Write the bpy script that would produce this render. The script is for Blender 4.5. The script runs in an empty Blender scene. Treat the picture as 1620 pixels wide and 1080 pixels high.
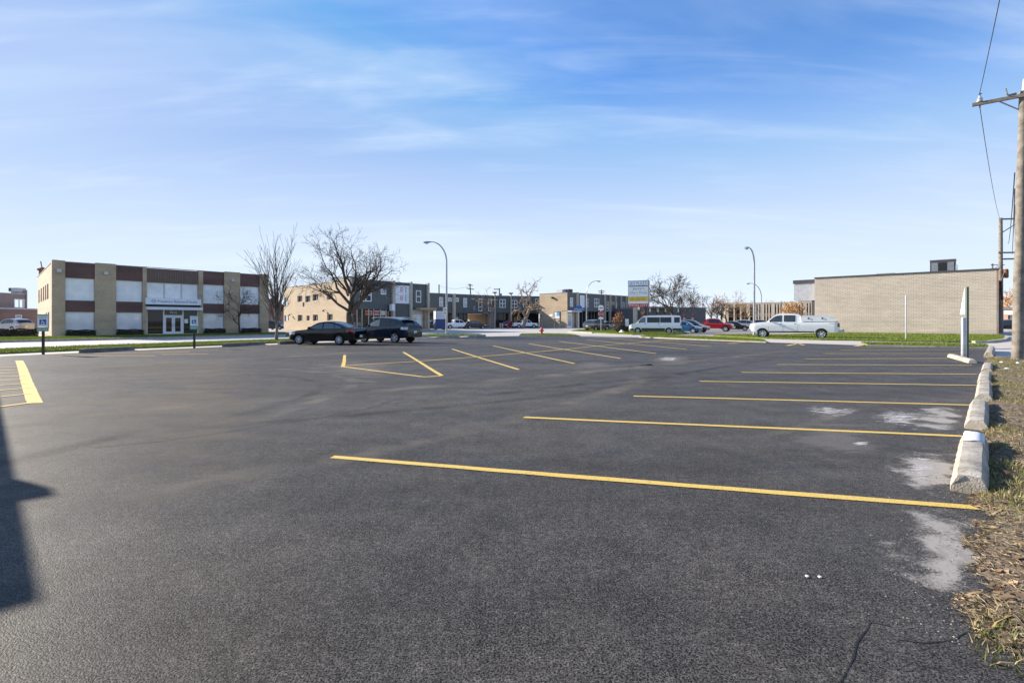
import bpy, math, random
import numpy as np
from mathutils import Matrix, Vector

S = bpy.context.scene
C = S.collection
R = math.radians

# ------------------------------------------------------------------ camera
EYE = 1.47
cam = bpy.data.cameras.new('camera')
cam.sensor_width = 36.0
cam.lens = 17.78
cam.shift_y = -32.0 / 1620.0
cam.clip_start = 0.05
cam.clip_end = 6000
cam_o = bpy.data.objects.new('camera', cam)
C.objects.link(cam_o)
cam_o.location = (0, 0, EYE)
cam_o.rotation_euler = (R(90), 0, 0)
S.camera = cam_o
S.render.resolution_x, S.render.resolution_y = 1024, 682

# ------------------------------------------------------------------ sun and sky
SUN_AZ, SUN_EL = 65.0, 23.0          # degrees left of the viewing axis, degrees above the horizon
sd = Vector((-math.sin(R(SUN_AZ)) * math.cos(R(SUN_EL)), math.cos(R(SUN_AZ)) * math.cos(R(SUN_EL)), math.sin(R(SUN_EL))))
sun = bpy.data.lights.new('sun', 'SUN')
sun.energy = 4.4
sun.angle = R(0.5)
sun.color = (1.0, 0.90, 0.76)
sun_o = bpy.data.objects.new('sun', sun)
C.objects.link(sun_o)
sun_o.rotation_euler = sd.to_track_quat('Z', 'Y').to_euler()

W = bpy.data.worlds.new('World')
S.world = W
W.use_nodes = True
nt = W.node_tree
nt.nodes.clear()
def wn(t, **k):
    n = nt.nodes.new(t)
    for a, b in k.items():
        setattr(n, a, b)
    return n
sky = wn('ShaderNodeTexSky', sky_type='NISHITA', sun_disc=False)
sky.sun_elevation = R(SUN_EL)
sky.sun_rotation = math.atan2(sd.x, sd.y)
sky.altitude = 200
sky.air_density = 1.0
sky.dust_density = 0.15
sky.ozone_density = 2.0
geo = wn('ShaderNodeTexCoord')
# thin cirrus: long streaks of noise over the sky dome, projected on a high flat layer
sep = wn('ShaderNodeSeparateXYZ')
nt.links.new(geo.outputs['Generated'], sep.inputs[0])
mx = wn('ShaderNodeMath', operation='MAXIMUM'); mx.inputs[1].default_value = 0.0
nt.links.new(sep.outputs['Z'], mx.inputs[0])
ad = wn('ShaderNodeMath', operation='ADD'); ad.inputs[1].default_value = 0.16
nt.links.new(mx.outputs[0], ad.inputs[0])
dv = wn('ShaderNodeVectorMath', operation='DIVIDE')
cmb = wn('ShaderNodeCombineXYZ')
for i in range(3):
    nt.links.new(ad.outputs[0], cmb.inputs[i])
nt.links.new(geo.outputs['Generated'], dv.inputs[0])
nt.links.new(cmb.outputs[0], dv.inputs[1])
def cloud(rot, scale, nscale, detail, lo, hi, dist=0.6, loc=(0, 0, 0)):
    mp = wn('ShaderNodeMapping')
    mp.inputs['Rotation'].default_value = (0, 0, R(rot))
    mp.inputs['Scale'].default_value = scale
    mp.inputs['Location'].default_value = loc
    nt.links.new(dv.outputs[0], mp.inputs['Vector'])
    nz = wn('ShaderNodeTexNoise')
    nz.inputs['Scale'].default_value = nscale
    nz.inputs['Detail'].default_value = detail
    nz.inputs['Roughness'].default_value = 0.55
    nz.inputs['Distortion'].default_value = dist
    nt.links.new(mp.outputs[0], nz.inputs['Vector'])
    rp = wn('ShaderNodeMapRange')
    rp.interpolation_type = 'SMOOTHSTEP'
    rp.inputs['From Min'].default_value = lo
    rp.inputs['From Max'].default_value = hi
    nt.links.new(nz.outputs['Fac'], rp.inputs['Value'])
    return rp.outputs['Result']
c1 = cloud(24, (0.36, 1.05, 1.0), 0.8, 6, 0.48, 0.74, 0.35, (4.35, 3.15, 0))
c2 = cloud(24, (0.9, 4.6, 1.0), 1.3, 9, 0.47, 0.80, 0.5, (7.3, 4.2, 0))
c3 = cloud(16, (0.8, 2.4, 1.0), 1.2, 9, 0.55, 0.78, 0.7, (1.3, 6.2, 0))
am = wn('ShaderNodeMath', operation='MULTIPLY'); am.inputs[1].default_value = 0.50
a3 = wn('ShaderNodeMath', operation='ADD')
nt.links.new(c2, a3.inputs[0]); nt.links.new(c3, a3.inputs[1])
nt.links.new(a3.outputs[0], am.inputs[0])
sm = wn('ShaderNodeMath', operation='ADD'); sm.use_clamp = True
nt.links.new(c1, sm.inputs[0]); nt.links.new(am.outputs[0], sm.inputs[1])
sc = wn('ShaderNodeMath', operation='MULTIPLY'); sc.inputs[1].default_value = 0.44
nt.links.new(sm.outputs[0], sc.inputs[0])
hsv = wn('ShaderNodeHueSaturation')
hsv.inputs['Saturation'].default_value = 1.22
nt.links.new(sky.outputs[0], hsv.inputs['Color'])
tint = wn('ShaderNodeMix', data_type='RGBA', blend_type='MULTIPLY')
tint.inputs['Factor'].default_value = 1.0
tint.inputs['B'].default_value = (0.78, 1.12, 1.46, 1)
nt.links.new(hsv.outputs[0], tint.inputs['A'])
cap = wn('ShaderNodeMix', data_type='RGBA', blend_type='DARKEN')
cap.inputs['Factor'].default_value = 1.0
cap.inputs['B'].default_value = (1.15, 2.30, 5.0, 1)
nt.links.new(tint.outputs['Result'], cap.inputs['A'])
# pale ground haze, even all round the horizon, thinning upwards
vr = wn('ShaderNodeMapRange'); vr.interpolation_type = 'SMOOTHSTEP'
vr.inputs['From Min'].default_value = 0.52; vr.inputs['From Max'].default_value = -0.06
vr.inputs['To Min'].default_value = 0.0; vr.inputs['To Max'].default_value = 0.97
nt.links.new(sep.outputs['Z'], vr.inputs['Value'])
veil = wn('ShaderNodeMix', data_type='RGBA')
veil.inputs['B'].default_value = (5.25, 5.95, 6.6, 1)
nt.links.new(vr.outputs[0], veil.inputs['Factor'])
nt.links.new(cap.outputs['Result'], veil.inputs['A'])
mixc = wn('ShaderNodeMix', data_type='RGBA')
mixc.inputs['B'].default_value = (5.2, 5.9, 6.6, 1)
nt.links.new(sc.outputs[0], mixc.inputs['Factor'])
nt.links.new(veil.outputs['Result'], mixc.inputs['A'])
bg = wn('ShaderNodeBackground')
bg.inputs['Strength'].default_value = 0.075
nt.links.new(mixc.outputs['Result'], bg.inputs['Color'])
wo = wn('ShaderNodeOutputWorld')
nt.links.new(bg.outputs[0], wo.inputs['Surface'])

vs = S.view_settings
vs.view_transform = 'Standard'
vs.look = 'None'
vs.exposure = 1.2
vs.gamma = 1.0
vs.use_curve_mapping = False

# ------------------------------------------------------------------ measuring helpers (metres)
F = 800.0
HZ = 508.0
def G(px, py):
    """ground point seen at a spot of the photograph (flat ground, z = 0)"""
    d = F * EYE / (py - HZ)
    return Vector(((px - 810.0) / F * d, d))
def at(px, d):
    return Vector(((px - 810.0) / F * d, d))
def hgt(py, d):
    return EYE - (py - HZ) * d / F

# ------------------------------------------------------------------ mesh builder
class MB:
    def __init__(s):
        s.v = []; s.f = []; s.m = []
    def add(s, vs, fs, m=0):
        o = len(s.v)
        s.v.extend(vs)
        for f in fs:
            s.f.append(tuple(i + o for i in f)); s.m.append(m)
        return s
    def box(s, x0, x1, y0, y1, z0, z1, m=0):
        v = [(x0, y0, z0), (x1, y0, z0), (x1, y1, z0), (x0, y1, z0), (x0, y0, z1), (x1, y0, z1), (x1, y1, z1), (x0, y1, z1)]
        return s.add(v, [(0, 3, 2, 1), (4, 5, 6, 7), (0, 1, 5, 4), (1, 2, 6, 5), (2, 3, 7, 6), (3, 0, 4, 7)], m)
    def quad(s, a, b, c, d, m=0):
        return s.add([a, b, c, d], [(0, 1, 2, 3)], m)
    def tube(s, pts, rad, n=8, cap=True, m=0):
        pts = [Vector(p) for p in pts]
        if not hasattr(rad, '__len__'):
            rad = [rad] * len(pts)
        vs = []; fs = []
        ref = None
        for i, p in enumerate(pts):
            a = pts[max(i - 1, 0)]; b = pts[min(i + 1, len(pts) - 1)]
            t = (b - a).normalized()
            if ref is None:
                ref = Vector((0, 0, 1)) if abs(t.z) < 0.9 else Vector((1, 0, 0))
            x = (ref - t * ref.dot(t)).normalized(); ref = x
            y = t.cross(x)
            for k in range(n):
                an = 2 * math.pi * k / n
                vs.append(tuple(p + (x * math.cos(an) + y * math.sin(an)) * rad[i]))
        for i in range(len(pts) - 1):
            for k in range(n):
                k2 = (k + 1) % n
                fs.append((i * n + k, i * n + k2, (i + 1) * n + k2, (i + 1) * n + k))
        if cap:
            fs.append(tuple(range(n))[::-1])
            fs.append(tuple((len(pts) - 1) * n + k for k in range(n)))
        return s.add(vs, fs, m)
    def lathe(s, prof, n=16, axis='z', c=(0, 0, 0), m=0, cap=True):
        vs = []; fs = []
        for (r, h) in prof:
            for k in range(n):
                a = 2 * math.pi * k / n
                q = (r * math.cos(a), r * math.sin(a), h)
                if axis == 'y': q = (q[0], q[2], q[1])
                if axis == 'x': q = (q[2], q[0], q[1])
                vs.append((q[0] + c[0], q[1] + c[1], q[2] + c[2]))
        for i in range(len(prof) - 1):
            for k in range(n):
                k2 = (k + 1) % n
                fs.append((i * n + k, i * n + k2, (i + 1) * n + k2, (i + 1) * n + k))
        if cap:
            fs.append(tuple(range(n))[::-1]); fs.append(tuple((len(prof) - 1) * n + k for k in range(n)))
        return s.add(vs, fs, m)
    def prism(s, poly, z0, z1, m=0):
        n = len(poly)
        v = [(p[0], p[1], z0) for p in poly] + [(p[0], p[1], z1) for p in poly]
        fs = [tuple(range(n))[::-1], tuple(range(n, 2 * n))]
        for i in range(n):
            j = (i + 1) % n
            fs.append((i, j, n + j, n + i))
        return s.add(v, fs, m)
    def mesh(s, name, smooth=None):
        me = bpy.data.meshes.new(name)
        me.from_pydata(s.v, [], s.f)
        if any(s.m):
            me.polygons.foreach_set('material_index', s.m)
        if smooth is not None:
            me.polygons.foreach_set('use_smooth', [True] * len(me.polygons))
            me.set_sharp_from_angle(angle=R(smooth))
        me.update()
        return me
    def build(s, name, mat, parent=None, smooth=None, M=None):
        me = s.mesh(name, smooth)
        return obj(name, me, mat, parent, M)

def obj(name, me, mat, parent=None, M=None):
    o = bpy.data.objects.new(name, me)
    C.objects.link(o)
    for m in (mat if isinstance(mat, (list, tuple)) else [mat]):
        if m is not None and len(me.materials) < (len(mat) if isinstance(mat, (list, tuple)) else 1):
            me.materials.append(m)
    if parent is not None:
        o.parent = parent
    if M is not None:
        o.matrix_local = M
    return o
def tag(o, label, cat, group=None):
    o['label'] = label; o['category'] = cat
    if group: o['group'] = group
    return o
def struct(o):
    o['kind'] = 'structure'; return o
def stuff(o, label=None, cat=None):
    o['kind'] = 'stuff'
    if label: o['label'] = label
    if cat: o['category'] = cat
    return o
def thing(name, label, cat, loc=(0, 0, 0), rz=0.0, group=None):
    o = bpy.data.objects.new(name, None)
    C.objects.link(o)
    o.empty_display_size = 0.2
    o.location = (loc[0], loc[1], loc[2] if len(loc) > 2 else 0.0)
    o.rotation_euler = (0, 0, rz)
    return tag(o, label, cat, group)
def rootM(o):
    return Matrix.Translation(o.location) @ Matrix.Rotation(o.rotation_euler[2], 4, 'Z')

# ------------------------------------------------------------------ materials
MATS = {}
def newmat(name):
    m = bpy.data.materials.new(name)
    m.use_nodes = True
    t = m.node_tree
    b = t.nodes['Principled BSDF']
    MATS[name] = m
    return m, t, b
def lk(t, a, b):
    t.links.new(a, b)
def plain(name, col, rough=0.6, metal=0.0, var=0.12, vscale=3.0, bump=0.0, bscale=60.0, coat=0.0, spec=None, dirt=None):
    m, t, b = newmat(name)
    b.inputs['Roughness'].default_value = rough
    b.inputs['Metallic'].default_value = metal
    if coat: 
        b.inputs['Coat Weight'].default_value = coat
        b.inputs['Coat Roughness'].default_value = 0.05
    if spec is not None:
        b.inputs['Specular IOR Level'].default_value = spec
    tc = t.nodes.new('ShaderNodeTexCoord')
    nz = t.nodes.new('ShaderNodeTexNoise')
    nz.inputs['Scale'].default_value = vscale
    nz.inputs['Detail'].default_value = 6
    lk(t, tc.outputs['Object'], nz.inputs['Vector'])
    cr = t.nodes.new('ShaderNodeMapRange')
    cr.inputs['From Min'].default_value = 0.3; cr.inputs['From Max'].default_value = 0.7
    cr.inputs['To Min'].default_value = 1.0 - var; cr.inputs['To Max'].default_value = 1.0 + var
    lk(t, nz.outputs['Fac'], cr.inputs['Value'])
    mu = t.nodes.new('ShaderNodeVectorMath'); mu.operation = 'SCALE'
    mu.inputs[0].default_value = col[:3]
    lk(t, cr.outputs[0], mu.inputs['Scale'])
    lk(t, mu.outputs[0], b.inputs['Base Color'])
    if bump:
        n2 = t.nodes.new('ShaderNodeTexNoise')
        n2.inputs['Scale'].default_value = bscale; n2.inputs['Detail'].default_value = 4
        lk(t, tc.outputs['Object'], n2.inputs['Vector'])
        bp = t.nodes.new('ShaderNodeBump')
        bp.inputs['Strength'].default_value = bump; bp.inputs['Distance'].default_value = 0.02
        lk(t, n2.outputs['Fac'], bp.inputs['Height'])
        lk(t, bp.outputs[0], b.inputs['Normal'])
    return m
def brickmat(name, c1, c2, mortar, bw, bh, ms=0.01, rough=0.85, bump=0.4, patch=0.15):
    m, t, b = newmat(name)
    b.inputs['Roughness'].default_value = rough
    tc = t.nodes.new('ShaderNodeTexCoord')
    sp = t.nodes.new('ShaderNodeSeparateXYZ'); lk(t, tc.outputs['Object'], sp.inputs[0])
    ad = t.nodes.new('ShaderNodeMath'); lk(t, sp.outputs['X'], ad.inputs[0]); lk(t, sp.outputs['Y'], ad.inputs[1])
    cb = t.nodes.new('ShaderNodeCombineXYZ'); lk(t, ad.outputs[0], cb.inputs[0]); lk(t, sp.outputs['Z'], cb.inputs[1])
    br = t.nodes.new('ShaderNodeTexBrick')
    br.inputs['Scale'].default_value = 1.0
    br.inputs['Brick Width'].default_value = bw; br.inputs['Row Height'].default_value = bh
    br.inputs['Mortar Size'].default_value = ms; br.inputs['Mortar Smooth'].default_value = 0.2
    br.inputs['Color1'].default_value = (*c1, 1); br.inputs['Color2'].default_value = (*c2, 1); br.inputs['Mortar'].default_value = (*mortar, 1)
    lk(t, cb.outputs[0], br.inputs['Vector'])
    nz = t.nodes.new('ShaderNodeTexNoise'); nz.inputs['Scale'].default_value = 0.5; nz.inputs['Detail'].default_value = 6
    mp = t.nodes.new('ShaderNodeMapping'); mp.inputs['Scale'].default_value = (0.6, 0.6, 2.2)
    lk(t, tc.outputs['Object'], mp.inputs[0]); lk(t, mp.outputs[0], nz.inputs['Vector'])
    mr = t.nodes.new('ShaderNodeMapRange'); mr.inputs['From Min'].default_value = .3; mr.inputs['From Max'].default_value = .7
    mr.inputs['To Min'].default_value = 1 - patch; mr.inputs['To Max'].default_value = 1 + patch
    lk(t, nz.outputs['Fac'], mr.inputs['Value'])
    mu = t.nodes.new('ShaderNodeVectorMath'); mu.operation = 'SCALE'
    lk(t, br.outputs['Color'], mu.inputs[0]); lk(t, mr.outputs[0], mu.inputs['Scale'])
    lk(t, mu.outputs[0], b.inputs['Base Color'])
    bp = t.nodes.new('ShaderNodeBump'); bp.invert = True
    bp.inputs['Strength'].default_value = bump; bp.inputs['Distance'].default_value = 0.02
    lk(t, br.outputs['Fac'], bp.inputs['Height']); lk(t, bp.outputs[0], b.inputs['Normal'])
    return m
def paint(name, col, rough=0.25, metal=0.0, coat=1.0):
    return plain(name, col, min(rough, .10), metal, var=0.03, vscale=2.0, coat=.25, spec=.42)
def glass(name, col, rough=0.04, ior=1.7, metal=0.0):
    m, t, b = newmat(name)
    tc = t.nodes.new('ShaderNodeTexCoord')
    nz = t.nodes.new('ShaderNodeTexNoise'); nz.inputs['Scale'].default_value = 1.3; nz.inputs['Detail'].default_value = 3
    lk(t, tc.outputs['Object'], nz.inputs['Vector'])
    mr = t.nodes.new('ShaderNodeMapRange'); mr.inputs['To Min'].default_value = .75; mr.inputs['To Max'].default_value = 1.25
    lk(t, nz.outputs['Fac'], mr.inputs['Value'])
    mu = t.nodes.new('ShaderNodeVectorMath'); mu.operation = 'SCALE'; mu.inputs[0].default_value = col
    lk(t, mr.outputs[0], mu.inputs['Scale']); lk(t, mu.outputs[0], b.inputs['Base Color'])
    b.inputs['Roughness'].default_value = rough; b.inputs['IOR'].default_value = ior; b.inputs['Metallic'].default_value = metal
    return m

M_TAN = brickmat('tan_brick', (.57, .44, .285), (.47, .36, .23), (.47, .385, .275), .22, .075, .01, patch=.18)
M_TANLIT = brickmat('buff_brick', (.55, .43, .29), (.46, .355, .235), (.46, .37, .27), .22, .075, .01, patch=.10)
M_TANGREY = brickmat('grey_tan_brick', (.47, .36, .24), (.39, .30, .20), (.40, .32, .22), .22, .075, .01, patch=.14)
M_BROWN = brickmat('brown_brick', (.150, .062, .050), (.100, .042, .035), (.22, .16, .14), .22, .075, .012, patch=.22)
M_RED = brickmat('red_brick', (.34, .17, .115), (.26, .125, .085), (.34, .26, .21), .24, .08, .012, patch=.2)
M_PINKB = brickmat('pink_brick', (.36, .25, .21), (.30, .20, .165), (.36, .29, .26), .24, .08, .012, patch=.12)
M_WHITEB = brickmat('cream_brick', (.60, .53, .44), (.52, .455, .375), (.36, .305, .245), .46, .152, .022, bump=.6, patch=.10)
M_SIDE = plain('dark_siding', (.105, .122, .118), .55, var=.12, vscale=1.2)
M_SIDE2 = plain('grey_siding', (.15, .15, .143), .6, var=.15, vscale=1.2)
M_RIB = plain('ribbed_taupe_metal', (.20, .135, .105), .5, var=.15)
M_BEIGE = plain('beige_concrete', (.50, .44, .35), .8, var=.12)
M_CONC = plain('concrete', (.40, .36, .30), .9, var=.22, vscale=5, bump=.35, bscale=70)
M_WHITE = plain('white_frame', (.84, .84, .82), .45, var=.05)
M_WHITEP = plain('white_panel', (.84, .85, .87), .5, var=.05)
M_WRAP = plain('house_wrap', (.80, .83, .86), .5, var=.06)
M_WOOD = plain('raw_wood', (.46, .31, .18), .75, var=.2, vscale=6)
M_PLY = plain('pale_sheathing', (.62, .58, .50), .8, var=.12)
M_BLACK = plain('black_trim', (.012, .012, .013), .5, var=.2)
M_DGREY = plain('dark_grey', (.06, .06, .065), .6, var=.15)
M_GREY = plain('grey_metal', (.26, .28, .30), .45, metal=.4, var=.15)
M_LGREY = plain('light_grey_metal', (.50, .51, .52), .4, metal=.3, var=.12)
M_ROOF = plain('roof_gravel', (.22, .21, .20), .95)
M_GALV = plain('galvanised_steel', (.40, .42, .45), .35, metal=.7, var=.2, vscale=8)
M_GLASS = glass('window_glass', (.04, .05, .055), .03, 1.6)
M_FILM = glass('mirrored_window', (.84, .87, .87), .12, 1.6)
M_FILM2 = glass('plastic_covered_window', (.70, .72, .74), .05, 1.8)
M_SHOP = glass('shop_glass', (.026, .022, .018), .03, 1.45)
M_GREYGL = glass('curtained_window', (.42, .46, .48), .08, 1.7)
M_BLUE = plain('sign_blue', (.03, .13, .42), .4, var=.05)
M_TEAL = plain('sign_green', (.13, .42, .34), .4, var=.08)
M_SIGNW = plain('sign_white', (.86, .87, .87), .4, var=.04)
M_REDS = plain('sign_red', (.52, .02, .03), .35, var=.06)
M_YEL = plain('sign_yellow', (.78, .60, .03), .4, var=.05)
M_NAVY = plain('letter_navy', (.03, .05, .11), .5, var=.05)
M_LBLUE = plain('letter_blue', (.16, .34, .50), .5, var=.05)
M_LTEAL = plain('logo_teal', (.05, .30, .30), .5, var=.05)
M_GREENL = plain('letter_green', (.12, .22, .04), .5, var=.05)
M_ORANGE = plain('letter_orange', (.62, .20, .02), .5, var=.05)
M_HYD = plain('hydrant_red', (.55, .025, .03), .4, var=.12, vscale=9)
M_POLE = plain('weathered_pole_wood', (.205, .182, .150), .9, var=.42, vscale=4, bump=.5, bscale=25)
M_POST = plain('dark_brown_post', (.055, .038, .030), .7, var=.2)
M_GRNPOST = plain('green_steel_post', (.12, .16, .13), .5, metal=.4)
M_RUST = plain('rust_brown', (.23, .085, .045), .8, var=.25)
M_BARK = plain('bark', (.075, .056, .042), .95, var=.3, vscale=4, bump=.6, bscale=18)
M_TWIG = plain('twig_bark', (.070, .052, .040), .95, var=.25, vscale=1)
M_BARKY = plain('young_bark', (.22, .17, .14), .9, var=.25, vscale=4)
M_TWIGW = plain('warm_twigs', (.34, .23, .13), .95, var=.25, vscale=1)
M_DRYLEAF = plain('dry_russet_leaves', (.34, .16, .08), .8, var=.35, vscale=5)
M_TANLEAF = plain('tan_winter_leaves', (.50, .30, .13), .8, var=.3, vscale=2)
M_HEDGE = plain('hedge_leaves', (.030, .034, .014), .7, var=.4, vscale=5)
M_BUSH = plain('bush_leaves', (.075, .060, .030), .7, var=.4, vscale=5)
M_TYRE = plain('tyre_rubber', (.015, .015, .016), .8, var=.2)
M_RIM = plain('alloy_rim', (.60, .61, .63), .35, metal=.25, var=.05)
M_WELL = plain('wheel_well', (.006, .006, .006), .9)
M_CARGL = glass('car_glass', (.15, .18, .195), .04, 1.5)
M_CARGLM = glass('car_glass_mid', (.055, .070, .072), .04, 1.5)
M_CARGLD = glass('car_glass_dark', (.02, .025, .03), .04, 1.5)
M_CLEAR = glass('headlamp_glass', (.55, .57, .60), .06, 1.6)
M_TAIL = glass('tail_lamp_red', (.32, .012, .018), .08, 1.6)
M_PLATE = plain('licence_plate', (.70, .72, .74), .4)

# ------------------------------------------------------------------ ground materials
def ground_mat(name, kind):
    m, t, b = newmat(name)
    N = t.nodes.new
    tc = N('ShaderNodeTexCoord')
    def noise(scale, detail=5, rough=.55, vec=None, dist=0.0):
        n = N('ShaderNodeTexNoise'); n.inputs['Scale'].default_value = scale; n.inputs['Detail'].default_value = detail
        n.inputs['Roughness'].default_value = rough; n.inputs['Distortion'].default_value = dist
        lk(t, vec if vec else tc.outputs['Object'], n.inputs['Vector']); return n.outputs['Fac']
    def ramp(v, lo, hi, a, c):
        r = N('ShaderNodeMapRange'); r.inputs['From Min'].default_value = lo; r.inputs['From Max'].default_value = hi
        r.inputs['To Min'].default_value = a; r.inputs['To Max'].default_value = c; lk(t, v, r.inputs['Value']); return r.outputs[0]
    def mix(f, a, c, mode='MIX'):
        x = N('ShaderNodeMix'); x.data_type = 'RGBA'; x.blend_type = mode
        if hasattr(f, 'links'): lk(t, f, x.inputs['Factor'])
        else: x.inputs['Factor'].default_value = f
        for s_, v in (('A', a), ('B', c)):
            if hasattr(v, 'links'): lk(t, v, x.inputs[s_])
            else: x.inputs[s_].default_value = (*v, 1)
        return x.outputs['Result']
    def grey(v):
        c = N('ShaderNodeCombineColor')
        for i in range(3): lk(t, v, c.inputs[i])
        return c.outputs[0]
    if kind == 'asphalt':
        b.inputs['Specular IOR Level'].default_value = 0.14
        vo = N('ShaderNodeTexVoronoi'); vo.inputs['Scale'].default_value = 125; lk(t, tc.outputs['Object'], vo.inputs['Vector'])
        vo2 = N('ShaderNodeTexVoronoi'); vo2.inputs['Scale'].default_value = 48; vo2.inputs['Randomness'].default_value = 1.0
        lk(t, tc.outputs['Object'], vo2.inputs['Vector'])
        stone = ramp(vo.outputs['Color'], 0.12, 0.95, .75, 1.85)
        fine = ramp(noise(230, 3), .3, .7, .6, 1.4)
        mid = ramp(noise(9, 6, .65), .3, .7, .78, 1.22)
        mp = N('ShaderNodeMapping'); mp.inputs['Rotation'].default_value = (0, 0, R(24)); mp.inputs['Scale'].default_value = (.16, .75, 1)
        lk(t, tc.outputs['Object'], mp.inputs[0])
        big = ramp(noise(.55, 6, .6, mp.outputs[0], .6), .28, .72, .66, 1.45)
        base = mix(ramp(noise(.10, 4), .36, .64, 0, 1), (.0670, .0620, .0565), (.0830, .0725, .0600))
        def mulv(c, f):
            x = N('ShaderNodeVectorMath'); x.operation = 'SCALE'; lk(t, c, x.inputs[0]); lk(t, f, x.inputs['Scale']); return x.outputs[0]
        pn = N('ShaderNodeMath'); pn.operation = 'MULTIPLY_ADD'; pn.inputs[1].default_value = .16
        lk(t, noise(2.3, 5), pn.inputs[0]); lk(t, noise(98, 4, .62), pn.inputs[2])
        pit = ramp(pn.outputs[0], .50, .60, .10, 1.0)
        pit2 = ramp(noise(24, 9, .84), .36, .64, .38, 1.62)
        c = mulv(mulv(mulv(mulv(mulv(mulv(base, stone), fine), mid), big), pit), pit2)
        # scattered pale chips
        chip = N('ShaderNodeTexVoronoi'); chip.inputs['Scale'].default_value = 7.0; lk(t, tc.outputs['Object'], chip.inputs['Vector'])
        cf = ramp(chip.outputs['Distance'], .045, .03, 0, 1)
        x = N('ShaderNodeSeparateColor'); lk(t, chip.outputs['Color'], x.inputs[0])
        sel = N('ShaderNodeMath'); sel.operation = 'GREATER_THAN'; sel.inputs[1].default_value = .82; lk(t, x.outputs[0], sel.inputs[0])
        mm = N('ShaderNodeMath'); mm.operation = 'MULTIPLY'; lk(t, cf, mm.inputs[0]); lk(t, sel.outputs[0], mm.inputs[1])
        c = mix(mm.outputs[0], c, (.24, .23, .22))
        lk(t, c, b.inputs['Base Color'])
        lk(t, ramp(noise(1.1, 4), .3, .7, .50, .68), b.inputs['Roughness'])
        h = N('ShaderNodeMath'); h.operation = 'ADD'; lk(t, vo.outputs['Distance'], h.inputs[0])
        h2 = N('ShaderNodeMath'); h2.operation = 'MULTIPLY'; h2.inputs[1].default_value = .15; lk(t, vo2.outputs['Distance'], h2.inputs[0])
        lk(t, h2.outputs[0], h.inputs[1])
        bp = N('ShaderNodeBump'); bp.invert = True; bp.inputs['Strength'].default_value = .35; bp.inputs['Distance'].default_value = .005
        lk(t, h.outputs[0], bp.inputs['Height']); lk(t, bp.outputs[0], b.inputs['Normal'])
    elif kind == 'concrete':
        f1 = ramp(noise(.35, 5), .3, .7, .85, 1.1); f2 = ramp(noise(9, 5), .3, .7, .9, 1.1)
        x = N('ShaderNodeMath'); x.operation = 'MULTIPLY'; lk(t, f1, x.inputs[0]); lk(t, f2, x.inputs[1])
        c = mix(1.0, (.50, .45, .40), grey(x.outputs[0]), 'MULTIPLY')
        lk(t, c, b.inputs['Base Color']); b.inputs['Roughness'].default_value = .9
    elif kind == 'road':
        mp = N('ShaderNodeMapping'); mp.inputs['Rotation'].default_value = (0, 0, R(-52)); mp.inputs['Scale'].default_value = (.05, 1.1, 1)
        lk(t, tc.outputs['Object'], mp.inputs[0])
        f1 = ramp(noise(.9, 4, .5, mp.outputs[0]), .3, .7, .78, 1.15); f2 = ramp(noise(6, 5), .3, .7, .93, 1.07)
        x = N('ShaderNodeMath'); x.operation = 'MULTIPLY'; lk(t, f1, x.inputs[0]); lk(t, f2, x.inputs[1])
        c = mix(1.0, (.47, .445, .42), grey(x.outputs[0]), 'MULTIPLY')
        lk(t, c, b.inputs['Base Color']); b.inputs['Roughness'].default_value = .85
    elif kind == 'oldasphalt':
        f1 = ramp(noise(.3, 6), .3, .7, .85, 1.15)
        c = mix(1.0, (.26, .24, .22), grey(f1), 'MULTIPLY')
        lk(t, c, b.inputs['Base Color']); b.inputs['Roughness'].default_value = .85
    elif kind == 'grass':
        f = noise(1.6, 6); f2 = noise(22, 5)
        c = mix(ramp(f, .3, .7, 0, 1), (.095, .145, .020), (.170, .210, .035))
        c = mix(ramp(f2, .42, .7, 0, .7), c, (.20, .19, .06))
        lk(t, c, b.inputs['Base Color']); b.inputs['Roughness'].default_value = .9
    elif kind == 'field':
        f = noise(.05, 6)
        c = mix(ramp(f, .3, .7, 0, 1), (.11, .10, .06), (.17, .15, .10))
        lk(t, c, b.inputs['Base Color']); b.inputs['Roughness'].default_value = .95
    elif kind == 'soil':
        f = noise(1.1, 6); f2 = noise(45, 6, .65); f3 = noise(7, 5)
        c = mix(ramp(f2, .35, .65, 0, 1), (.075, .052, .034), (.30, .235, .165))
        c = mix(ramp(f, .52, .66, 0, .75), c, (.085, .105, .028))
        c = mix(ramp(f3, .62, .74, 0, .8), c, (.40, .36, .31))
        lk(t, c, b.inputs['Base Color']); b.inputs['Roughness'].default_value = .95
        bp = N('ShaderNodeBump'); bp.inputs['Strength'].default_value = .8; bp.inputs['Distance'].default_value = .03
        lk(t, f2, bp.inputs['Height']); lk(t, bp.outputs[0], b.inputs['Normal'])
    elif kind == 'yellow':
        f = noise(90, 4, .7); f2 = noise(2.2, 5)
        vo = N('ShaderNodeTexVoronoi'); vo.inputs['Scale'].default_value = 95; lk(t, tc.outputs['Object'], vo.inputs['Vector'])
        wear = ramp(noise(75, 4, .6), .41, .34, 0, .85)
        c = mix(ramp(f2, .3, .7, 0, 1), (.70, .47, .085), (.66, .47, .13))
        c = mix(ramp(f, .55, .8, 0, .35), c, (.40, .30, .10))
        c = mix(ramp(noise(7, 6, .7), .60, .75, 0, .45), c, (.20, .15, .07))
        c = mix(wear, c, (.06, .052, .04))
        lk(t, c, b.inputs['Base Color']); b.inputs['Roughness'].default_value = .75
        bp = N('ShaderNodeBump'); bp.invert = True; bp.inputs['Strength'].default_value = .35; bp.inputs['Distance'].default_value = .006
        lk(t, vo.outputs['Distance'], bp.inputs['Height']); lk(t, bp.outputs[0], b.inputs['Normal'])
    return m
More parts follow.
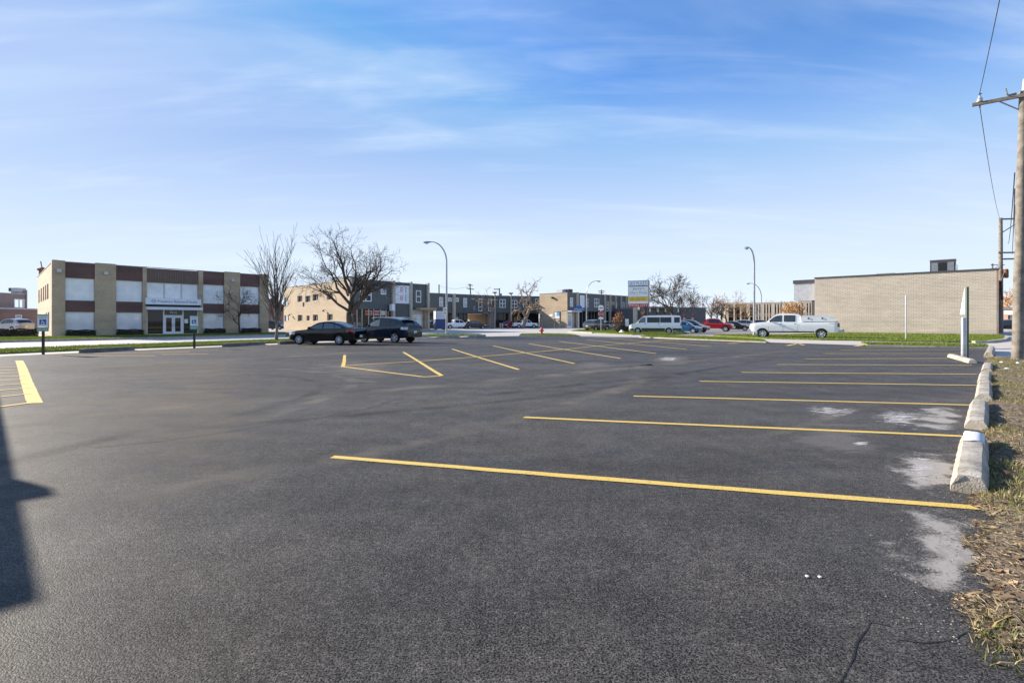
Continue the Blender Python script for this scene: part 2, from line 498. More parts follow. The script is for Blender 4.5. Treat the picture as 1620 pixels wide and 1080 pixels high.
M_ASPH = ground_mat('asphalt', 'asphalt')
M_CONCG = ground_mat('pale_concrete_paving', 'concrete')
M_ROAD = ground_mat('worn_road', 'road')
M_OLD = ground_mat('old_asphalt', 'oldasphalt')
M_GRASS = ground_mat('lawn', 'grass')
M_FIELD = ground_mat('dull_ground', 'field')
M_SOIL = ground_mat('leafy_soil', 'soil')
M_LINE = ground_mat('yellow_line_paint', 'yellow')

def stain_sheen_mat(name, col, lo, hi, scale, aniso=1.0, rot=0.0, soft=1.0, seed=0.0, amt=1.0, fine=0.5):
    """dust, chalky residue or painted sun sheen lying on the asphalt; ragged noise outline inside its own sheet (generated 0..1 coords)"""
    m, t, b = newmat(name)
    N = t.nodes.new
    b.inputs['Base Color'].default_value = (*col, 1); b.inputs['Roughness'].default_value = .95
    tc = N('ShaderNodeTexCoord')
    mp = N('ShaderNodeMapping'); mp.inputs['Rotation'].default_value = (0, 0, R(rot)); mp.inputs['Scale'].default_value = (1, aniso, 1); mp.inputs['Location'].default_value = (seed, seed, 0)
    lk(t, tc.outputs['Object'], mp.inputs[0])
    nz = N('ShaderNodeTexNoise'); nz.inputs['Scale'].default_value = scale; nz.inputs['Detail'].default_value = 8; nz.inputs['Roughness'].default_value = .62
    lk(t, mp.outputs[0], nz.inputs['Vector'])
    n2 = N('ShaderNodeTexNoise'); n2.inputs['Scale'].default_value = 60; n2.inputs['Detail'].default_value = 4
    lk(t, tc.outputs['Object'], n2.inputs['Vector'])
    uv = N('ShaderNodeUVMap')
    sb = N('ShaderNodeVectorMath'); sb.operation = 'SUBTRACT'; sb.inputs[1].default_value = (.5, .5, 0); lk(t, uv.outputs[0], sb.inputs[0])
    ln = N('ShaderNodeVectorMath'); ln.operation = 'LENGTH'; lk(t, sb.outputs[0], ln.inputs[0])
    fall = N('ShaderNodeMapRange'); fall.inputs['From Min'].default_value = .5; fall.inputs['From Max'].default_value = .08
    fall.inputs['To Min'].default_value = -.32 * soft; fall.inputs['To Max'].default_value = .10
    lk(t, ln.outputs['Value'], fall.inputs['Value'])
    a = N('ShaderNodeMath'); a.operation = 'ADD'; lk(t, nz.outputs['Fac'], a.inputs[0]); lk(t, fall.outputs[0], a.inputs[1])
    f = N('ShaderNodeMath'); f.operation = 'MULTIPLY_ADD'; f.inputs[1].default_value = .22 * fine; lk(t, n2.outputs['Fac'], f.inputs[0])
    lk(t, a.outputs[0], f.inputs[2])
    r = N('ShaderNodeMapRange'); r.interpolation_type = 'SMOOTHSTEP'
    r.inputs['From Min'].default_value = lo + .11 * fine; r.inputs['From Max'].default_value = hi + .11 * fine; r.inputs['To Max'].default_value = amt
    lk(t, f.outputs[0], r.inputs['Value'])
    lk(t, r.outputs[0], b.inputs['Alpha'])
    return m
M_ST1 = stain_sheen_mat('grey_grit_residue', (.34, .315, .285), .36, .56, 2.6, seed=1.3, amt=.92, fine=1.3)
M_ST2 = stain_sheen_mat('white_chalky_scuffs', (.46, .445, .43), .50, .64, 4.6, 3.2, 10, seed=5.1, amt=.9, fine=1.6)
M_ST3 = stain_sheen_mat('faint_dust', (.22, .20, .185), .40, .62, 1.4, 2.2, -20, seed=2.2, amt=.40)
M_SHEEN = stain_sheen_mat('warm_sheen_tint', (.235, .190, .135), .34, .62, .8, 2.5, -28, seed=8.2, amt=.20, fine=1.5)  # warm low-sun sheen of the left asphalt, put into the colour
def track_mat(name, col, amt, seed):
    m, t, b = newmat(name); N = t.nodes.new
    b.inputs['Base Color'].default_value = (*col, 1); b.inputs['Roughness'].default_value = .95
    tc = N('ShaderNodeTexCoord'); uv = N('ShaderNodeUVMap'); sp = N('ShaderNodeSeparateXYZ'); lk(t, uv.outputs[0], sp.inputs[0])
    nz = N('ShaderNodeTexNoise'); nz.inputs['Scale'].default_value = 1.1; nz.inputs['Detail'].default_value = 7
    mp = N('ShaderNodeMapping'); mp.inputs['Location'].default_value = (seed, seed, 0); lk(t, tc.outputs['Object'], mp.inputs[0]); lk(t, mp.outputs[0], nz.inputs['Vector'])
    ab = N('ShaderNodeMath'); ab.operation = 'PINGPONG'; ab.inputs[1].default_value = .5; lk(t, sp.outputs['Y'], ab.inputs[0])
    a1 = N('ShaderNodeMapRange'); a1.interpolation_type = 'SMOOTHSTEP'; a1.inputs['From Max'].default_value = .42; lk(t, ab.outputs[0], a1.inputs['Value'])
    ac = N('ShaderNodeMath'); ac.operation = 'PINGPONG'; ac.inputs[1].default_value = .5; lk(t, sp.outputs['X'], ac.inputs[0])
    a2 = N('ShaderNodeMapRange'); a2.interpolation_type = 'SMOOTHSTEP'; a2.inputs['From Max'].default_value = .25; lk(t, ac.outputs[0], a2.inputs['Value'])
    a3 = N('ShaderNodeMapRange'); a3.inputs['From Min'].default_value = .38; a3.inputs['From Max'].default_value = .66; a3.inputs['To Max'].default_value = amt; lk(t, nz.outputs['Fac'], a3.inputs['Value'])
    m1 = N('ShaderNodeMath'); m1.operation = 'MULTIPLY'; lk(t, a1.outputs[0], m1.inputs[0]); lk(t, a2.outputs[0], m1.inputs[1])
    m2 = N('ShaderNodeMath'); m2.operation = 'MULTIPLY'; lk(t, m1.outputs[0], m2.inputs[0]); lk(t, a3.outputs[0], m2.inputs[1])
    lk(t, m2.outputs[0], b.inputs['Alpha'])
    return m
M_TRKL = track_mat('pale_tyre_sweep', (.20, .18, .155), .52, 1.0)
M_TRKD = track_mat('dark_tyre_sweep', (.012, .012, .012), .45, 4.0)
M_CRACK = plain('dark_crack', (.006, .006, .006), .9)
M_SEAM = stain_sheen_mat('dark_seam', (.012, .012, .012), .30, .42, 6, seed=3.3, amt=.8, soft=0.0)

# ------------------------------------------------------------------ ground sheets
gm = MB().quad((-3000, -3000, -.08), (3000, -3000, -.08), (3000, 3000, -.08), (-3000, 3000, -.08))
struct(gm.build('ground', M_FIELD))
road = MB().quad((-170, 6, -.04), (150, 6, -.04), (150, 128, -.04), (-170, 128, -.04))
struct(road.build('road', M_ROAD))

P0 = G(1545, 800); P1 = G(1562, 570)
EU = (P1 - P0).normalized(); EN = Vector((EU.y, -EU.x))
def E(t, w):
    return P0 + EU * t + EN * w
far_edge = [(1560, 551), (1372, 546.8), (1212, 542), (1100, 537.6), (1010, 534), (915, 531.8), (820, 531.4), (700, 533.8), (470, 543.8), (260, 552.5), (0, 564)]
lotp = [Vector((-60, -30)), Vector((30, -30)), E(-2.6, 14), E(-2.6, .35), E(22.0, .35)] + [G(*p) for p in far_edge] + [Vector((-46, -22))]
lm = MB().add([(p[0], p[1], 0.0) for p in lotp], [tuple(range(len(lotp)))])
lot = struct(lm.build('parking_lot', M_ASPH))

plz = [G(1062, 529.5), G(1128, 529.4), G(1250, 526), G(1290, 525.5), at(1320, 150), at(1010, 150), at(1000, 88), at(1000, 64)]
struct(MB().add([(p[0], p[1], -.02) for p in plz], [tuple(range(len(plz)))]).build('plaza_lot', M_OLD))
walk = [G(1005, 532.8), G(1212, 541), G(1372, 546), G(1560, 550.2), G(1585, 551), G(1640, 549), G(1640, 533), G(1575, 529), G(1330, 527), G(1240, 531.5), G(1128, 529.8), G(1065, 530), G(960, 527.5), G(895, 526), G(905, 530)]
struct(MB().add([(p[0], p[1], -.012) for p in walk], [tuple(range(len(walk)))]).build('sidewalk', M_CONCG))
gut = [G(0, 563.8), G(260, 552.3), G(470, 543.6), G(700, 533.6), G(820, 531.3), G(820, 530.3), G(700, 531.9), G(470, 541.2), G(260, 549.8), G(0, 560)]
gut = [Vector((-46, -22)) + Vector((-1.6, .8))] and gut
g2 = [(-600, 591, 583)]
struct(MB().add([(p[0], p[1], .004) for p in gut], [tuple(range(len(gut)))]).build('gutter', M_CONCG))

rng = random.Random(7)
def verge(lower, upper, z=.09, name='verge'):
    lo = [G(*p) for p in lower]; up = [G(*p) for p in upper]
    n = len(lo); m = MB()
    vs = [(p.x, p.y, z) for p in lo] + [(p.x, p.y, z) for p in up] + [(p.x, p.y, -.05) for p in lo] + [(p.x, p.y, -.05) for p in up]
    fs = []
    for i in range(n - 1):
        fs += [(i, i + 1, n + i + 1, n + i), (2 * n + i, 2 * n + i + 1, i + 1, i), (n + i, n + i + 1, 3 * n + i + 1, 3 * n + i)]
    fs += [(0, n, 3 * n, 2 * n), (n - 1, 2 * n - 1, 4 * n - 1, 3 * n - 1)]
    m.add(vs, fs)
    struct(m.build(name, M_GRASS))
    return lo, up
def bend(e):
    return 0
V = []
V.append(verge([(-330, 575), (0, 560.4), (130, 554.6), (260, 550), (380, 545.2), (470, 541.4), (560, 537.4), (640, 534.2), (700, 532), (766, 531.2)],
               [(-330, 562), (0, 555), (130, 549.6), (260, 545.2), (380, 540.6), (470, 537.6), (560, 534), (640, 530.8), (700, 529.2), (757, 529.6)]))
V.append(verge([(822, 530.6), (860, 531.2), (890, 531.6), (917, 532)], [(826, 528.9), (860, 528.6), (888, 529), (906, 530.2)]))
V.append(verge([(-330, 556), (-60, 544), (0, 540.6), (130, 537.6), (260, 534.6), (340, 532.2), (425, 530.0), (458, 529.2)],
               [(-330, 545), (-60, 536.5), (0, 535), (80, 533.9), (255, 530.4), (330, 529.0), (425, 527.3), (450, 527)]))
V.append(verge([(903, 524.8), (920, 525.6), (938, 526.5), (970, 528.2), (1000, 529.6), (1060, 529.2), (1086, 528.0)],
               [(907, 523.6), (922, 522), (945, 521), (970, 521), (1000, 521.4), (1060, 524), (1086, 526.8)]))
V.append(verge([(1012, 533.2), (1050, 535), (1100, 537), (1160, 539.4), (1212, 541.4)], [(1030, 531.0), (1058, 531.6), (1110, 533.2), (1165, 536), (1206, 538.8)]))
V.append(verge([(1128, 531.8), (1165, 533.8), (1210, 535.8), (1300, 538.0), (1400, 539.6), (1500, 541.2), (1560, 541.6), (1588, 538.5)],
               [(1140, 530.4), (1170, 530.2), (1240, 530.2), (1330, 527.2), (1400, 528), (1500, 529.1), (1574, 530), (1590, 533)]))
V.append(verge([(1372, 546.4), (1420, 547.4), (1480, 548.8), (1530, 549.8), (1563, 550.4)], [(1362, 543.4), (1420, 543.9), (1480, 545.0), (1530, 546.0), (1562, 547.0)]))
V.append(verge([(452, 531.4), (520, 529.5), (600, 527.4)], [(455, 530.2), (520, 528.3), (600, 526.6)]))

# kerbs along the grass
def kerb(px, w=.16, h=.13, name='kerb'):
    pts = [G(*p) for p in px]
    m = MB()
    for a, b_ in zip(pts[:-1], pts[1:]):
        d = (b_ - a).normalized(); nn = Vector((-d.y, d.x)) * w / 2
        if nn.y > 0: nn = -nn
        q = [a + nn, b_ + nn, b_ - nn, a - nn]
        m.prism([(p.x, p.y) for p in (q if (q[1] - q[0]).cross(q[2] - q[1]) > 0 else q[::-1])], -.04, h)
    return struct(m.build(name, M_CONC))
kerb([(-330, 556.6), (-60, 544.4), (0, 541), (130, 538), (260, 535), (340, 532.6), (425, 530.4), (458, 529.6)], .18, .12)
kerb([(900, 525.2), (920, 526.1), (938, 527)], .3, .14)
kerb([(1212, 541.9), (1160, 539.9), (1100, 537.4), (1012, 533.5)], .14, .06)
kerb([(1372, 546.8), (1480, 549.2), (1563, 550.8)], .14, .07)
kerb([(1590, 532.4), (1593, 535.5), (1588, 539), (1562, 542.1), (1540, 542.2)], .25, .14)
kerb([(918, 532.4), (860, 531.6), (822, 531.1)], .16, .06)

# ------------------------------------------------------------------ painted stall lines
def line(a, b_, w=.105, name='stall_line', z=.005, mat=None, jit=.006, pts=None):
    A = G(*a); B = G(*b_)
    L = (B - A).length; n = max(2, int(L / .35))
    d = (B - A) / L; nn = Vector((-d.y, d.x))
    vs = []; fs = []
    ph = rng.random() * 6
    for i in range(n + 1):
        t = i / n
        off = math.sin(t * 5 + ph) * .012 * min(1, L / 4)
        p = A + (B - A) * t + nn * off
        e = 0 if 0 < i < n else .5
        for s_ in (-1, 1):
            q = p + nn * s_ * (w / 2 + rng.uniform(-jit, jit)) + d * (rng.uniform(-.03, .03) if i in (0, n) else 0)
            vs.append((q.x, q.y, z))
    for i in range(n):
        fs.append((2 * i, 2 * i + 2, 2 * i + 3, 2 * i + 1))
    m = MB().add(vs, fs)
    return m.build(name, mat or M_LINE, lot)
for a, b_ in [((524, 723), (1544, 803.5)), ((829, 660), (1524, 690.3)), ((1004, 626.6), (1537, 640.6)), ((1106, 603), (1548, 609.6)),
              ((1172, 589), (1548, 592)), ((1229, 576.5), (1538, 577.6)), ((1274, 567.6), (1500, 566.8)), ((1304, 559.2), (1517, 559.2)),
              ((1330, 553.4), (1560, 552.8)), ((1359, 548.6), (1450, 549.2))]:
    line(a, b_, .11)
for a, b_ in [((638, 557), (700, 594.4)), ((715, 552), (820, 584.6)), ((780, 547), (909, 575)), ((836, 543.6), (982, 567)),
              ((884, 539.8), (1038, 559.2)), ((927, 537.4), (1086, 552.4)), ((966, 535), (1125, 548)), ((1033, 538), (1168, 544)),
              ((546, 561.5), (542.5, 579.6)), ((540, 579.8), (669.5, 596)), ((669.5, 596.2), (698, 594.6))]:
    line(a, b_, .12, z=.005)
sp = [(546, 578.6), (656.5, 572), (755, 564.6), (860, 555.8), (941, 547.7), (992, 543.3), (1031, 540.2), (1075, 537)]
for a, b_ in zip(sp[:-1], sp[1:]):
    line(a, b_, .12, z=.009)
line((30, 570.5), (57, 638), .21, z=.005)
for y0, y1, x1 in [(581.5, 580.8, 34), (585.8, 585, 36), (590.3, 589.3, 38), (596, 594.6, 40.5), (602.2, 600, 43), (609.5, 606.6, 45), (617.5, 613.6, 48), (627.6, 622.6, 51)]:
    line((-90, y0 + (y0 - y1) * 2.0), (x1, y1), .09, z=.009)
line((-90, 655), (58, 636.2), .11, z=.009)
for a, b_ in [((70, 562.2), (245, 562.6)), ((150, 559), (300, 556.6)), ((255, 560.6), (330, 559.6)), ((480, 549.6), (514, 549.2)), ((640, 539.2), (735, 537.4)), ((1245, 546.6), (1262, 543.6)), ((1262, 543.6), (1272, 545.8)), ((1352, 547.6), (1368, 545.2)), ((1152, 543.2), (1180, 540.6))]:
    line(a, b_, .2 if a[0] > 1200 else .13)

# ------------------------------------------------------------------ residue, dust, painted sun sheen and cracks on the asphalt
def stain_sheen(name, px, mat, z=.0025):
    ps = [G(*p) for p in px]
    me = bpy.data.meshes.new(name)
    me.from_pydata([(p.x, p.y, z) for p in ps], [], [(0, 1, 2, 3)])
    uv = me.uv_layers.new(name='UVMap')
    for i, c in enumerate([(0, 0), (1, 0), (1, 1), (0, 1)]):
        uv.data[i].uv = c
    return obj(name, me, mat, lot)
stain_sheen('grit_patch', [(1380, 1010), (1600, 1000), (1580, 785), (1360, 790)], M_ST1)
stain_sheen('grit_patch', [(1440, 960), (1560, 960), (1550, 850), (1430, 850)], M_ST1, .0027)
stain_sheen('grit_patch', [(1370, 806), (1550, 806), (1545, 700), (1390, 700)], M_ST1)
stain_sheen('grit_patch', [(1400, 690), (1535, 700), (1545, 640), (1430, 632)], M_ST1)
stain_sheen('chalk_scuff', [(1300, 690), (1500, 698), (1510, 640), (1330, 634)], M_ST2, .0032)
stain_sheen('chalk_scuff', [(1220, 665), (1400, 676), (1395, 637), (1240, 632)], M_ST2, .0032)
stain_sheen('chalk_scuff', [(1330, 712), (1400, 716), (1392, 692), (1330, 690)], M_ST2, .0032)
stain_sheen('chalk_scuff', [(1400, 800), (1520, 800), (1500, 700), (1400, 700)], M_ST2, .0032)
stain_sheen('chalk_scuff', [(1010, 578), (1100, 578), (1095, 560), (1015, 560)], M_ST2, .0032)
stain_sheen('dust_patch', [(860, 592), (1000, 592), (1000, 568), (870, 568)], M_ST3)
stain_sheen('dust_patch', [(990, 590), (1130, 580), (1110, 556), (1000, 560)], M_ST3)
stain_sheen('dust_patch', [(430, 640), (700, 640), (640, 560), (420, 560)], M_ST3)
stain_sheen('dust_patch', [(1150, 760), (1500, 760), (1440, 655), (1200, 655)], M_ST3, .0020)
stain_sheen('sheen_tint_patch', [(-150, 760), (560, 720), (420, 552), (-100, 568)], M_SHEEN, .0028)  # brown tint sheets that paint the low-sun sheen
stain_sheen('sheen_tint_patch', [(-300, 1100), (560, 1060), (420, 590), (-150, 600)], M_SHEEN, .0030)
stain_sheen('sheen_tint_patch', [(60, 570), (440, 556), (420, 546), (40, 560)], M_SHEEN, .0020)
def polyl(name, px, w, mat, z=.002, jit=.0):
    pts = [G(*p) for p in px]; vs = []; fs = []
    dense = []
    for a, b_ in zip(pts[:-1], pts[1:]):
        k = max(2, int((b_ - a).length / .06))
        dense += [a + (b_ - a) * (i / k) for i in range(k)]
    dense.append(pts[-1])
    wob = 0
    for i, p in enumerate(dense):
        d = (dense[min(i + 1, len(dense) - 1)] - dense[max(i - 1, 0)]).normalized(); nn = Vector((-d.y, d.x))
        wob = wob * .8 + rng.uniform(-jit, jit)
        ww = w * rng.uniform(.35, 1.0)
        for s_ in (-1, 1):
            q = p + nn * (wob + s_ * ww / 2); vs.append((q.x, q.y, z))
    for i in range(len(dense) - 1):
        fs.append((2 * i, 2 * i + 2, 2 * i + 3, 2 * i + 1))
    return MB().add(vs, fs).build(name, mat, lot)
polyl('crack', [(1328, 1085), (1346, 1040), (1362, 1005), (1378, 984), (1410, 992)], .010, M_CRACK, .0022, .006)
polyl('crack', [(1530, 1000), (1510, 1012), (1470, 1018), (1420, 1012)], .008, M_CRACK, .0022, .006)
polyl('seam', [(150, 708), (250, 698), (330, 688), (420, 673), (510, 660), (585, 645), (640, 628)], .022, M_CRACK, .0022, .010)

def sweep(px, w, mat, z, name='tyre_sweep'):
    pts = [G(*p) for p in px]
    dense = []
    for i in range(len(pts) - 1):
        p0, p1, p2, p3 = pts[max(i - 1, 0)], pts[i], pts[i + 1], pts[min(i + 2, len(pts) - 1)]
        for k in range(10):
            t = k / 10
            dense.append(.5 * ((2 * p1) + (p2 - p0) * t + (2 * p0 - 5 * p1 + 4 * p2 - p3) * t * t + (-p0 + 3 * p1 - 3 * p2 + p3) * t ** 3))
    dense.append(pts[-1]); n = len(dense)
    vs = []; uvs = []
    for i, p in enumerate(dense):
        d = (dense[min(i + 1, n - 1)] - dense[max(i - 1, 0)]).normalized(); nn = Vector((-d.y, d.x))
        for s_ in (0, 1):
            q = p + nn * (s_ - .5) * w; vs.append((q.x, q.y, z)); uvs.append((i / (n - 1), s_))
    me = bpy.data.meshes.new(name); me.from_pydata(vs, [], [(2 * i, 2 * i + 2, 2 * i + 3, 2 * i + 1) for i in range(n - 1)])
    uv = me.uv_layers.new(name='UVMap')
    for lp in me.loops: uv.data[lp.index].uv = uvs[lp.vertex_index]
    return obj(name, me, mat, lot)
zz = .0010
for px, w, mt in (([(-60, 690), (200, 650), (480, 628), (800, 600), (1100, 570)], .9, M_TRKL), ([(-80, 760), (200, 690), (520, 660), (900, 622), (1150, 580)], .5, M_TRKD),
                  ([(60, 600), (260, 590), (450, 584), (560, 604), (420, 660), (120, 720)], .5, M_TRKL), ([(90, 610), (280, 598), (430, 594), (510, 612), (380, 655), (100, 700)], .35, M_TRKD),
                  ([(-40, 860), (260, 780), (640, 700), (900, 640), (1010, 600), (1010, 570)], .8, M_TRKL), 
                  ([(700, 620), (860, 596), (1040, 578), (1200, 560), (1300, 548)], .9, M_TRKL),
                  ([(640, 640), (900, 610), (1080, 590), (1250, 563)], .5, M_TRKD), ([(20, 590), (200, 578), (420, 566), (640, 553), (800, 543)], .8, M_TRKL), ([(1150, 700), (1250, 680), (1330, 655), (1380, 640)], .3, M_TRKL)):
    sweep(px, w, mt, zz); zz += .00012
# ------------------------------------------------------------------ leafy strip on the right
def hn(x, y):
    return (math.sin(x * 1.7 + y * 2.3) + math.sin(x * 3.9 - y * 1.3 + 1.0) + .6 * math.sin(x * 7.1 + y * 6.3)) / 2.6
NT, NW = 220, 60
def soil_z(t, w):
    ed = min(1.0, max(0.0, (w + .07 + .05 * math.sin(t * 5.1) + .04 * math.sin(t * 13.0 + 1)) / .30))
    e2 = min(1.0, max(0.0, (t + 2.35 + .12 * math.sin(w * 4)) / .5))
    return -.02 + ed * e2 * (.075 + .03 * hn(t * 1.3, w * 1.3) + .012 * hn(t * 6, w * 6) + .02 * min(w, 3))
vs = []; fs = []
for i in range(NT + 1):
    t = -2.6 + 25.2 * (i / NT) ** 1.5
    for j in range(NW + 1):
        w = -.35 + 11.0 * (j / NW) ** 1.8
        p = E(t, w); vs.append((p.x, p.y, soil_z(t, w)))
for i in range(NT):
    for j in range(NW):
        a = i * (NW + 1) + j
        fs.append((a, a + 1, a + NW + 2, a + NW + 1))
sm_ = MB().add(vs, fs)
struct(sm_.build('soil_strip', M_SOIL, smooth=60))

def rawmesh(name, vs, fs, mat, colors=None):
    """vs: (n,3) numpy, fs: (m,3) numpy triangles"""
    me = bpy.data.meshes.new(name)
    me.vertices.add(len(vs)); me.vertices.foreach_set('co', np.asarray(vs, 'f').ravel())
    m = len(fs); me.loops.add(m * 3); me.polygons.add(m)
    me.loops.foreach_set('vertex_index', np.asarray(fs, 'i').ravel())
    me.polygons.foreach_set('loop_start', np.arange(0, m * 3, 3, dtype='i'))
    if colors is not None:
        ca = me.color_attributes.new('tone', 'FLOAT_COLOR', 'POINT')
        ca.data.foreach_set('color', np.asarray(colors, 'f').ravel())
    me.update(calc_edges=True); me.validate()
    return obj(name, me, mat)
def tonemat(name, rough=.8, trans=.25):
    m, t, b = newmat(name)
    a = t.nodes.new('ShaderNodeAttribute'); a.attribute_name = 'tone'
    lk(t, a.outputs['Color'], b.inputs['Base Color']); b.inputs['Roughness'].default_value = rough
    b.inputs['Specular IOR Level'].default_value = .25
    tr = t.nodes.new('ShaderNodeBsdfTranslucent'); lk(t, a.outputs['Color'], tr.inputs['Color'])
    mx = t.nodes.new('ShaderNodeMixShader'); mx.inputs[0].default_value = trans
    out = t.nodes['Material Output']
    lk(t, b.outputs[0], mx.inputs[1]); lk(t, tr.outputs[0], mx.inputs[2]); lk(t, mx.outputs[0], out.inputs['Surface'])
    return m
M_BLADE = tonemat('grass_blades')
M_LITTER = tonemat('dead_leaves_and_straw', .85, .15)
NR = np.random.default_rng(11)
def blades(P, h, w, cols, lean=.5):
    """one bent blade (3 triangles worth of 2 segments) per row of P (n,3)"""
    n = len(P)
    a = NR.uniform(0, 2 * np.pi, n); dx = np.cos(a); dy = np.sin(a)
    l = NR.uniform(.1, 1, n) * lean; la = NR.uniform(0, 2 * np.pi, n)
    hh = h * NR.uniform(.5, 1.3, n); ww = w * NR.uniform(.6, 1.3, n)
    b0 = P + np.stack([dx * ww / 2, dy * ww / 2, 0 * dx], 1); b1 = P - np.stack([dx * ww / 2, dy * ww / 2, 0 * dx], 1)
    mid = P + np.stack([np.cos(la) * l * hh * .35, np.sin(la) * l * hh * .35, hh * .6], 1)
    m0 = mid + np.stack([dx * ww / 3, dy * ww / 3, 0 * dx], 1); m1 = mid - np.stack([dx * ww / 3, dy * ww / 3, 0 * dx], 1)
    tip = P + np.stack([np.cos(la) * l * hh, np.sin(la) * l * hh, hh], 1)
    vs = np.stack([b0, b1, m0, m1, tip], 1).reshape(-1, 3)
    k = np.arange(n)[:, None] * 5
    fs = np.concatenate([k + [0, 1, 3], k + [0, 3, 2], k + [2, 3, 4]], 0)
    c = np.repeat(np.concatenate([cols, np.ones((n, 1))], 1), 5, 0)
    return vs, fs, c
def vmix(n, A, B):
    t = NR.random((n, 1)); c = np.array(A) * (1 - t) + np.array(B) * t
    return c * NR.uniform(.7, 1.3, (n, 1))
# verge blades
PP = []; CC = []
for lo, up in V:
    for i in range(len(lo) - 1):
        a, b_, c_, d_ = [np.array(p) for p in (lo[i], lo[i + 1], up[i + 1], up[i])]
        area = abs(np.cross(b_ - a, d_ - a)) / 2 + abs(np.cross(b_ - c_, d_ - c_)) / 2
        dist = (a[1] + c_[1]) / 2
        n = int(min(9000, area * (260 if dist < 45 else 110)))
        s_ = NR.random((n, 1)); t_ = NR.uniform(-.01, 1.01, (n, 1))
        p = (a * (1 - s_) + b_ * s_) * (1 - t_) + (d_ * (1 - s_) + c_ * s_) * t_
        PP.append(np.concatenate([p, np.full((n, 1), .085)], 1))
P = np.concatenate(PP); n = len(P)
vs, fs, c = blades(P, .075, .035, vmix(n, (.080, .140, .016), (.24, .27, .050)), .9)
stuff(rawmesh('verge_grass', vs, fs, M_BLADE, c))
# strip: grass tufts, dry straw, dead leaves
def strip_pts(n, tmin=-2.5, tmax=22, wmax=9, near=1.5):
    t = tmin + (tmax - tmin) * NR.random(n) ** near
    w = -.05 + wmax * NR.random(n) ** 1.6
    return t, w
def place(t, w, dz=0.0):
    z = np.array([soil_z(a, b_) for a, b_ in zip(t, w)]) + dz
    x = P0.x + EU.x * t + EN.x * w; y = P0.y + EU.y * t + EN.y * w
    return np.stack([x, y, z], 1)
t, w = strip_pts(130000)
den = np.sin(t * 1.9 + np.sin(w * 2.1) * 1.2) + np.sin(w * 3.3 + t * .7) + .8 * np.sin(t * 5.3 + w * 4.1)
far = np.clip((t - 6) / 8, 0, 1)
keep = (den + NR.uniform(-.9, .9, len(t)) > 0.48 - .9 * far - .25 * np.clip(w, 0, 3)) & (w > .02)
t, w = t[keep], w[keep]
P = place(t, w, -.005); n = len(P)
gcol = vmix(n, (.07, .105, .020), (.20, .215, .055)); dry = NR.random((n, 1)) < .45
gcol = np.where(dry, vmix(n, (.30, .23, .11), (.46, .38, .22)), gcol)
vs, fs, c = blades(P, .055, .007, gcol, 1.4)
stuff(rawmesh('strip_grass', vs, fs, M_BLADE, c))
# dead leaves and straw: small curled quads
t, w = strip_pts(70000, near=1.9)
sel = NR.random(len(t)) < np.clip(1.15 - np.clip(t, 0, 30) / 22, .25, 1)
t, w = t[sel], w[sel]
P = place(t, w, .006); n = len(P)
a = NR.uniform(0, 2 * np.pi, n); el = NR.random(n) < .55
sz = NR.lognormal(0, .45, n)
Ls = np.where(el, NR.uniform(.03, .12, n), NR.uniform(.012, .034, n) * sz); Ws = np.where(el, NR.uniform(.002, .005, n), Ls * NR.uniform(.4, .9, n))
ux = np.stack([np.cos(a), np.sin(a), NR.uniform(-.35, .35, n)], 1); uy = np.stack([-np.sin(a), np.cos(a), NR.uniform(-.5, .5, n)], 1)
q0 = P - ux * Ls[:, None] / 2; q1 = P + ux * Ls[:, None] / 2; s0 = P + uy * Ws[:, None] / 2 + [0, 0, .006]; s1 = P - uy * Ws[:, None] / 2 + [0, 0, .004]
vs = np.stack([q0, s0, q1, s1], 1).reshape(-1, 3); k = np.arange(n)[:, None] * 4
fs = np.concatenate([k + [0, 3, 2], k + [0, 2, 1]], 0)
col = np.where(el[:, None], vmix(n, (.26, .20, .12), (.56, .47, .33)), vmix(n, (.13, .075, .042), (.40, .29, .18)))
c = np.repeat(np.concatenate([col, np.ones((n, 1))], 1), 4, 0)
stuff(rawmesh('leaf_litter', vs, fs, M_LITTER, c))
# grit spilling onto the asphalt edge
n = 900
t = -2.4 + 24 * NR.random(n) ** 1.8; w = -.02 - np.abs(NR.normal(0, .20, n))
P = np.stack([P0.x + EU.x * t + EN.x * w, P0.y + EU.y * t + EN.y * w, np.full(n, .004)], 1)
a = NR.uniform(0, 2 * np.pi, n); r_ = NR.uniform(.002, .007, n)
q = [P + np.stack([np.cos(a + k * 2.1) * r_, np.sin(a + k * 2.1) * r_, 0 * a], 1) for k in range(3)] + [P + np.stack([0 * a, 0 * a, r_ * .9], 1)]
vs = np.stack(q, 1).reshape(-1, 3); k = np.arange(n)[:, None] * 4
fs = np.concatenate([k + [0, 1, 3], k + [1, 2, 3], k + [2, 0, 3]], 0)
c = np.repeat(np.concatenate([vmix(n, (.20, .17, .14), (.42, .38, .33)), np.ones((n, 1))], 1), 4, 0)
stuff(rawmesh('grit', vs, fs, M_LITTER, c))

